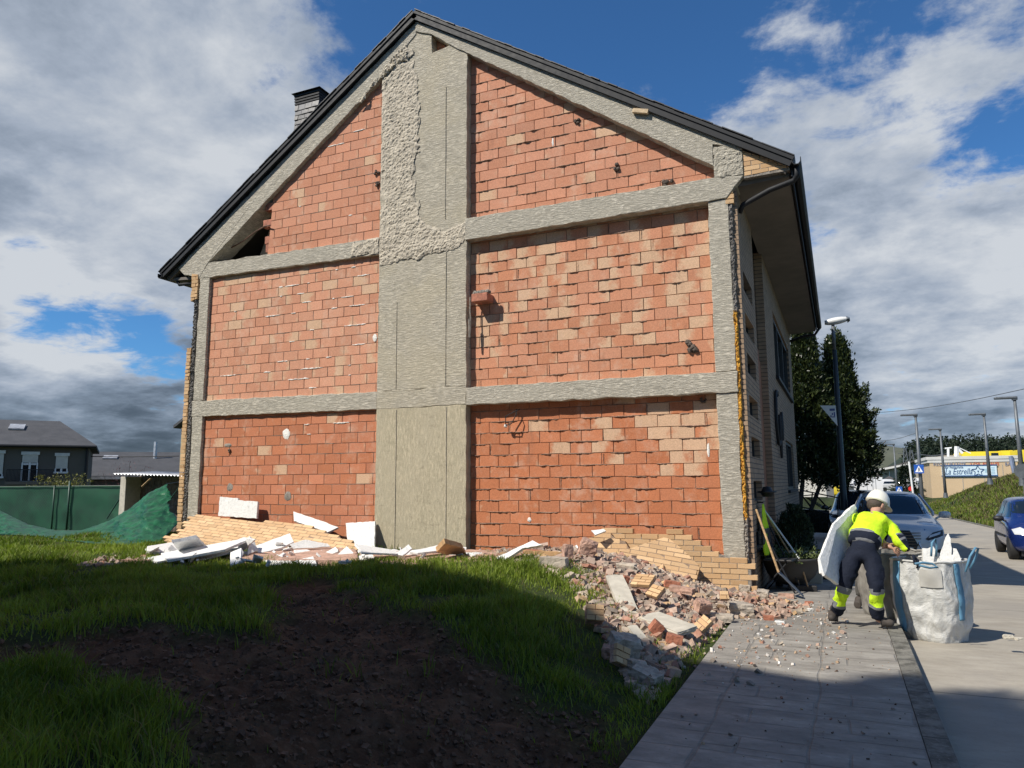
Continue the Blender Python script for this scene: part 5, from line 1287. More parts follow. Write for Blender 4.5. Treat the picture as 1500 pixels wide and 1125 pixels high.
wf2 = Wallframe(200, 700, 54, R(44)); h_ = wf2.hit
sh = empty('slate_house', wf2.A, wf2.ang, 'low house with broad dark slate roof right of the grey house', 'building')
x0, x1 = h_(100, 700)[0], h_(330, 700)[0]; e2 = h_(180, 697)[1]; r2 = h_(200, 662, 6)[1]
MB().box((x0, 0, -1), (x1, 11, e2)).build('wall', simple('beige_render', (.16, .145, .12), .9, .1, 2, .1), sh)
MB().prism([(-.4, e2), (6, r2), (12, e2), (12, e2-.15), (-.4, e2-.15)], lambda u, v, w: Vector((w, u, v)), x0-.3, x1+1).build('roof', 'roof_slate_far', sh)
MB().box((x0, -.5, e2-.25), (x1, -.38, e2-.05)).build('gutter', 'sheet_metal', sh)
for px, py, n_ in ((162, 669, 'skylight'), (227, 673, 'flue')):
    m_ = 4.2; u_, z_ = h_(px, py, m_); zs = e2+(r2-e2)*(m_+.4)/6.4
    (MB().box((-.5, -.4, .0), (.5, .4, .1), Matrix.Translation((u_, m_, zs+.02)) @ Matrix.Rotation(math.atan2(r2-e2, 6.4), 4, 'X')) if n_ == 'skylight' else MB().tube([(u_, m_, zs-.1), (u_, m_, zs+1.3)], .14, 8)).build(n_, 'sheet_metal', sh)
def HP(px, py, Y=38): return onY(px, py, Y)
yb = empty('ochre_house', (HP(272, 712, 30).x, 30, -.5), label='narrow slice of ochre house beside the left corner of the stripped gable', cat='building'); y0_ = -yb.location.copy()
a, c = HP(266, 627, 30), HP(305, 700, 30)
o = MB().box((a.x, 30, -.6), (c.x, 36, a.z)).build('wall', simple('ochre_render', (.42, .34, .2), .9, .1, 2, .1), yb); o.location = y0_
o = MB().prism([(a.x-.3, a.z-.02), (c.x, a.z+1.4), (c.x, a.z+1.55), (a.x-.3, a.z+.14)], lambda u, v, w: Vector((u, w, v)), 29.7, 36.2).build('roof', 'roof_slate_far', yb); o.location = y0_
# overhead cable
cb = MB(); A, Bq = HP(-40, 652, 33), HP(262, 668, 33)
cb.tube([A.lerp(Bq, i/16)-Vector((0, 0, .35*math.sin(PI*i/16))) for i in range(17)], .025, 5)
tag(cb.build('overhead_cable', 'black_rubber'), 'black cable sagging across the grey house front', 'cable')
# pole behind bush etc handled with the plants
# ------------------------------------------------------------------ text helper
def text(body, mat, parent, loc, size, width=None, rot=(R(90), 0, 0), shear=0, ext=.004, align='LEFT', name='lettering'):
    cu_ = bpy.data.curves.new(name, 'FONT'); cu_.body = body; cu_.size = size; cu_.extrude = ext; cu_.shear = shear; cu_.align_x = align
    to = bpy.data.objects.new(name, cu_); COL.objects.link(to); bpy.context.view_layer.update()
    dg = bpy.context.evaluated_depsgraph_get(); me = bpy.data.meshes.new_from_object(to.evaluated_get(dg)); w = to.dimensions.x
    bpy.data.objects.remove(to); me.name = name; me.materials.clear(); me.materials.append(MATS[mat])
    o = bpy.data.objects.new(name, me); COL.objects.link(o); o.parent = parent; o.location = loc; o.rotation_euler = rot
    if width: o.scale = (width/w, 1, 1)
    return o
# ------------------------------------------------------------------ broadleaf evergreens, shrubs
def leafmat(name, c1, c2, rough=.38):
    m, nt, b = newmat(name); a = nt.new('ShaderNodeAttribute', attribute_name='bcol'); s_ = nt.new('ShaderNodeSeparateColor'); nt.put(s_.inputs[0], a.outputs['Color'])
    nt.put(b.inputs['Base Color'], nt.mix(s_.outputs[0], c1, c2)); b.inputs['Roughness'].default_value = rough; b.inputs['Specular IOR Level'].default_value = .4
    trn = nt.new('ShaderNodeBsdfTranslucent'); nt.put(trn.inputs[0], nt.mix(s_.outputs[0], c1, c2)); mx = nt.new('ShaderNodeMixShader'); mx.inputs[0].default_value = .2
    nt.l.new(b.outputs[0], mx.inputs[1]); nt.l.new(trn.outputs[0], mx.inputs[2]); nt.l.new(mx.outputs[0], m.node_tree.nodes['Material Output'].inputs[0])
leafmat('laurel_leaf', (.012, .022, .008, 1), (.060, .078, .022, 1)); leafmat('bush_leaf', (.10, .11, .02, 1), (.30, .27, .06, 1), .5); leafmat('cypress_leaf', (.012, .03, .012, 1), (.035, .06, .02, 1), .6)
leafmat('ivy_leaf', (.04, .06, .02, 1), (.16, .20, .07, 1), .5); leafmat('pine_leaf', (.010, .020, .010, 1), (.028, .045, .02, 1), .7)
simple('bark', (.07, .055, .04), .95, .3, 12, .9, .03, stretch=(1, 1, .3))
def leaves(tw, per, ll, lw, seed, droop=0., spread=.12):
    """tw: list of (point, direction, length)"""
    rs = np.random.RandomState(seed); P = []; 
    T = np.array([[*p, *d, L] for p, d, L in tw]); n = len(T)*per; T = np.repeat(T, per, 0)
    t = rs.uniform(0, 1, n)[:, None]; pos = T[:, :3]+T[:, 3:6]*T[:, 6:7]*t+rs.normal(0, spread, (n, 3))*(1.1-t*.8)
    d = T[:, 3:6]*1.0+rs.normal(0, .55, (n, 3)); d[:, 2] += .15-droop; d /= np.linalg.norm(d, axis=1)[:, None]
    nn = rs.normal(0, 1, (n, 3)); nn[:, 2] += .6; s = np.cross(d, nn); s /= np.linalg.norm(s, axis=1)[:, None]
    L = ll*rs.uniform(.6, 1.25, (n, 1)); Wd = lw*rs.uniform(.7, 1.2, (n, 1))
    V = np.stack([pos, pos+d*L*.5+s*Wd*.5, pos+d*L, pos+d*L*.5-s*Wd*.5], 1).reshape(-1, 3)
    k = np.repeat(rs.uniform(0, 1, n)**1.5, 4); return V, k
def leafmesh(name, V, k, mat, parent):
    n = len(V)//4; me = bpy.data.meshes.new(name); me.vertices.add(n*4); me.vertices.foreach_set('co', V.astype(np.float32).ravel())
    me.loops.add(n*4); me.loops.foreach_set('vertex_index', np.arange(n*4, dtype=np.int32)); me.polygons.add(n); me.polygons.foreach_set('loop_start', (np.arange(n)*4).astype(np.int32)); me.update(calc_edges=True)
    a = me.attributes.new('bcol', 'FLOAT_COLOR', 'POINT'); C = np.stack([k, k, k, np.ones_like(k)], 1); a.data.foreach_set('color', C.astype(np.float32).ravel())
    me.materials.append(MATS[mat]); o = bpy.data.objects.new(name, me); COL.objects.link(o); o.parent = parent; return o
def evergreen(loc, H, z0, prof, seed, label, trunks, ntw=620, per=80, group=None):
    t = empty('evergreen_tree', loc, label=label, cat='tree', group=group); rng = random.Random(seed); tw = []
    def rad(f):
        k = (len(prof)-1)*f; i = min(int(k), len(prof)-2); return prof[i]+(prof[i+1]-prof[i])*(k-i)
    for i in range(ntw):
        f = rng.random()**.8; z = z0+(H-z0)*f; a = rng.uniform(0, 2*PI); r = rad(f)*(.35+.65*math.sqrt(rng.random()))*(1+.28*N3(math.cos(a)*1.6+seed, math.sin(a)*1.6, z*.9))
        d = Vector((math.cos(a)*(1-f*.6), math.sin(a)*(1-f*.6), .35+.9*f)).normalized(); L = rng.uniform(.25, .6)*(1.1-.6*f)
        tw.append((Vector((r*math.cos(a), r*math.sin(a), z-.2)), d, L))
    for i in range(26): tw.append((Vector((rng.gauss(0, .12), rng.gauss(0, .12), H-.1-i*.06)), Vector((rng.gauss(0, .3), rng.gauss(0, .3), 1)).normalized(), .35))
    V, k = leaves(tw, per, .14, .06, seed, spread=.14); leafmesh('crown', V, k, 'laurel_leaf', t)
    for i, pts in enumerate(trunks):
        n = 10; P = [Vector(pts[0]).lerp(Vector(pts[1]), j/n)+Vector((.05*N3(j*.5, i, seed), .05*N3(j*.5, i+9, seed), 0)) for j in range(n+1)]
        mb = MB().tube(P, [pts[2]*(1-.5*j/n) for j in range(n+1)], 8)
        for q in range(3, n, 2):
            e = P[q]+Vector((rng.uniform(-1, 1), rng.uniform(-1, 1), rng.uniform(.8, 1.6))).normalized()*1.2; mb.tube([P[q], P[q].lerp(e, .5)+Vector((0, 0, .05)), e], [.035, .025, .012], 6)
        mb.build('trunk' if i == 0 else 'side_stem', 'bark', t, smooth=True)
    return t
def G(px, Y, dz=0): p = onY(px, 700, Y); return Vector((p.x, p.y, rz(Y)+dz))
ga = G(1188, 27.5); evergreen(ga, 7.4, 1.9, [.7, .85, .72, .46, .26, .06], 1, 'dense dark evergreen tree with leaning trunks, nearest the eaves', [((-.55, 0, 0), (.1, 0, 4.5), .09), ((-.5, .1, 0), (1.0, .2, 3.4), .085), ((-.6, .2, 0), (-.45, .3, 3.6), .07)])
gb = G(1238, 28.5); evergreen(gb, 7.0, 2.0, [.7, .85, .72, .45, .24, .06], 2, 'dense dark evergreen tree right of the leaning-trunk one, behind the street lamp', [((0, 0, 0), (.05, 0, 5), .1), ((-.1, .1, 0), (.9, .3, 3.5), .07)], ntw=760)
# reaching side branches of the right tree
bt = [c for c in kids(bpy.data.objects['evergreen_tree.001'])][0]
tw = []; rng = random.Random(8)
for px, py in ((1262, 588), (1272, 610), (1280, 606), (1270, 640), (1276, 655), (1262, 570)):
    e = onY(px-5, py, 28)-gb
    for i in range(8): q = Vector((.5, 0, e.z-.5)).lerp(e, i/8+.1); tw.append((q, Vector((.8, rng.gauss(0, .4), .5)).normalized(), .4))
V, k = leaves(tw, 30, .13, .055, 77, spread=.09); leafmesh('side_branches', V, k, 'laurel_leaf', bpy.data.objects['evergreen_tree.001'])

def cypress_shrub(loc, h, r, seed, label):
    t = empty('conifer_shrub', loc, label=label, cat='shrub', group='clipped conifers along the street wall'); rng = random.Random(seed); tw = []
    for i in range(300):
        f = rng.random(); a = rng.uniform(0, 2*PI); rr_ = r*math.sin(PI*min(1, .18+.82*f))**.7*rng.uniform(.7, 1.02)*(1+.15*N3(a, f*4, seed)); tw.append((Vector((rr_*math.cos(a), rr_*math.sin(a), f*h*.93)), Vector((math.cos(a)*.3, math.sin(a)*.3, 1)).normalized(), .14))
    V, k = leaves(tw, 26, .06, .018, seed, spread=.035); leafmesh('foliage', V, k, 'cypress_leaf', t)
    MB().tube([(0, 0, -.05), (0, 0, h*.8)], [.04, .015], 7).build('trunk', 'bark', t)
cypress_shrub(Vector((-.78, 13.9, rz(13.9)+.18)), 1.0, .30, 3, 'larger rounded dark conifer against the brown brick recess')
cypress_shrub(Vector((-.86, 15.1, rz(15.1)+.12)), .95, .24, 4, 'slimmer dark conifer just behind the larger one')

def bush(loc, sx, h, mat, seed, label, n=120, per=22, ll=.09, lw=.045, twig=False):
    t = empty('bush', loc, label=label, cat='bush'); rng = random.Random(seed); tw = []; st = MB()
    for i in range(n):
        a = rng.uniform(0, 2*PI); r = sx*math.sqrt(rng.random()); z = h*rng.uniform(.25, 1)*(1-.4*(r/sx)**2); tw.append((Vector((r*math.cos(a), r*math.sin(a)*.6, z)), Vector((rng.gauss(0, .4), rng.gauss(0, .4), 1)).normalized(), .2))
        if i % 3 == 0: st.tube([(r*.15*math.cos(a), r*.1*math.sin(a), 0), (r*.6*math.cos(a), r*.35*math.sin(a), z*.55), (r*math.cos(a), r*math.sin(a)*.6, z+.2)], [.02, .013, .005], 4)
    V, k = leaves(tw, per, ll, lw, seed); leafmesh('foliage', V, k, mat, t); st.build('stems', 'bark', t)
leafmat('red_bud', (.12, .03, .035, 1), (.22, .08, .08, 1), .6)
q = onY(78, 712, 24); bush(Vector((q.x, 24, .2)), 1.5, 1.85, 'bush_leaf', 5, 'yellow-green bush rising behind the fence, left clump', 110, 14)
q = onY(112, 712, 24); bush(Vector((q.x, 24, .2)), 1.0, 1.9, 'bush_leaf', 6, 'yellow-green bush rising behind the fence, right clump', 70, 14)
q = onY(186, 700, 25); bush(Vector((q.x, 25, -.2)), 1.9, 3.0, 'red_bud', 7, 'bare reddish bush in front of the slate-roofed house', 150, 5, .05, .03)

# ------------------------------------------------------------------ street lamps and signs
def far_lamp(px, top, Y, label, arm=-1, r=.085, base_z=None, grp='grey street lamps along the far road'):
    p = onY(px, top, Y); zb = (rz(Y) if base_z is None else base_z)
    t = empty('street_lamp', (p.x, Y, zb), label=label, cat='street lamp', group=grp); h = p.z-zb
    MB().tube([(0, 0, 0), (0, 0, h*.5), (0, 0, h)], [r*1.3, r, r*.7], 8).build('pole', 'lamp_grey', t, smooth=True)
    MB().tube([(0, 0, 0), (0, 0, .35)], [r*2, r*1.5], 8).build('base', 'lamp_grey', t)
    MB().cbox((arm*.33, 0, h+.02), (.85, .26, .10)).box((-.1, -.1, h-.1), (.1, .1, h+.06)).build('lamp_head', 'lamp_grey', t, bevel=.03)
    return t
simple('lamp_grey', (.13, .14, .15), .5, .15, 5, .05, metal=.3); simple('lamp_dark', (.028, .036, .038), .45, .2, 5, .05); simple('lamp_white', (.70, .70, .68), .4, .06, 5, .05)
far_lamp(1341, 608, 47, 'far street lamp with the zebra crossing sign on its pole', r=.09)
far_lamp(1377, 629, 62, 'shorter far street lamp, second from the crossing sign pole', base_z=.2)
far_lamp(1441, 607, 50, 'far street lamp on the bank rising over the blue-white shop board', base_z=1.2, r=.08)
far_lamp(1486, 583, 38, 'tallest far lamp, on the bank near the right edge of the photo', base_z=1.2, r=.08)
far_lamp(1309, 651, 80, 'faint slender far lamp between the hip-roofed kiosk and the pine', r=.08)
MATS['blue_sign'] = simple('blue_sign', (.02, .10, .42), .4, .05, 3, 0); simple('sign_white', (.85, .85, .85), .4, .03, 3, 0); simple('sign_red', (.6, .03, .02), .4, .05, 3, 0)
p = onY(1346, 687, 46.8); cs = empty('crossing_sign', p, label='square blue pedestrian crossing sign with white triangle on a far lamp pole', cat='road sign'); w = .24
MB().box((-w, -.02, -w), (w, 0, w)).build('plate', 'blue_sign', cs)
MB().prism([(-.19, -.17), (.19, -.17), (0, .19)], lambda u, v, ww: Vector((u, -.024-ww, v)), 0, .002).build('white_triangle', 'sign_white', cs)
pd = MB().lathe([(0, -.02), (.02, -.015), (.028, 0), (.02, .015), (0, .02)], 8, (0, -.03, .065))
pd.tube([(0, -.03, .045), (.0, -.03, -.03)], .022, 6).tube([(0, -.03, -.03), (.05, -.03, -.13)], .014, 5).tube([(0, -.03, -.03), (-.05, -.03, -.13)], .014, 5).tube([(0, -.03, .03), (.055, -.03, -.02)], .01, 5).tube([(0, -.03, .03), (-.055, -.03, -.02)], .01, 5)
pd.build('walking_figure', 'dark_paint', cs)
p = onY(1317, 717, 70); c2 = copy_tree(cs); c2.location = p; c2['label'] = 'distant blue crossing sign in front of the parked white vehicles'
p = onY(1337, 700, 60); ps = empty('sign_post', (p.x, 60, rz(60)), label='pale thin post left of the crossing sign pole', cat='post')
MB().tube([(0, 0, 0), (-.15, 0, onY(1336, 676, 60).z-rz(60))], .07, 7).build('pole', 'lamp_white', ps)
p = onY(1498, 690, 36); rs_ = empty('round_sign', p, label='round grey back of a traffic sign at the right edge on the bank', cat='road sign')
MB().lathe([(.0, -.015), (.30, -.015), (.30, .015), (0, .015)], 24, mat=Matrix.Rotation(R(90), 4, 'X')).build('disc', 'lamp_grey', rs_); MB().tube([(0, .04, .2), (0, .04, -1.0)], .03, 6).build('pole', 'lamp_grey', rs_)
p = onY(1334, 716, 75); rs2 = empty('round_sign', p, label='small red-rimmed sign by the far pine', cat='road sign')
MB().lathe([(.0, -.015), (.2, -.015), (.2, .015), (0, .015)], 20, mat=Matrix.Rotation(R(90), 4, 'X')).build('disc', 'sign_red', rs2); MB().tube([(0, .04, .2), (0, .04, -1.9)], .05, 6).build('pole', 'lamp_grey', rs2)

# near street lamp with its triangular pennant plate
LY = 21.5; p0 = onY(1238, 770, LY); pt = onY(1220, 474, LY)
nl = empty('street_lamp', (p0.x, LY, rz(LY)), label='near dark street lamp with white tilted lantern between eaves and tree', cat='street lamp'); z0 = rz(LY); dx = pt.x-p0.x
MB().tube([(0, 0, 0), (0, 0, .02), (dx*.35, 0, (pt.z-z0)*.4), (dx*.9, 0, (pt.z-z0)*.88)], [.105, .095, .075, .052], 12).build('pole', 'lamp_dark', nl, smooth=True)
MB().tube([(dx*.9, 0, (pt.z-z0)*.88), (dx, 0, pt.z-z0)], [.045, .04], 12).build('upper_pole', 'lamp_grey', nl, smooth=True)
a, b_ = onY(1208, 474, LY)-nl.location, onY(1243, 468, LY)-nl.location
hd = MB(); d = (b_-a); 
hd.grid(16, 9, lambda u, v: a+d*v+Vector((0, math.cos(u*2*PI)*.13*(math.sin(PI*(.12+.80*v))**.5), math.sin(u*2*PI)*.10*(math.sin(PI*(.12+.8*v))**.6)+.02)), wrap=True)
hd.f += [tuple(range(16))[::-1], tuple(range(8*16, 9*16))]
hd.build('lantern', 'lamp_white', nl, smooth=True); MB().tube([b_+Vector((-.04, 0, .0)), b_+Vector((.03, 0, .01))], [.09, .05], 10).build('end_cap', 'lamp_dark', nl)
pn = empty('pennant_sign', onY(1228, 600, LY-.12), label='white triangular hanging plate with blue print on the near lamp pole', cat='sign'); o0 = pn.location
tri = [onY(1201, 594, LY-.12)-o0, onY(1224, 594, LY-.12)-o0, onY(1227, 624, LY-.12)-o0]
tri = [(q.x, q.z) for q in tri]; MB().prism(tri, lambda u, v, w: Vector((u, w, v)), 0, .01).build('plate', 'lamp_white', pn)
simple('dim_blue', (.08, .10, .25), .6, .1, 4, 0)
q = onY(1215, 597, LY-.12)-o0; MB().box((q.x, -.004, q.z-.09), (q.x+.13, -.001, q.z-.03)).build('printed_band', 'dim_blue', pn)
q = onY(1216, 605, LY-.12)-o0
em = MB().box((q.x+.04, -.004, q.z-.06), (q.x+.07, -.001, q.z)).box((q.x+.09, -.004, q.z-.09), (q.x+.12, -.001, q.z+.02)).box((q.x, -.004, q.z-.11), (q.x+.03, -.001, q.z-.06)).box((q.x+.03, -.004, q.z-.12), (q.x+.12, -.001, q.z-.095))
em.build('printed_emblem', 'dim_blue', pn)
MB().tube([(tri[1][0]+.01, .06, tri[1][1]-.02), (tri[1][0]-.0, .005, tri[1][1]-.02)], .015, 5).build('bracket', 'lamp_dark', pn)

# ------------------------------------------------------------------ far buildings to the right
BY = 95; bz = -.8
simple('peach_wall', (.56, .41, .25), .9, .06, .6, .05); simple('parapet_white', (.62, .60, .56), .8, .08, .8, .05); simple('yellow_paint', (.80, .62, .03), .7, .05, .6, .05)
simple('sign_panel', (.62, .74, .80), .5, .04, .5, 0); simple('letter_grey', (.22, .26, .36), .7, .2, 2, 0); simple('letter_red', (.62, .07, .03), .7, .15, 2, 0); simple('letter_navy', (.03, .09, .22), .6, .1, 2, 0)
simple('warehouse_wall', (.38, .335, .27), .9, .08, .4, .05); simple('warehouse_roof', (.07, .065, .06), .85, .15, .6, .1); simple('far_white', (.66, .66, .65), .8, .08, .5, .05)
def bx(par, n, mat, px0, py0, px1, py1, Y, dep, **k):
    a, c = onY(px0, py0, Y), onY(px1, py1, Y); o = MB().box((a.x, Y, c.z), (c.x, Y+dep, a.z)).build(n, mat, par, **k); o.location = -par.location; return o
rest = empty('restaurant', onY(1430, 720, BY), label='peach single-storey restaurant with white parapet and lettering above a blue-white board', cat='building')
rest.location.z = bz
a, c = onY(1361, 672, BY), onY(1560, 672, BY)
def rb(x0, z0_, x1, z1_, y0, y1, n, mat, **k): o = MB().box((x0, y0, z0_), (x1, y1, z1_)).build(n, mat, rest, **k); o.location = -rest.location; return o
zt = onY(1430, 668, BY).z; zm = onY(1430, 677, BY).z; rx1 = onY(1490, 672, BY).x
rb(a.x, bz-1, rx1, zm, BY, BY+14, 'wall', 'peach_wall'); rb(a.x-.2, zm+.01, rx1+.1, zt-.35, BY-.05, BY+14, 'parapet', 'parapet_white'); rb(a.x-.3, zt-.34, rx1+.2, zt, BY-.1, BY+14.1, 'parapet', 'parapet_white')
rb(a.x, zm-.03, rx1, zm-.0, BY-.03, BY-.005, 'shadow_strip', 'warehouse_roof')  # thin dark strip drawn in place of the shade under the parapet
def rp(px, py): q = onY(px, py, BY)-rest.location; return q
q = rp(1367, 682.3); text('RESTAURANTE', 'letter_grey', rest, (q.x, -.06, q.z), .46, rp(1414, 683).x-q.x)
q = rp(1421.5, 682.0); text('LOS', 'letter_red', rest, (q.x, -.06, q.z), .46, rp(1435, 683).x-q.x); q = rp(1439.5, 681.8); text('ROSALES', 'letter_red', rest, (q.x, -.06, q.z), .46, rp(1463, 683).x-q.x)
q = rp(1472, 682.2); text('BAR', 'letter_grey', rest, (q.x, -.06, q.z), .5, rp(1484.5, 683).x-q.x)
for px in (1382.5, 1410, 1442, 1470): 
    q = rp(px, 700); o = MB().box((q.x-.04, -.02, bz-1-rest.location.z), (q.x+.04, -.004, zm-.3-rest.location.z)).build('wall_joint', 'warehouse_wall', rest)
q = rp(1482, 690); MB().tube([(q.x, -.15, q.z+1.6), (q.x+.25, -.15, q.z-1.4)], [.22, .16], 6).build('drainpipe', 'letter_grey', rest)
sg = empty('sign_board', onY(1420, 690, BY-.14), label='long pale blue board reading La Estrella with a star on the peach wall', cat='sign')
def sp(px, py): return onY(px, py, BY-.14)-sg.location
a, c = sp(1379, 682.2), sp(1461, 696.6)
MB().box((a.x, 0, c.z), (c.x, .12, a.z)).build('panel', 'sign_panel', sg); f = MB()
for z in (a.z, c.z): f.box((a.x-.08, -.03, z-.06), (c.x+.08, .0, z+.06))
f.build('panel_edge', 'letter_navy', sg)
q = sp(1384, 695); text('La Estrella', 'letter_navy', sg, (q.x, -.02, q.z), .95, sp(1423.5, 690).x-q.x, shear=.3)
q = sp(1384, 686.4); text('Bar Restaurante', 'letter_navy', sg, (q.x, -.02, q.z), .42, sp(1411, 690).x-q.x)
st = MB(); q = sp(1432.5, 690); pts = [(q.x+(.62 if i % 2 == 0 else .29)*math.sin(i*PI/5), -.03, q.z+(.62 if i % 2 == 0 else .29)*math.cos(i*PI/5)) for i in range(11)]
for i in range(10): st.tube([pts[i], pts[i+1]], .035, 4)
st.tube([(q.x, -.03, q.z-.06), (q.x, -.03, q.z+.06)], .06, 6); st.build('star', 'letter_navy', sg)
simple('sign_tint', (.42, .60, .68), .5, .05, 2, 0)
for px0, px1, py0, py1 in ((1442, 1446, 686, 692), (1451.5, 1457.5, 683.5, 694.5)):
    a, c = sp(px0, py0), sp(px1, py1); m_ = MB(); n_ = 5
    for i in range(n_): z = c.z+(a.z-c.z)*(i+.2)/n_; m_.box((a.x, -.02, z), (c.x, -.002, z+(a.z-c.z)/n_*.55))
    m_.build('small_print', 'sign_tint', sg)
yl = empty('yellow_building', onY(1460, 715, 112), label='bright yellow building with grey windows behind the restaurant roof', cat='building')
bx(yl, 'wall', 'yellow_paint', 1409, 662, 1466, 668, 110, 8); bx(yl, 'wall', 'yellow_paint', 1466, 660, 1489, 715, 109.5, 8); bx(yl, 'wall', 'yellow_paint', 1490, 659, 1530, 676, 105, 8); bx(yl, 'window', 'window_dark', 1452, 663.5, 1463, 668, 109.3, .3); bx(yl, 'wall', 'warehouse_wall', 1380, 667, 1452, 720, 111, 8)
cr_ = empty('mobile_crane', onY(1402, 668, 104), label='white upright and sloping boom seen above the restaurant parapet', cat='machine')
for n_, pts, r_ in (('mast', [(1401, 669), (1401.5, 654)], .28), ('boom', [(1402, 656), (1410, 664)], .16), ('stay', [(1403, 655), (1422, 664)], .06)):
    o = MB().tube([onY(*q, 104) for q in pts], r_, 6).build(n_, 'lamp_white', cr_); o.location = -cr_.location
tp = empty('television_aerial', onY(1388, 668, 100), label='small white aerial mast left of the crane upright', cat='aerial')
o = MB().tube([onY(1389, 669, 100), onY(1389, 657, 100)], .14, 5).tube([onY(1384, 657, 100), onY(1394, 656, 100)], .09, 5).build('mast', 'lamp_white', tp); o.location = -tp.location
# warehouse with low pitched roof
WY = 190; wh = empty('warehouse', onY(1320, 715, WY), label='beige warehouse with shallow dark roof left of the restaurant', cat='building')
def wb(pts, n, mat, y0, y1): o = MB().prism([(onY(*p, WY).x, onY(*p, WY).z) for p in pts], lambda u, v, w: Vector((u, w, v)), y0, y1).build(n, mat, wh); o.location = -wh.location; return o
wb([(1262, 722), (1262, 695), (1344, 676.5), (1366, 684), (1366, 722)], 'wall', 'warehouse_wall', WY, WY+30)
wb([(1255, 694), (1344, 673), (1344, 675.5), (1255, 697)], 'roof', 'warehouse_roof', WY-1.5, WY+31); wb([(1344, 673), (1368, 681), (1368, 684), (1344, 675.5)], 'roof', 'warehouse_roof', WY-1.5, WY+31)
wb([(1264, 691), (1330, 679), (1330, 681.5), (1264, 694.5)], 'roof_light', 'parapet_white', WY-2, WY-1.6); wb([(1302, 716), (1302, 690), (1303.5, 689.5), (1303.5, 716)], 'drainpipe', 'parapet_white', WY-.3, WY-.1)
kq = empty('kiosk', onY(1304, 715, 130), label='small white kiosk with dark hipped roof before the warehouse', cat='building')
a, c = onY(1294, 703, 130), onY(1315, 722, 130)
o = MB().box((a.x+.3, 130, c.z), (c.x-.3, 134, a.z)).build('wall', 'far_white', kq); o.location = -kq.location
xm, zt_ = (a.x+c.x)/2, onY(1304, 697, 130).z
o = MB().add([(a.x, 129.4, a.z), (c.x, 129.4, a.z), (c.x, 134.6, a.z), (a.x, 134.6, a.z), (xm, 132, zt_)], [(0, 1, 4), (1, 2, 4), (2, 3, 4), (3, 0, 4), (3, 2, 1, 0)]).build('roof', 'warehouse_roof', kq); o.location = -kq.location
for px0, px1 in ((1297, 1300), (1302, 1308), (1310, 1313)): bx(kq, 'window', 'window_dark', px0, 706, px1, 713, 129.8, .08)
wc = empty('canopy_building', onY(1272, 718, 70), label='white walled building with flat dark canopy right of the evergreen', cat='building')
bx(wc, 'wall', 'far_white', 1236, 699, 1294, 722, 81, 6); bx(wc, 'canopy', 'warehouse_roof', 1262, 694, 1292, 697.5, 68, 3)
for px in (1270, 1278.5, 1283): bx(wc, 'post', 'lamp_grey', px-.5, 697.6, px+.5, 720, 68.2, .15)
lw = empty('white_outbuilding', onY(1200, 720, 60), label='pale low outbuilding seen through the tree trunks', cat='building')
bx(lw, 'wall', simple('pale_wall', (.60, .57, .50), .9, .08, 1, .1), 1120, 690, 1211, 728, 62, 5); bx(lw, 'column', simple('mid_grey', (.14, .14, .14), .8, .1, 2, .1), 1210, 694, 1222, 729, 58, 1.2)
sd_ = empty('low_shed', onY(1230, 720, 46), label='low grey metal-roofed shed between the lamp and the grey column', cat='shed')
bx(sd_, 'wall', 'far_white', 1222, 700, 1252, 727, 75, 5); o = MB().prism([(73, onY(1230, 712, 73).z), (78, onY(1230, 706, 73).z), (78, onY(1230, 704.5, 73).z), (73, onY(1230, 710.5, 73).z)], lambda u, v, w: Vector((w, u, v)), onY(1218, 700, 73).x, onY(1254, 700, 73).x).build('roof', 'sheet_metal', sd_); o.location = -sd_.location
# railing by the tree
rl = empty('railing', G(1200, 24.6), label='thin dark metal railing between the tree trunks and the lamp', cat='railing'); ro = -rl.location
def rpt(px, py, Y=24.6): return onY(px, py, Y)
for n_, pts in (('top_rail', [(1168, 717), (1232, 730)]), ('lower_rail', [(1168, 741), (1232, 757)]), ('post', [(1190, 722), (1188, 745)]), ('post', [(1228, 729), (1227, 772)]), ('stay', [(1206, 750), (1218, 741)])):
    o = MB().tube([rpt(*q) for q in pts], .022, 6).build(n_, 'dark_metal', rl); o.location = ro
# far pine, hills, forest
simple('hill_scrub', (.085, .088, .06), .95, .3, .02, 0, col2=(.045, .055, .03)); simple('forest_floor', (.016, .028, .014), .95, .3, .03, 0)
def pine(loc, h, r, seed, label, grp=None, n=110, per=16, ll=.3):
    t = empty('pine_tree', loc, label=label, cat='tree', group=grp); rng = random.Random(seed); tw = []
    for i in range(n):
        f = rng.random(); a = rng.uniform(0, 2*PI); q = r*(1-f)**.8*rng.uniform(.5, 1.1)+.1; tw.append((Vector((q*.4*math.cos(a), q*.4*math.sin(a), h*(.12+.86*f))), Vector((math.cos(a), math.sin(a), .1)).normalized(), q*.7))
    V, k = leaves(tw, per, ll, ll*.3, seed, spread=.12*r/1.5); leafmesh('crown', V, k, 'pine_leaf', t); MB().tube([(0, 0, 0), (0, 0, h*.95)], [.16, .04], 6).build('trunk', 'bark', t); return t
p = onY(1328, 725, 88); zt_ = onY(1328, 683, 88).z; pine(Vector((p.x, 88, -.9)), zt_+.9, 1.9, 5, 'single dark pine between the kiosk and the restaurant', n=160, per=24)
hl = MB()
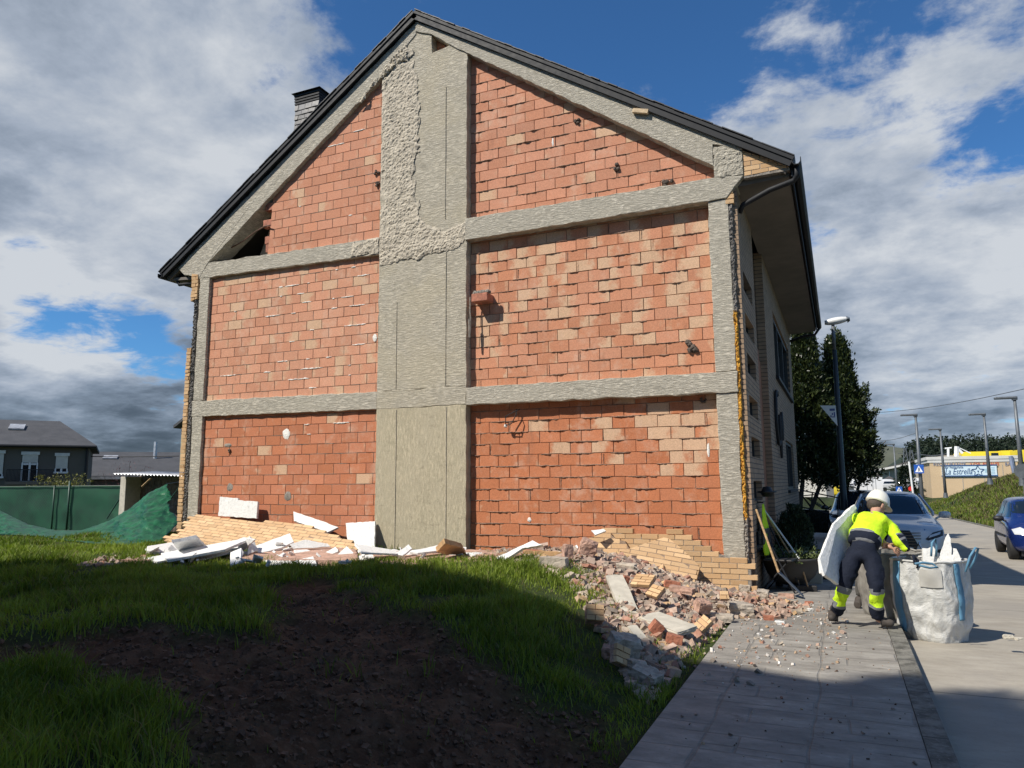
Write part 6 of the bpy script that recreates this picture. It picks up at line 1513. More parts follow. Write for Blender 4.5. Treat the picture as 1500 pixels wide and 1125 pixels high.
def ridge(name, Yr, pts, mat, label, w=60, amp=1.):
    mb = MB(); n = 90
    P = [onY(px, py, Yr) for px, py in pts]
    def f(u, v):
        k = (len(P)-1)*u; i = min(int(k), len(P)-2); q = P[i].lerp(P[i+1], k-i); s_ = math.sin(PI*min(1, v*1.0)*.5) if v < 1 else 1
        h = q.z*(v if v <= .5 else 1-(v-.5))*1.0
        hh = max(-2, (q.z+2+amp*N3(q.x*.03, 5)*4)*math.sin(PI*v)-2)
        return Vector((q.x, Yr+(v-.5)*2*w, hh+amp*N3(q.x*.02, v*6)*2*math.sin(PI*v)))
    mb.grid(n, 24, f); o = mb.build(name, mat, smooth=True, fix=False); return tag(o, kind='structure')
ridge('hill', 700, [(900, 690), (1100, 668), (1240, 655), (1300, 654), (1345, 660), (1400, 672), (1500, 690), (1700, 700)], 'hill_scrub', '', 160)
ridge('forest_hill', 420, [(1280, 700), (1325, 668), (1350, 659), (1400, 655), (1500, 650), (1700, 645), (1900, 660)], 'forest_floor', '', 80, .5)
ridge('far_hill', 900, [(-1500, 700), (-700, 690), (-200, 690), (0, 690), (300, 700), (700, 702), (1000, 695)], 'hill_scrub', '', 160)
# forest on the right hill: too many to count -> one mass of crowns
rs = np.random.RandomState(3); Vs = []; Ks = []
for i in range(900):
    px = rs.uniform(1325, 1620); Yr = rs.uniform(350, 418); u = (px-1350)/550; zr = onY(px, 662 if px < 1345 else 657-7*u, 418).z*math.sin(PI*.5*min(1, (Yr-340)/80)); p = onY(px, 650, Yr); h = rs.uniform(5, 9)
    tw = [(Vector((p.x+rs.normal(0, .3), Yr, zr-3+h*f)), Vector((rs.normal(), rs.normal(), .3)).normalized(), 2.4*(1.05-f)) for f in np.linspace(.1, 1, 9)]
    V, k = leaves(tw, 4, 1.3, .8, i+100, spread=.5); Vs.append(V); Ks.append(k)
fo_ = leafmesh('forest', np.concatenate(Vs), np.concatenate(Ks), 'pine_leaf', None); tag(fo_, 'dark pine wood on the hill behind the restaurant', 'forest', kind='stuff')
# pylons and wires
for i, (px, top) in enumerate(((1328, 656), (1337, 659))):
    Yp = 330; p = onY(px, 690, Yp); zt_ = onY(px, top, Yp).z; t = empty('pylon', (p.x, Yp, -1), label=('left' if i == 0 else 'right')+' one of two faint lattice pylons on the hillside', cat='pylon', group='lattice pylons on the hillside'); h = zt_+1; mb = MB()
    for s1 in (-1, 1):
        for s2 in (-1, 1): mb.tube([(s1*1.6, s2*1.6, 0), (s1*.35, s2*.35, h)], .16, 4)
    for j in range(7): f = j/7; g = (j+1)/7; r0, r1 = 1.6-1.25*f, 1.6-1.25*g; mb.tube([(-r0, -r0, h*f), (r1, -r1, h*g)], .09, 4); mb.tube([(r0, -r0, h*f), (-r1, -r1, h*g)], .09, 4)
    mb.tube([(-2.6, 0, h*.86), (2.6, 0, h*.86)], .12, 4); mb.build('lattice', 'lamp_grey', t)
for i, (a, b_, lab) in enumerate((((1262, 606, 60), (1560, 556, 40), 'upper thin pale wire across the clouds at the right'), ((1262, 644, 60), (1345, 633, 60), 'lower thin pale wire right of the evergreen'), ((1340, 664, 110), (1390, 664, 110), 'short dark wire left of the crane'))):
    A, Bq = onY(*a), onY(*b_); tag(MB().tube([A.lerp(Bq, j/14)-Vector((0, 0, .3*math.sin(PI*j/14))) for j in range(15)], .018 if i < 2 else .05, 4).build('power_line', 'lamp_grey'), lab, 'wire')

sc_t = evergreen(Vector((-8.1, -6.0, 0)), 16.2, 9.5, [.5, .95, 1.0, .8, .3], 31, 'slender evergreen standing behind the neighbouring house', [((0, 0, 0), (0, 0, 14), .16)], ntw=260, per=60)
# ------------------------------------------------------------------ cars
from mathutils.bvhtree import BVHTree
def paint(name, c, rough=.3, metal=.3): 
    m = simple(name, c, rough, .05, 3, 0, metal=metal, coat=.8); return m
paint('paint_grey', (.55, .56, .57), .4, .1); paint('paint_black', (.012, .013, .016), .25, .2); paint('paint_blue', (.012, .03, .16), .28, .4); paint('paint_white', (.7, .7, .7), .3, 0); paint('paint_yellow', (.65, .5, .03), .3, 0)
simple('car_glass', (.010, .016, .022), .06, .05, 3, 0, spec=.7); simple('plastic_black', (.016, .016, .017), .55, .15, 20, .05); simple('alloy', (.42, .42, .43), .35, .1, 10, .05, metal=.8)
simple('lamp_lens', (.55, .57, .58), .12, .1, 10, .1, coat=1); simple('tail_red', (.4, .01, .01), .2, .1, 5, 0, coat=1); simple('chrome', (.6, .6, .62), .15, .03, 4, 0, metal=1); simple('plate_white', (.75, .75, .72), .5, .03, 4, 0)
def body(stations, W, name, mat, parent, arches=(), wr=.34, cut=True):
    """stations: (x, hw, zb, zs, zt, g0, g1, cab) -> one closed shell"""
    hw0 = W/2; rings = []
    for (x, hw, zb, zs, zt, g0, g1) in stations:
        hw *= hw0
        h = [(0, zb), (hw*.8, zb), (hw*.965, zb+.09), (hw, zb+(zs-zb)*.5), (hw*.99, zs-.06), (hw*.955, zs), (g0*hw0, zs+.03+(zt-zs)*.08), ((g0+g1)/2*hw0*1.015, zs+(zt-zs)*.52), (g1*hw0, zt-.065-(0 if zt-zs > .2 else -.04)), (g1*hw0*.8, zt-.015), (0, zt+.01)]
        full = [(x, -y, z) for y, z in h[::-1]]+[(x, y, z) for y, z in h[1:-1]]
        rings.append(full)
    n = len(rings[0]); mb = MB(); mb.v = [q for r in rings for q in r]
    mb.f = [(i*n+j, i*n+(j+1) % n, (i+1)*n+(j+1) % n, (i+1)*n+j) for i in range(len(rings)-1) for j in range(n)]+[tuple(range(n)), tuple(range((len(rings)-1)*n, len(rings)*n))[::-1]]
    o = mb.build(name, mat, parent, smooth=True, sub=2)
    if cut:
        cu_ = MB()
        for x in arches: cu_.tube([(x, -2, wr+.01), (x, 2, wr+.01)], wr+.075, 28)
        co = cu_.build('cutter', mat); bo = o.modifiers.new('b', 'BOOLEAN'); bo.object = co; bo.operation = 'DIFFERENCE'; bo.solver = 'EXACT'
    bpy.context.view_layer.update(); dg = bpy.context.evaluated_depsgraph_get()
    me = bpy.data.meshes.new_from_object(o.evaluated_get(dg)); o.modifiers.clear(); o.data = me; me.name = name
    if cut: bpy.data.objects.remove(co)
    bm = bmesh.new(); bm.from_mesh(me); bv = BVHTree.FromBMesh(bm); bm.free(); return o, bv
def patch(bv, poly, axis, sgn, name, mat, parent, off=.006, cell=.05, th=.008):
    """a panel following the shell: poly in the two other axes, cast along axis"""
    poly = ccw(poly); x0, x1 = min(p[0] for p in poly), max(p[0] for p in poly); y0, y1 = min(p[1] for p in poly), max(p[1] for p in poly); mb = MB()
    nx_, ny_ = max(1, math.ceil((x1-x0)/cell)), max(1, math.ceil((y1-y0)/cell))
    def cast(u, v):
        o = [0, 0, 0]; d = [0, 0, 0]; d[axis] = -sgn; o[axis] = sgn*6
        if axis == 0: o[1], o[2] = u, v
        elif axis == 1: o[0], o[2] = u, v
        else: o[0], o[1] = u, v
        h, nrm, _, _ = bv.ray_cast(Vector(o), Vector(d))
        if h is None: return None
        q = Vector(h); q[axis] += sgn*off; return q
    for i in range(nx_):
        for j in range(ny_):
            a, b_ = x0+(x1-x0)*i/nx_, y0+(y1-y0)*j/ny_; pg = clip([(a, b_), (a+(x1-x0)/nx_, b_), (a+(x1-x0)/nx_, b_+(y1-y0)/ny_), (a, b_+(y1-y0)/ny_)], poly)
            if len(pg) < 3 or abs(area(pg)) < 1e-6: continue
            P = [cast(*q) for q in pg]
            if any(q is None for q in P): continue
            mb.add(P, [tuple(range(len(P)))])
    if not mb.v: return None
    o = mb.build(name, mat, parent, smooth=True, weld=.0015)
    return o
def wheel(parent, x, y, r, side, w=.21):
    t = empty('wheel', (x, y, r)); t.parent = parent; Mx = Matrix.Rotation(R(90), 4, 'X')
    MB().lathe([(r*.66, -w/2), (r*.93, -w/2), (r, -w*.36), (r, w*.36), (r*.93, w/2), (r*.66, w/2)], 36, mat=Mx).build('tyre', 'black_rubber', t, smooth=True)
    rim = MB(); yo = side*w*.36
    rim.lathe([(r*.60, -w*.4), (r*.67, -w*.42), (r*.67, w*.42), (r*.60, w*.4)], 32, mat=Mx)
    for k in range(10):
        a = 2*PI*k/10; ca, sa = math.cos(a), math.sin(a); b_ = a+.09; rim.tube([(ca*r*.1, yo, sa*r*.1), (math.cos(b_)*r*.62, yo*.85, math.sin(b_)*r*.62)], [r*.055, r*.045], 5)
    rim.lathe([(0, -.015), (r*.15, -.015), (r*.15, .015), (0, .015)], 16, c=(0, 0, yo/1 * 0), mat=Matrix.Translation((0, yo, 0)) @ Mx); rim.build('rim', 'alloy', t, smooth=False)
    MB().lathe([(0, -.02), (r*.58, -.02), (r*.58, .0), (0, .0)], 20, mat=Mx).build('brake_disc', 'plastic_black', t)
def finish_car(root, bv, W, wx, r, gl, sidewin, mat, front, rear):
    for x in wx:
        for s in (-1, 1): wheel(root, x, s*(W/2-.115), r, s)
        MB().box((x-r-.09, -W/2+.24, .12), (x+r+.09, W/2-.24, .62)).build('wheel_well', 'plastic_black', root)
    for i, pl in enumerate(sidewin):
        for s in (-1, 1): patch(bv, pl, 1, s, 'side_window', 'car_glass', root)
    for s in (-1, 1):
        patch(bv, [(wx[1]+r+.12, .20), (wx[0]-r-.12, .20), (wx[0]-r-.12, .29), (wx[1]+r+.12, .29)], 1, s, 'sill_trim', 'plastic_black', root)
def mirror(root, x, y, z, mat, s=1):
    mb = MB(); mb.grid(14, 8, lambda u, v: Vector((x+.10*math.sin(PI*v)*math.cos(u*2*PI)*(1 if math.cos(u*2*PI) > 0 else .35), y+s*.0-.125*math.cos(PI*v), z+.075*math.sin(PI*v)**.6*math.sin(u*2*PI))), wrap=True)
    mb.tube([(x, y-s*.1, z-.04), (x-.0, y-s*.19, z-.09)], .025, 6); return mb.build('mirror', mat, root, smooth=True)
# grey crossover facing the camera
p = EY+ray(1305, 740)*17.5; cz = rz(p.y)-.13
gx = empty('parked_car', (p.x, p.y+.4, cz), R(-90), 'grey crossover facing us behind the worker, wide dark lower grille', 'car'); W_ = 1.90; gx.scale = (1, 1, 1.07)
ST = [(2.30, .62, .34, .60, .78, .5, .36), (2.24, .80, .26, .70, .88, .62, .45), (2.06, .93, .22, .82, .96, .74, .5), (1.75, .985, .21, .91, 1.01, .80, .55), (1.30, 1.0, .21, .96, 1.07, .84, .58), (1.0, 1.0, .21, .98, 1.10, .86, .60), (.82, 1.0, .21, 1.0, 1.15, .87, .64), (.15, 1.0, .21, 1.02, 1.53, .885, .64), (-.2, 1.0, .21, 1.03, 1.60, .89, .665), (-1.0, 1.0, .21, 1.05, 1.61, .89, .66), (-1.7, .99, .22, 1.07, 1.53, .86, .62), (-2.1, .95, .28, 1.05, 1.25, .80, .62), (-2.3, .84, .36, .95, 1.02, .7, .55)]
bo, bv = body(ST, W_, 'body', 'paint_grey', gx, (1.45, -1.3), .36)
finish_car(gx, bv, W_, (1.45, -1.3), .36, None, [[(.62, 1.10), (.05, 1.46), (-.45, 1.52), (-.50, 1.10)], [(-.56, 1.10), (-.54, 1.52), (-1.15, 1.52), (-1.62, 1.40), (-1.75, 1.14)]], 'paint_grey', 0, 0)
patch(bv, [(-.74, 1.135), (.74, 1.135), (.60, 1.545), (-.60, 1.545)], 0, 1, 'windscreen', 'car_glass', gx, off=.012, cell=.07)
for s in (-1, 1): MB().tube([(1.0, s*.80, 1.12), (.85, s*.81, 1.18), (.15, s*.62, 1.53)], .03, 6).build('screen_pillar', 'paint_grey', gx, smooth=True)
patch(bv, [(-.48, .34), (.48, .34), (.36, .58), (.50, .86), (-.50, .86), (-.36, .58)], 0, 1, 'grille', 'plastic_black', gx, off=.012, cell=.04)
gm = MB()
for i in range(9):
    z = .37+i*.055; hit, _, _, _ = bv.ray_cast(Vector((6, 0, z)), Vector((-1, 0, 0))); w = .33 if .5 < z < .65 else .42
    gm.box((hit.x+.012, -w, z), (hit.x+.03, w, z+.014))
gm.build('grille_bar', 'paint_black', gx); gh_ = [(-.52, .88), (-.36, .60), (-.51, .33)]
for s in (-1, 1):
    pts = []
    for y, z in [(.52, .88), (.37, .60), (.52, .33)]:
        hit, _, _, _ = bv.ray_cast(Vector((6, s*y, z)), Vector((-1, 0, 0))); pts.append(hit+Vector((.014, 0, 0)))
    MB().tube([pts[0], (pts[0]+pts[1])/2, pts[1], (pts[1]+pts[2])/2, pts[2]], .016, 6).build('grille_frame', 'chrome', gx, smooth=True)
    patch(bv, [(s*.50, .70), (s*.62, .64), (s*.86, .76), (s*.89, .87), (s*.66, .82)], 0, 1, 'headlight', 'plastic_black', gx, off=.010, cell=.03)
    h1 = patch(bv, [(s*.56, .72), (s*.80, .79), (s*.82, .835), (s*.60, .775)], 0, 1, 'headlight_lens', 'lamp_lens', gx, off=.018, cell=.03)
    patch(bv, [(s*.50, .655), (s*.58, .63), (s*.84, .735), (s*.84, .755)], 0, 1, 'running_light', 'lamp_lens', gx, off=.018, cell=.03)
    patch(bv, [(s*.60, .30), (s*.84, .34), (s*.84, .52), (s*.72, .50)], 0, 1, 'bumper_intake', 'plastic_black', gx, off=.010, cell=.04)
    patch(bv, [(s*.70, .37), (s*.79, .37), (s*.79, .44), (s*.70, .44)], 0, 1, 'fog_lamp', 'lamp_lens', gx, off=.018, cell=.03)
    mirror(gx, .72, s*1.06, 1.12, 'paint_grey', s)
patch(bv, [(-.26, .43), (.26, .43), (.26, .54), (-.26, .54)], 0, 1, 'number_plate', 'plate_white', gx, off=.03, cell=.06)
patch(bv, [(-.7, .22), (.7, .22), (.7, .30), (-.7, .30)], 0, 1, 'bumper_lip', 'plastic_black', gx, off=.012, cell=.06)
MB().box((.86, -.70, 1.125), (.90, .0, 1.14), Matrix.Translation((0, 0, 0))).build('wiper', 'plastic_black', gx)
# dark car behind it with an open door
p = EY+ray(1264, 740)*24.5
bk_ = empty('parked_car', (p.x-.1, p.y+.5, rz(p.y)-.13), R(-92), 'black car parked behind the grey crossover, door standing open', 'car'); W2 = 1.86
ST2 = [(2.25, .70, .34, .66, .86, .55, .4), (2.15, .88, .26, .80, .98, .7, .5), (1.7, .98, .22, .95, 1.06, .80, .55), (1.05, 1.0, .21, 1.0, 1.14, .86, .6), (.85, 1.0, .21, 1.02, 1.2, .88, .66), (.2, 1.0, .21, 1.06, 1.68, .90, .70), (-.3, 1.0, .21, 1.07, 1.75, .90, .72), (-1.6, 1.0, .21, 1.08, 1.73, .90, .70), (-2.05, .98, .24, 1.08, 1.6, .86, .66), (-2.25, .92, .32, 1.0, 1.1, .8, .62)]
bo, bv = body(ST2, W2, 'body', 'paint_black', bk_, (1.4, -1.3), .36)
finish_car(bk_, bv, W2, (1.4, -1.3), .36, None, [[(.62, 1.14), (.1, 1.58), (-.45, 1.64), (-.50, 1.14)], [(-.56, 1.14), (-.54, 1.64), (-1.4, 1.62), (-1.75, 1.5), (-1.8, 1.16)]], 'paint_black', 0, 0)
patch(bv, [(-.74, 1.18), (.74, 1.18), (.64, 1.66), (-.64, 1.66)], 0, 1, 'windscreen', 'car_glass', bk_, off=.012, cell=.07)
for s in (-1, 1):
    patch(bv, [(s*.58, .74), (s*.86, .80), (s*.86, .92), (s*.60, .86)], 0, 1, 'headlight', 'lamp_lens', bk_, off=.010, cell=.04); mirror(bk_, .75, s*1.05, 1.18, 'paint_black', s)
patch(bv, [(-.5, .40), (.5, .40), (.5, .84), (-.5, .84)], 0, 1, 'grille', 'plastic_black', bk_, off=.012, cell=.06)
dt = empty('door', (.70, -.93, 0), R(0)); dt.parent = bk_; dt.rotation_euler = (0, 0, R(62))
MB().prism([(-1.05, .32), (0, .32), (0, 1.08), (-1.05, 1.10)], lambda u, v, w: Vector((u, w, v)), -.05, .05).build('door_panel', 'paint_black', dt, bevel=.02)
MB().prism([(-1.0, .36), (-.05, .36), (-.05, 1.02), (-1.0, 1.04)], lambda u, v, w: Vector((u, w, v)), .055, .09).build('door_lining', 'lamp_grey', dt, bevel=.02)
MB().tube([(-1.02, 0, 1.08), (-.95, 0, 1.55), (-.45, 0, 1.60), (.0, 0, 1.12)], .025, 6).build('window_frame', 'paint_black', dt)
# small blue people carrier on the right
q0 = onZ(1492, 813, rz(17.8)-.13); q1 = onZ(1468, 802, rz(19.5)-.13)
hd_ = (Vector((q0.x, q0.y))-Vector((q1.x, q1.y))); hd_ = math.atan2(q0.y-q1.y, q0.x-q1.x); W3 = 1.72; WB = 2.42; cx_ = Vector((math.cos(hd_), math.sin(hd_))); lf = Vector((-cx_.y, cx_.x))
cen = Vector((q0.x-.2, q0.y))-cx_*1.18+lf*(W3/2-.02); bl = empty('parked_car', (cen.x, cen.y, rz(cen.y)-.13), hd_, 'small tall dark blue car at the right edge of the photo', 'car')
ST3 = [(1.80, .62, .30, .58, .72, .55, .4), (1.72, .84, .24, .70, .86, .66, .5), (1.5, .95, .20, .82, .98, .78, .56), (1.15, 1.0, .20, .90, 1.10, .84, .60), (.95, 1.0, .20, .93, 1.20, .86, .62), (.35, 1.0, .20, .97, 1.50, .88, .68), (0, 1.0, .20, .98, 1.56, .88, .70), (-1.0, 1.0, .20, 1.0, 1.57, .88, .70), (-1.45, .98, .22, 1.0, 1.50, .86, .66), (-1.68, .94, .28, .98, 1.15, .82, .62), (-1.78, .86, .34, .9, .98, .75, .58)]
bo, bv = body(ST3, W3, 'body', 'paint_blue', bl, (1.18, -1.24), .30)
finish_car(bl, bv, W3, (1.18, -1.24), .30, None, [[(.80, 1.06), (.34, 1.40), (-.15, 1.46), (-.20, 1.04)], [(-.27, 1.04), (-.25, 1.46), (-.95, 1.46), (-1.0, 1.06)], [(-1.06, 1.06), (-1.03, 1.45), (-1.38, 1.40), (-1.52, 1.10)]], 'paint_blue', 0, 0)
patch(bv, [(-.70, 1.16), (.70, 1.16), (.62, 1.50), (-.62, 1.50)], 0, 1, 'windscreen', 'car_glass', bl, off=.012, cell=.07)
for s in (-1, 1):
    patch(bv, [(s*.46, .66), (s*.74, .66), (s*.78, .78), (s*.60, .84), (s*.46, .76)], 0, 1, 'headlight', 'lamp_lens', bl, off=.010, cell=.04); mirror(bl, .80, s*.96, 1.02, 'plastic_black', s)
    patch(bv, [(-1.0, .53), (.85, .53), (.85, .59), (-1.0, .59)], 1, s, 'rub_strip', 'plastic_black', bl); patch(bv, [(.12, .84), (.26, .84), (.26, .87), (.12, .87)], 1, s, 'handle', 'plastic_black', bl, off=.02)
patch(bv, [(-.40, .62), (.40, .62), (.40, .74), (-.40, .74)], 0, 1, 'grille', 'plastic_black', bl, off=.012); patch(bv, [(-.55, .28), (.55, .28), (.50, .42), (-.50, .42)], 0, 1, 'bumper_intake', 'plastic_black', bl, off=.012)
# distant parked vehicles
def far_car(px, py, Y, mat, label, rot=0, sc=1.):
    p = onY(px, py, Y); t = empty('parked_car', (p.x, Y, p.z), R(rot), label, 'car'); t.scale = (sc,)*3
    b_, bv_ = body(ST3 if mat != 'paint_white' else ST2, 1.74, 'body', mat, t, (), .3, cut=False)
    for x in (1.25, -1.25):
        for s in (-1, 1): MB().tube([(x, s*.62, .31), (x, s*.86, .31)], .31, 14).build('wheel', 'black_rubber', t)
    for s in (-1, 1): patch(bv_, [(.7, 1.10), (.3, 1.42), (-1.2, 1.42), (-1.4, 1.10)], 1, s, 'side_window', 'car_glass', t, cell=.2)
    patch(bv_, [(-.66, 1.2), (.66, 1.2), (.6, 1.5), (-.6, 1.5)], 0, 1, 'windscreen', 'car_glass', t, cell=.2)
far_car(1306, 720, 118, 'paint_white', 'distant white car in front of the kiosk', 20); far_car(1322, 720, 122, 'paint_white', 'distant white car tucked under the far pine', 170)
far_car(1352, 719, 125, 'paint_grey', 'distant silver car beside the restaurant corner', 10); far_car(1224, 729, 72, 'paint_yellow', 'yellow-green car end glimpsed behind the tree and lamp', 90, .9)
vt = empty('box_truck', onY(1346, 717, 125), 0, 'distant white box truck left of the restaurant', 'truck'); a, c = onY(1340, 700, 125)-vt.location, onY(1353, 713, 125)-vt.location
MB().box((a.x, 0, c.z), (c.x, 4, a.z)).build('box', 'far_white', vt); MB().box((c.x+.02, .2, c.z-.1), (c.x+.75, 3.6, a.z-.5)).build('cab', simple('cab_teal', (.12, .35, .42), .5, .05, 2, 0), vt)
for x in (a.x+.3, c.x+.3): MB().tube([(x, .1, c.z-.15), (x, .4, c.z-.15)], .35, 12).build('wheel', 'black_rubber', vt)

# ------------------------------------------------------------------ skinned figures
def skin(name, mat, parent, pts, edges, root, sub=2, loc=None):
    names = list(pts); idx = {k: i for i, k in enumerate(names)}
    me = bpy.data.meshes.new(name); me.from_pydata([tuple(pts[k][0]) for k in names], [(idx[a], idx[b_]) for a, b_ in edges], [])
    o = bpy.data.objects.new(name, me); COL.objects.link(o)
    sk = o.modifiers.new('skin', 'SKIN'); sk.use_smooth_shade = True; sk.branch_smoothing = .6
    if not me.skin_vertices: pass
    for k in names:
        r = pts[k][1]; r = r if hasattr(r, '__len__') else (r, r); me.skin_vertices[0].data[idx[k]].radius = r
        me.skin_vertices[0].data[idx[k]].use_root = (k == root)
    sb = o.modifiers.new('sub', 'SUBSURF'); sb.levels = sub; sb.render_levels = sub
    bpy.context.view_layer.update(); dg = bpy.context.evaluated_depsgraph_get(); m2 = bpy.data.meshes.new_from_object(o.evaluated_get(dg)); o.modifiers.clear(); o.data = m2; m2.name = name
    m2.materials.clear(); m2.materials.append(MATS[mat]); m2.polygons.foreach_set('use_smooth', [True]*len(m2.polygons)); o.parent = parent
    return o
def crumple(o, amp, fr, seed=0):
    for v in o.data.vertices:
        c = v.co; v.co = c+v.normal*(amp*N3(c.x*fr+seed, c.y*fr, c.z*fr*1.3)+amp*.5*N3(c.x*fr*2.6, c.y*fr*2.6+seed, c.z*fr*2.6))
def cloth(name, c, rough=.85, sheen=0, col2=None):
    m, nt, b = newmat(name); p = coords(nt); n = nt.noise(p, 14, 5, .6, .8); f = nt.noise(p, 160, 2, .5)
    nt.put(b.inputs['Base Color'], nt.mix(nt.ss(n, .3, .7), col2 or tuple(q*.8 for q in c), c)); b.inputs['Roughness'].default_value = rough; b.inputs['Specular IOR Level'].default_value = .2
    nt.put(b.inputs['Normal'], nt.bump(nt.math('ADD', n, nt.math('MULTIPLY', f, .1)), .6, .02)); return m
cloth('hivis_yellow', (.60, .88, .03)); cloth('navy_cloth', (.012, .016, .030)); cloth('grey_band', (.20, .205, .215), .55); cloth('grey_cloth', (.12, .115, .105)); simple('skin_tone', (.48, .27, .19), .6, .1, 20, .1, .003); simple('hair_dark', (.06, .045, .035), .8, .2, 60, .4); simple('helmet_white', (.78, .75, .66), .35, .04, 5, .02); simple('boot_leather', (.055, .045, .038), .75, .2, 25, .3)
def at(px, py, Y): return onY(px, py, Y)
wk = empty('person', (at(1262, 910, 8.55).x, 8.55, 0), label='worker in yellow and navy with white helmet, bending over a sack, foam board underarm', cat='person'); wo = -wk.location
J = {}
def j(k, px, py, Y, r): J[k] = (at(px, py, Y)+wo, r)
j('pelvis', 1263, 806, 8.52, (.135, .115)); j('waist', 1267, 790, 8.60, (.15, .115)); j('belly', 1272, 778, 8.70, (.155, .12)); j('chest', 1279, 764, 8.84, (.165, .125)); j('neck', 1283, 751, 9.0, .058); j('skull', 1285, 741, 9.08, .075); j('crown_', 1286, 732, 9.12, .07)
j('hipL', 1248, 815, 8.52, .095); j('kneeL', 1237, 858, 8.42, .068); j('ankL', 1224, 892, 8.62, .048); j('footL', 1222, 906, 8.66, .048); j('toeL', 1217, 908, 8.50, .040)
j('hipR', 1280, 815, 8.50, .098); j('kneeR', 1284, 862, 8.34, .068); j('ankR', 1284, 899, 8.46, .048); j('footR', 1285, 911, 8.46, .046); j('toeR', 1303, 913, 8.44, .038)
j('shL', 1255, 757, 8.92, .07); j('elL', 1247, 776, 8.95, .055); j('wrL', 1252, 800, 8.85, .04)
j('shR', 1304, 772, 8.82, .072); j('elR', 1316, 790, 8.72, .056); j('wrR', 1332, 808, 8.68, .040)
LEG = [('pelvis', 'hipL'), ('hipL', 'kneeL'), ('kneeL', 'ankL'), ('ankL', 'footL'), ('footL', 'toeL'), ('pelvis', 'hipR'), ('hipR', 'kneeR'), ('kneeR', 'ankR'), ('ankR', 'footR'), ('footR', 'toeR')]
TOR = [('pelvis', 'waist'), ('waist', 'belly'), ('belly', 'chest'), ('chest', 'neck'), ('chest', 'shL'), ('shL', 'elL'), ('elL', 'wrL'), ('chest', 'shR'), ('shR', 'elR'), ('elR', 'wrR')]
Jb = {k: (v[0], (v[1] if not hasattr(v[1], '__len__') else v[1][0])*.78) for k, v in J.items()}
Jb.update({k: (J[k][0], .02) for k in ('footL', 'toeL', 'footR', 'toeR')}); 
for k in 'LR':
    q_ = J['foot'+k][0]; d_ = J['toe'+k][0]-q_; d_.z = 0; d_.normalize(); Jb['foot'+k] = (Vector((q_.x, q_.y, .065)), .026); Jb['toe'+k] = (Vector((q_.x, q_.y, .055))+d_*.09, .022)
Jb['ankL'] = (J['ankL'][0], .03); Jb['ankR'] = (J['ankR'][0], .03); Jb.update({k: (J[k][0], .08) for k in ('pelvis', 'waist', 'belly', 'chest')}); Jb['skull'] = (J['skull'][0], .078); Jb['crown_'] = (J['crown_'][0], .070); Jb['neck'] = (J['neck'][0], .052)
skin('body', 'skin_tone', wk, Jb, LEG+TOR+[('neck', 'skull'), ('skull', 'crown_')], 'pelvis')
sel = lambda ks, f=1.: {k: (J[k][0], tuple(q*f for q in J[k][1]) if hasattr(J[k][1], '__len__') else J[k][1]*f) for k in ks}
tj = sel(['pelvis', 'hipL', 'kneeL', 'hipR', 'kneeR', 'waist'], 1.04)
dz_ = Vector((0, 0, -.055)); tj['ankL'] = (J['ankL'][0]+dz_, .068); tj['ankR'] = (J['ankR'][0]+dz_, .068); tj['pelvis'] = (J['pelvis'][0], (.155, .125)); tj['thL'] = (J['hipL'][0].lerp(J['kneeL'][0], .45), .098); tj['thR'] = (J['hipR'][0].lerp(J['kneeR'][0], .45), .10)
tr_o = skin('trousers', 'navy_cloth', wk, tj, [('waist', 'pelvis'), ('pelvis', 'hipL'), ('hipL', 'thL'), ('thL', 'kneeL'), ('kneeL', 'ankL'), ('pelvis', 'hipR'), ('hipR', 'thR'), ('thR', 'kneeR'), ('kneeR', 'ankR')], 'pelvis'); crumple(tr_o, .022, 13)
jj_ = sel(['waist', 'belly', 'chest', 'neck', 'shL', 'elL', 'shR', 'elR'], 1.08); jj_['neck'] = (J['neck'][0], .075); jj_['wrR'] = (J['wrR'][0], .05); jj_['wrL'] = (J['wrL'][0], .05); jj_['waist'] = (J['waist'][0], (.175, .145)); jj_['hem'] = (J['waist'][0].lerp(J['pelvis'][0], .75), (.175, .145)); jj_['belly'] = (J['belly'][0], (.195, .155)); jj_['chest'] = (J['chest'][0], (.21, .155)); jj_['shL'] = (J['shL'][0], .085); jj_['shR'] = (J['shR'][0], .088); jj_['elR'] = (J['elR'][0], .068)
jk = skin('jacket', 'hivis_yellow', wk, jj_, [('hem', 'waist'), ('waist', 'belly'), ('belly', 'chest'), ('chest', 'neck'), ('chest', 'shL'), ('shL', 'elL'), ('elL', 'wrL'), ('chest', 'shR'), ('shR', 'elR'), ('elR', 'wrR')], 'chest'); crumple(jk, .024, 11, 4)
# bands painted by region: split the jacket mesh faces into navy hem / grey tape / yellow, and the forearms
def assign(o, mats, fn):
    for m_ in mats: o.data.materials.append(MATS[m_])
    for f in o.data.polygons: f.material_index = fn(f.center)
w0, b0, c0_ = J['waist'][0], J['belly'][0], J['chest'][0]; ax = (c0_-w0).normalized(); Lx = (c0_-w0).length
eR, wR_, sR = J['elR'][0], J['wrR'][0], J['shR'][0]
def jf(c):
    t = (c-w0).dot(ax)/Lx
    u = (c-sR).dot((wR_-sR).normalized())/(wR_-sR).length
    dR = (c-(sR+(wR_-sR)*max(0, min(1, u)))).length
    if u > .30 and dR < .14 and (c-w0).dot((sR-w0).normalized()) > (sR-w0).length*.75:
        if .38 < u < .46 or .60 < u < .69: return 2
        return 1 if u > .42 else 0
    if t < -.42: return 1
    if t < -.28: return 2
    if t < -.06: return 1
    if t < .04: return 2
    return 0
assign(jk, ['navy_cloth', 'grey_band'], jf)
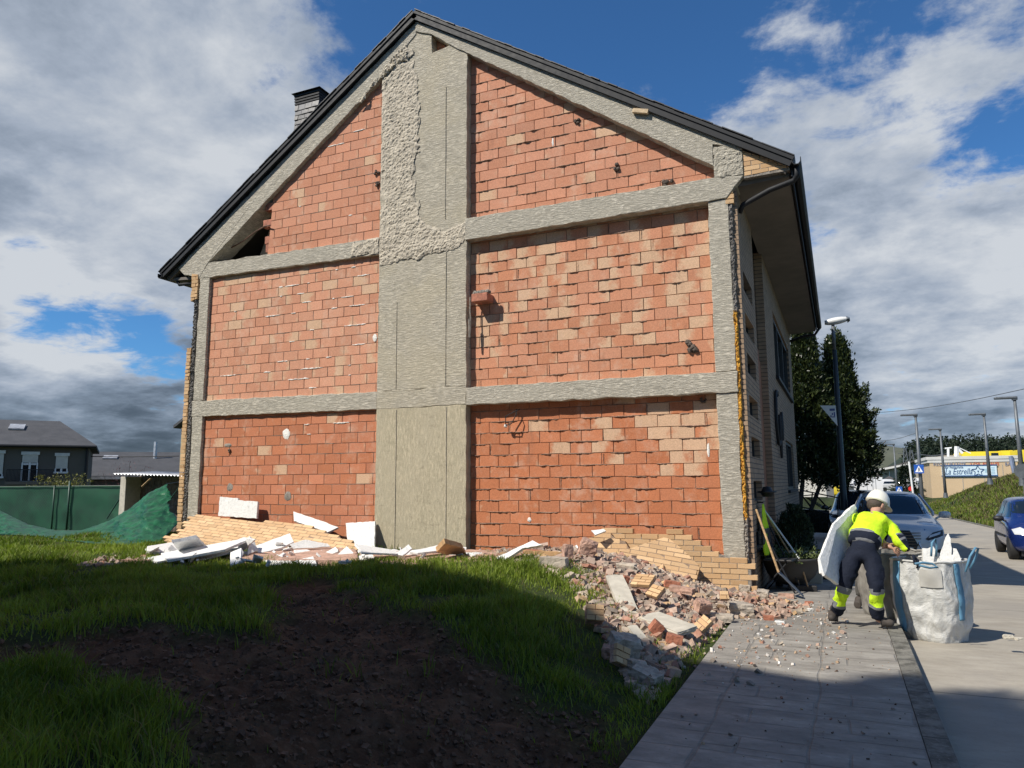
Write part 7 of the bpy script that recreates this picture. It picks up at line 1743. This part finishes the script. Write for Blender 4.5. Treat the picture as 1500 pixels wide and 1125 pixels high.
def tfn(c):
    for k, a in (('L', 'ankL'), ('R', 'ankR')):
        kn, an = J['knee'+k][0], J[a][0]; u = (c-kn).dot((an-kn).normalized())/(an-kn).length
        if (c-(kn+(an-kn)*max(0, min(1, u)))).length < .14 and u > 0:
            if -.02 < u < .14 or .60 < u < .72: return 2
            if .14 <= u <= .60: return 1
            return 0
    return 0
assign(tr_o, ['hivis_yellow', 'grey_band'], tfn)
for k, t_, a_ in (('L', 'toeL', 'ankL'), ('R', 'toeR', 'ankR')):
    f0, f1, an = J['foot'+k][0], J[t_][0], J[a_][0]; d = (f1-f0); d.z = 0; L = .20; d = d.normalized()
    f0 = Vector((f0.x, f0.y, .055-wk.location.z)); 
    pts = {'a': (Vector((an.x, an.y, .16)), .058), 'h': (f0-d*.01, (.048, .055)), 'm': (f0+d*.08, .046), 't': (f0+d*.16-Vector((0, 0, .012)), .038)}
    skin('boot', 'boot_leather', wk, pts, [('a', 'h'), ('h', 'm'), ('m', 't')], 'h')
# hands: palm plus five fingers each
def hand(wr, direction, up, sz=1., curl=.6, name='hand', mat='skin_tone', thumb=1):
    d = Vector(direction).normalized(); s = d.cross(Vector(up)).normalized(); u = s.cross(d).normalized(); P = {'w': (wr, (.026*sz, .02*sz)), 'p': (wr+d*.045*sz, (.036*sz, .016*sz)), 'q': (wr+d*.08*sz, (.034*sz, .013*sz))}; E = [('w', 'p'), ('p', 'q')]
    for i, (o_, L) in enumerate(((-.030, .062), (-.010, .074), (.011, .070), (.030, .056))):
        b_ = wr+d*.085*sz+s*o_*sz; c1 = b_+(d*.5-u*curl*.3).normalized()*L*.45*sz; c2 = c1+(d*.4-u*curl).normalized()*L*.35*sz; c3 = c2+(d*.1-u*curl*1.4).normalized()*L*.3*sz
        for n_, q, r in (('a', b_, .010), ('b', c1, .009), ('c', c2, .0085), ('d', c3, .0075)): P[f'{n_}{i}'] = (q, r*sz)
        E += [('q', f'a{i}'), (f'a{i}', f'b{i}'), (f'b{i}', f'c{i}'), (f'c{i}', f'd{i}')]
    t0 = wr+d*.035*sz-s*thumb*.034*sz; P['t0'] = (t0, .012*sz); P['t1'] = (t0+(d*.7-s*thumb*.6-u*.3).normalized()*.035*sz, .0105*sz); P['t2'] = (P['t1'][0]+(d*.9-s*thumb*.1-u*.6).normalized()*.03*sz, .009*sz); E += [('p', 't0'), ('t0', 't1'), ('t1', 't2')]
    return skin(name, mat, wk, P, E, 'p', sub=1)
hw = at(1297, 799, 8.66)+wo; hand(hw, (.75, .1, -.35), (.2, -.75, .6), 1.15, .5)
hand(J['wrR'][0]+Vector((.02, 0, -.02)), (.5, .05, -.7), (.6, -.3, .5), 1.1, .7, 'gloved_hand', 'navy_cloth', -1)
# forearm of the left arm reaching under the chest to the sack rim
fa = skin('forearm', 'skin_tone', wk, {'a': (at(1288, 790, 8.74)+wo, .045), 'b': (at(1295, 797, 8.68)+wo, .034), 'c': (hw, .027)}, [('a', 'b'), ('b', 'c')], 'b')
# head: face parts, ears, hair, helmet
hc = J['skull'][0]; fd = Vector((.62, .50, -.60)).normalized(); upv = Vector((.25, .35, .9)); sv = fd.cross(upv).normalized(); upv = sv.cross(fd).normalized()
HM = Matrix(((sv.x, fd.x, upv.x, hc.x+.0), (sv.y, fd.y, upv.y, hc.y), (sv.z, fd.z, upv.z, hc.z+.0), (0, 0, 0, 1)))
def ell(c, r, n=16, fn=None):
    mb = MB(); mb.grid(n, n//2+3, lambda u, v: HM @ Vector((c[0]+r[0]*math.sin(PI*v)*math.cos(2*PI*u), c[1]+r[1]*math.sin(PI*v)*math.sin(2*PI*u), c[2]+r[2]*math.cos(PI*v))), wrap=True); return mb
face = skin('head', 'skin_tone', wk, {'b': (HM @ Vector((0, -.01, .03)), (.078, .09)), 'm': (HM @ Vector((0, .02, -.02)), (.07, .08)), 'c': (HM @ Vector((0, .055, -.085)), (.042, .04)), 'n': (HM @ Vector((0, .105, -.025)), .013)}, [('b', 'm'), ('m', 'c'), ('m', 'n')], 'm')
for s in (-1, 1):
    ell((s*.083, -.005, -.01), (.012, .022, .034), 10).build('ear', 'skin_tone', wk, smooth=True); ell((s*.032, .088, .012), (.013, .008, .009), 10).build('eye', 'paint_white', wk, smooth=True)
ell((0, .086, -.065), (.026, .01, .007), 10).build('mouth', simple('lip', (.35, .14, .11), .6, .1, 20, 0), wk, smooth=True)
hr = ell((0, -.028, .0), (.088, .085, .085), 24); o = hr.build('hair', 'hair_dark', wk, smooth=True); crumple(o, .006, 60)
hl_ = MB(); prof = [(0, .155), (.04, .152), (.075, .135), (.102, .10), (.117, .055), (.124, .02), (.126, .008)]
Th = HM @ Matrix.Rotation(R(8), 4, 'X') @ Matrix.Translation((0, -.005, .022))
hl_.lathe(prof, 32, mat=Th, sx=.88, sy=1.06)
hl_.grid(24, 4, lambda u, v: Th @ Vector((math.cos(R(20)+u*R(140))*(.124*.88+.03*v*math.sin(u*PI)), math.sin(R(20)+u*R(140))*(.130+.055*v*math.sin(u*PI)), .012-.018*v)))
for o_ in (-.03, 0, .03): hl_.tube([Th @ Vector((o_, -.09+.18*i/9, .158*math.sqrt(max(0, 1-((-.09+.18*i/9)/.135)**2-(o_/.11)**2))-.001)) for i in range(10)], .006, 5)
o = hl_.build('helmet', 'helmet_white', wk, smooth=True, weld=.0005); o.modifiers.new('t', 'SOLIDIFY').thickness = .004
# foam board under the arm
fb = board([(1243, 741, 9.0), (1250, 746, 9.0), (1248, 792, 8.75), (1226, 857, 8.42), (1203, 840, 8.18), (1201, 820, 8.2), (1227, 766, 8.55)], .045, 'large white foam board carried under the worker\'s left arm')
board([(1206, 844, 8.08), (1200, 818, 8.12), (1226, 766, 8.45), (1243, 742, 8.92), (1246, 748, 8.92), (1229, 776, 8.45), (1212, 838, 8.1)], .03, 'thin narrow foam strip held against the outside of the carried board')
# second worker, almost hidden
wk2 = empty('person', (at(1260, 885, 10.1).x, 10.1, 0), label='second worker mostly hidden behind the first, only grey trouser leg and boot showing', cat='person'); w2 = -wk2.location
K = {}
def k_(n, px, py, Y, r): K[n] = (at(px, py, Y)+w2, r)
k_('pelvis', 1272, 806, 10.1, .12); k_('waist', 1280, 795, 10.25, .13); k_('chest', 1288, 785, 10.45, .14); k_('neck', 1294, 780, 10.62, .05); k_('head', 1298, 778, 10.75, .08)
k_('hl', 1266, 815, 10.1, .085); k_('kl', 1261, 846, 10.0, .062); k_('al', 1259, 874, 10.1, .045); k_('fl', 1258, 882, 10.05, .042); k_('tl', 1253, 884, 9.95, .036)
k_('hr', 1280, 815, 10.15, .085); k_('kr', 1282, 846, 10.1, .062); k_('ar', 1282, 873, 10.2, .045); k_('fr', 1283, 881, 10.2, .042); k_('tr', 1286, 883, 10.05, .036)
k_('sr', 1300, 788, 10.45, .06); k_('er', 1306, 798, 10.3, .05); k_('wr', 1310, 808, 10.15, .035); k_('sl', 1276, 786, 10.5, .06); k_('el', 1280, 798, 10.5, .05); k_('wl', 1286, 806, 10.4, .035)
E2 = [('pelvis', 'waist'), ('waist', 'chest'), ('chest', 'neck'), ('neck', 'head'), ('pelvis', 'hl'), ('hl', 'kl'), ('kl', 'al'), ('al', 'fl'), ('fl', 'tl'), ('pelvis', 'hr'), ('hr', 'kr'), ('kr', 'ar'), ('ar', 'fr'), ('fr', 'tr'), ('chest', 'sr'), ('sr', 'er'), ('er', 'wr'), ('chest', 'sl'), ('sl', 'el'), ('el', 'wl')]
for q_ in ('fl', 'tl', 'fr', 'tr'): K[q_][0].z = rz(10.1)+.055; K[q_] = (K['f'+q_[1]][0].lerp(K[q_][0], .5), K[q_][1])
skin('body', 'skin_tone', wk2, {a: (b_[0], b_[1]*(.8 if a not in ('al', 'fl', 'tl', 'ar', 'fr', 'tr', 'waist', 'pelvis', 'chest') else .5)) for a, b_ in K.items()}, E2, 'pelvis')
sk2 = lambda ks, f: {q: (K[q][0], K[q][1]*f) for q in ks}
o = skin('trousers', 'grey_cloth', wk2, sk2(['waist', 'pelvis', 'hl', 'kl', 'al', 'hr', 'kr', 'ar'], 1.15), [e for e in E2 if all(q in ('waist', 'pelvis', 'hl', 'kl', 'al', 'hr', 'kr', 'ar') for q in e)], 'pelvis'); crumple(o, .014, 14, 2)
o = skin('jacket', 'navy_cloth', wk2, sk2(['waist', 'chest', 'neck', 'sr', 'er', 'wr', 'sl', 'el', 'wl'], 1.15), [e for e in E2 if all(q in ('waist', 'chest', 'neck', 'sr', 'er', 'wr', 'sl', 'el', 'wl') for q in e)], 'chest')
for a_, f_, t_ in (('al', 'fl', 'tl'), ('ar', 'fr', 'tr')): skin('boot', 'boot_leather', wk2, {'a': (K[a_][0], .055), 'f': (Vector((K[f_][0].x, K[f_][0].y, rz(10.1)+.05)), .05), 't': (Vector((K[t_][0].x, K[t_][0].y, rz(10.1)+.04)), .042)}, [('a', 'f'), ('f', 't')], 'f')

# ------------------------------------------------------------------ bulk sacks
m, nt, b = newmat('woven_sack'); p = coords(nt); n1 = nt.noise(p, 5, 7, .62, .7); n2 = nt.noise(p, 90, 2, .5)
nt.put(b.inputs['Base Color'], nt.mix(nt.ss(n1, .35, .65), (.45, .45, .43, 1), (.66, .66, .64, 1))); b.inputs['Roughness'].default_value = .5; nt.put(b.inputs['Normal'], nt.bump(nt.math('ADD', n1, nt.math('MULTIPLY', n2, .1)), .8, .04))
trn = nt.new('ShaderNodeBsdfTranslucent'); trn.inputs[0].default_value = (.6, .6, .58, 1); mx = nt.new('ShaderNodeMixShader'); mx.inputs[0].default_value = .12; nt.l.new(b.outputs[0], mx.inputs[1]); nt.l.new(trn.outputs[0], mx.inputs[2]); nt.l.new(mx.outputs[0], m.node_tree.nodes['Material Output'].inputs[0])
simple('sack_grey', (.26, .245, .215), .7, .25, 4, .6, .03); simple('strap_blue', (.10, .24, .36), .7, .15, 12, .3)  # second sack: a darker grey than the white woven one
def sack(loc, rx, ry, h, rot, mat, label, seed, rim_drop=.0, tilt=.0):
    t = empty('bulk_sack', loc, R(rot), label, 'sack')
    def prof(v): return 1.0-.13*(1-v)**4*1.4+.05*math.sin(PI*v)*1.2-.02*v
    def P(u, v, ins=0.):
        a = 2*PI*u; c, s = math.cos(a), math.sin(a); e = .62; q = 1/((abs(c)**(2/e)+abs(s)**(2/e))**(e/2)); k = prof(v)-ins
        fold = .030*N3(c*2.2+seed, s*2.2, v*1.6)+.022*(.35-abs(N3(c*3.3+seed, s*3.3, v*3.0+1.2*c)))+.018*(.3-abs(N3(c*7+seed, s*7+v*3, v*6)))+.004*N3(c*15, s*15+seed, v*10)
        sag = .012*math.sin(v*22+c*3)*(1-v)**2
        x, y = c*q*rx*k, s*q*ry*k; l_ = math.hypot(x, y)
        z = h*v*(1-.06*rim_drop*(1+math.sin(a*2+seed)))+.02*N3(c*3, s*3, seed)*v+tilt*x*v
        return Vector((x*(1+(fold+sag)/l_), y*(1+(fold+sag)/l_), max(.004, z)))
    mb = MB(); mb.grid(160, 60, lambda u, v: P(u, v), wrap=True); n0 = len(mb.v)
    mb.grid(160, 30, lambda u, v: P(u, 1-v*.75, .015), wrap=True)
    mb.v.append((0, 0, .004)); k = len(mb.v)-1; mb.f += [(i, k, (i+1) % 160) for i in range(160)]
    mb.v.append((0, 0, h*.25)); k = len(mb.v)-1; b0_ = n0+160*29; mb.f += [(b0_+i, b0_+(i+1) % 160, k) for i in range(160)]
    mb.build('sack_body', mat, t, smooth=True, weld=.0005)
    rim = MB().tube([P(i/80, 1)+Vector((0, 0, .004)) for i in range(81)], .012, 6); rim.build('rim_hem', mat, t, smooth=True)
    return t, P
def strap(P, t, u, v0, v1, w=.035, off=.012):
    mb = MB(); n = 30
    def f(a, v):
        uu = u+(a-.5)*w; q = P(uu % 1, v0+(v1-v0)*v); return q*1.0+Vector((q.x, q.y, 0)).normalized()*off
    mb.grid(3, n, f); o = mb.build('strap', 'strap_blue', t, smooth=True); o.modifiers.new('s', 'SOLIDIFY').thickness = .004
sp_ = ray(1366, 880)*8.85; s1, P1 = sack(Vector(((ray(1367, 900)*(8.95/ray(1367, 900).y)).x, 8.95, -.13+rz(8.95))), .315, .31, .79, -26, 'woven_sack', 'bulging white woven sack with blue straps, filled with foam offcuts, on the road', 3)
strap(P1, s1, .657, .1, .99); strap(P1, s1, .93, .3, .99); strap(P1, s1, .15, .3, .99); strap(P1, s1, .40, .3, .99)
def loop(pts, label_=None):
    o = MB().tube([Vector(q)-s1.location for q in pts], .0065, 6, sq=1.8).build('lifting_loop', 'strap_blue', s1, smooth=True); o.matrix_parent_inverse = Matrix.Identity(4); o.rotation_euler = (0, 0, R(26))
    return o
def rotz(v, a): return Vector((v.x*math.cos(a)-v.y*math.sin(a), v.x*math.sin(a)+v.y*math.cos(a), v.z))
loop([at(1414, 838, 8.6), at(1421, 815, 8.62), at(1429, 802, 8.64), at(1433, 803, 8.66), at(1430, 815, 8.68), at(1421, 833, 8.7)])
loop([at(1340, 826, 8.1), at(1352, 824, 8.12), at(1366, 826, 8.14), at(1374, 831, 8.16), at(1362, 832, 8.12), at(1346, 828, 8.1)])
loop([at(1364, 815, 8.85), at(1365, 795, 8.86), at(1370, 789, 8.88), at(1372, 800, 8.88), at(1371, 815, 8.9)])
lab = MB().grid(8, 5, lambda u, v: (lambda q: q+Vector((q.x, q.y, 0)).normalized()*.014)(P1(.76+.09*u, .70+.22*v))); o = lab.build('paper_label', simple('label_grey', (.40, .39, .36), .6, .1, 8, 0), s1, smooth=True)
for i, (pix, lb) in enumerate((([(1351, 803, 8.93), (1358, 804, 8.94), (1366, 800, 8.95), (1374, 812, 8.96), (1380, 850, 8.88), (1352, 850, 8.88)], 'ragged-topped foam slab at the left inside the white sack'),
                  ([(1377, 812, 8.88), (1383, 793, 8.88), (1389, 781, 8.88), (1393, 790, 8.88), (1396, 850, 8.83), (1378, 850, 8.83)], 'tallest spear of foam sticking out of the white sack'),
                  ([(1396, 803, 8.86), (1401, 804, 8.86), (1408, 820, 8.84), (1412, 836, 8.82), (1410, 850, 8.82), (1396, 850, 8.82)], 'curved foam piece at the right inside the white sack'),
                  ([(1386, 815, 9.08), (1404, 813, 9.08), (1408, 850, 8.98), (1386, 850, 8.98)], 'foam offcut behind the curved one in the white sack'))): board(pix, .05, lb)
sp2 = onZ(1318, 900, 0); s2, P2 = sack(Vector((.50, 9.55, -.15)), .34, .34, .80, 20, 'sack_grey', 'grey dusty open sack in the shade behind the worker\'s knees', 9, tilt=.02)

# ------------------------------------------------------------------ things along the shaded street wall
pz = lambda y: rz(y)+.003
pb = onZ(1157, 864, pz(11.8)); bw = empty('planter_bowl', (pb.x+.02, pb.y+.25, pz(pb.y)), label='wide dark bowl planter on feet with trailing plants beside the wall', cat='planter')
MB().lathe([(.14, .05), (.24, .09), (.34, .20), (.385, .32), (.40, .40), (.43, .42), (.43, .45), (.39, .45), (.36, .40), (.0, .38)], 40).build('bowl', simple('planter_dark', (.045, .042, .038), .6, .15, 8, .1), bw, smooth=True)
for a in (40, 160, 280): MB().lathe([(.05, 0), (.06, .03), (.05, .07), (.0, .07)], 12, c=(.2*math.cos(R(a)), .2*math.sin(R(a)), 0)).build('foot', 'plastic_black', bw)
MB().lathe([(0, .42), (.37, .405)], 24).build('earth', 'soil', bw)
tw = []; rng = random.Random(5)
for i in range(90):
    a = rng.uniform(0, 2*PI); r = .37*math.sqrt(rng.random()); tw.append((Vector((r*math.cos(a), r*math.sin(a), .44)), Vector((math.cos(a)*.6, math.sin(a)*.6, rng.uniform(-.1, .8))).normalized(), rng.uniform(.08, .2)))
for i in range(26): tw.append((Vector((.34+.1*rng.random(), rng.uniform(-.2, .2), .46)), Vector((1, 0, -.1)).normalized(), .16))
V, k = leaves(tw, 20, .045, .022, 9, spread=.03); leafmesh('plants', V, k, 'ivy_leaf', bw)
p = onY(1168, 785, 13.2); pt_ = empty('planter_box', (p.x+.12, 13.2, pz(13.2)), label='beige square planter behind the dark bowl', cat='planter')
MB().prism([(-.22, 0), (.22, 0), (.26, .42), (-.26, .42)], lambda u, v, w: Vector((u, w, v)), -.24, .24).build('box', simple('terracotta_pale', (.42, .34, .24), .8, .1, 5, .1), pt_, bevel=.015); MB().box((-.275, -.26, .42), (.275, .26, .47)).build('rim', 'terracotta_pale', pt_, bevel=.01)
p = onY(1190, 790, 13.9); pq = empty('plant_pot', (p.x+.1, 13.9, pz(13.9)), label='black plastic pot right of the beige planter', cat='plant pot'); MB().lathe([(.15, 0), (.23, .38), (.25, .38), (.25, .42), (.2, .42), (.19, .36), (0, .36)], 24).build('pot', 'plastic_black', pq, smooth=True)
for (yy, dx, lb) in ((13.9, -.78, 'low concrete tub holding the larger conifer'), (15.1, -.86, 'low concrete tub holding the slimmer conifer')):
    q = empty('tub', (dx, yy, pz(yy)), label=lb, cat='planter'); MB().lathe([(.2, 0), (.26, .22), (.22, .22), (.2, .17), (0, .17)], 20).build('tub', 'inner_concrete', q, smooth=True)
# chair with clothes, hanging jacket, tools
ch_ = empty('folding_chair', (-.86, 11.55, pz(11.5)), R(80), label='dark folding chair in the shade under the hanging jacket', cat='chair')
MB().box((-.2, -.2, .43), (.2, .2, .46)).build('seat', 'plastic_black', ch_, bevel=.01); MB().box((-.2, .18, .66), (.2, .21, .88)).build('backrest', 'plastic_black', ch_, bevel=.01)
for s in (-1, 1): MB().tube([(s*.2, -.22, 0), (s*.2, .19, .9)], .012, 6).build('leg', 'dark_metal', ch_); MB().tube([(s*.19, .25, 0), (s*.19, -.15, .44)], .012, 6).build('leg', 'dark_metal', ch_)
hj = empty('hanging_jacket', (SX+.06, 11.75, 1.12), label='yellow and navy work jacket hanging on the street wall', cat='jacket')
def jkf(u, v):
    w = .05+.17*v; a = (u-.5)*2; fo = .03*math.sin(a*9+v*3)+.02*N3(u*6, v*5); return Vector((.03+.08*math.cos(a*1.4)*v+fo*v, a*w*2.2+.12*v, -.72*v))
mb = MB().grid(40, 26, jkf); o = mb.build('jacket_body', 'hivis_yellow', hj, smooth=True); o.modifiers.new('s', 'SOLIDIFY').thickness = .01; assign(o, ['navy_cloth', 'grey_band'], lambda c: 0 if c.z > -.40 or c.y < -.0 else (2 if c.z > -.43 else 1))
MB().tube([(-.07, 0, .03), (.03, 0, .02)], .012, 6).build('hook', 'dark_metal', hj)
hm_ = empty('wall_basket', (SX+.14, 11.9, 1.28), label='dark round hat-like basket on the street wall above the jacket', cat='basket')
MB().lathe([(0, -.06), (.10, -.055), (.14, 0), (.20, .01), (.20, .025), (.12, .03), (.08, .09), (0, .10)], 24, sx=.7).build('shell', 'plastic_black', hm_, smooth=True)
sv_ = empty('shovel', (-.92, 10.85, pz(10.8)), label='long-handled shovel leaning on the wall corner', cat='tool')
MB().tube([(-.2, .25, 1.15), (.08, -.05, .32)], .016, 8).build('handle', 'wood_stick', sv_); bm_ = MB().grid(6, 8, lambda u, v: Vector((.08+.30*v+.0, -.05-.06*v+(u-.5)*.02, .32-.30*v))+Vector((0, (u-.5)*.22*(1-.5*v**3), .03*abs(u-.5)))); o = bm_.build('blade', 'lamp_grey', sv_, smooth=True); o.modifiers.new('s', 'SOLIDIFY').thickness = .004
for i, (x0, y0, x1, y1, lb) in enumerate(((-1.10, 12.0, -.62, 11.75, 'thin broom stick leaning beside the hanging jacket'), (-1.12, 12.1, -.74, 11.8, 'second thin stick nearer the wall than the broom stick'))):
    t = empty('broom', (x1, y1, pz(y1)), label=lb, cat='tool'); MB().tube([(x0-x1, y0-y1, 1.15), (0, 0, .45 if i == 0 else .5), ], .013, 6).build('handle', 'lamp_white' if i == 0 else 'wood_stick', t); MB().tube([(0, 0, .45), (.1, -.04, .06)], .013, 6).build('lower_handle', 'wood_stick', t); MB().box((-.06, -.05, 0), (.22, .03, .08)).build('brush', 'plastic_black', t, bevel=.01)
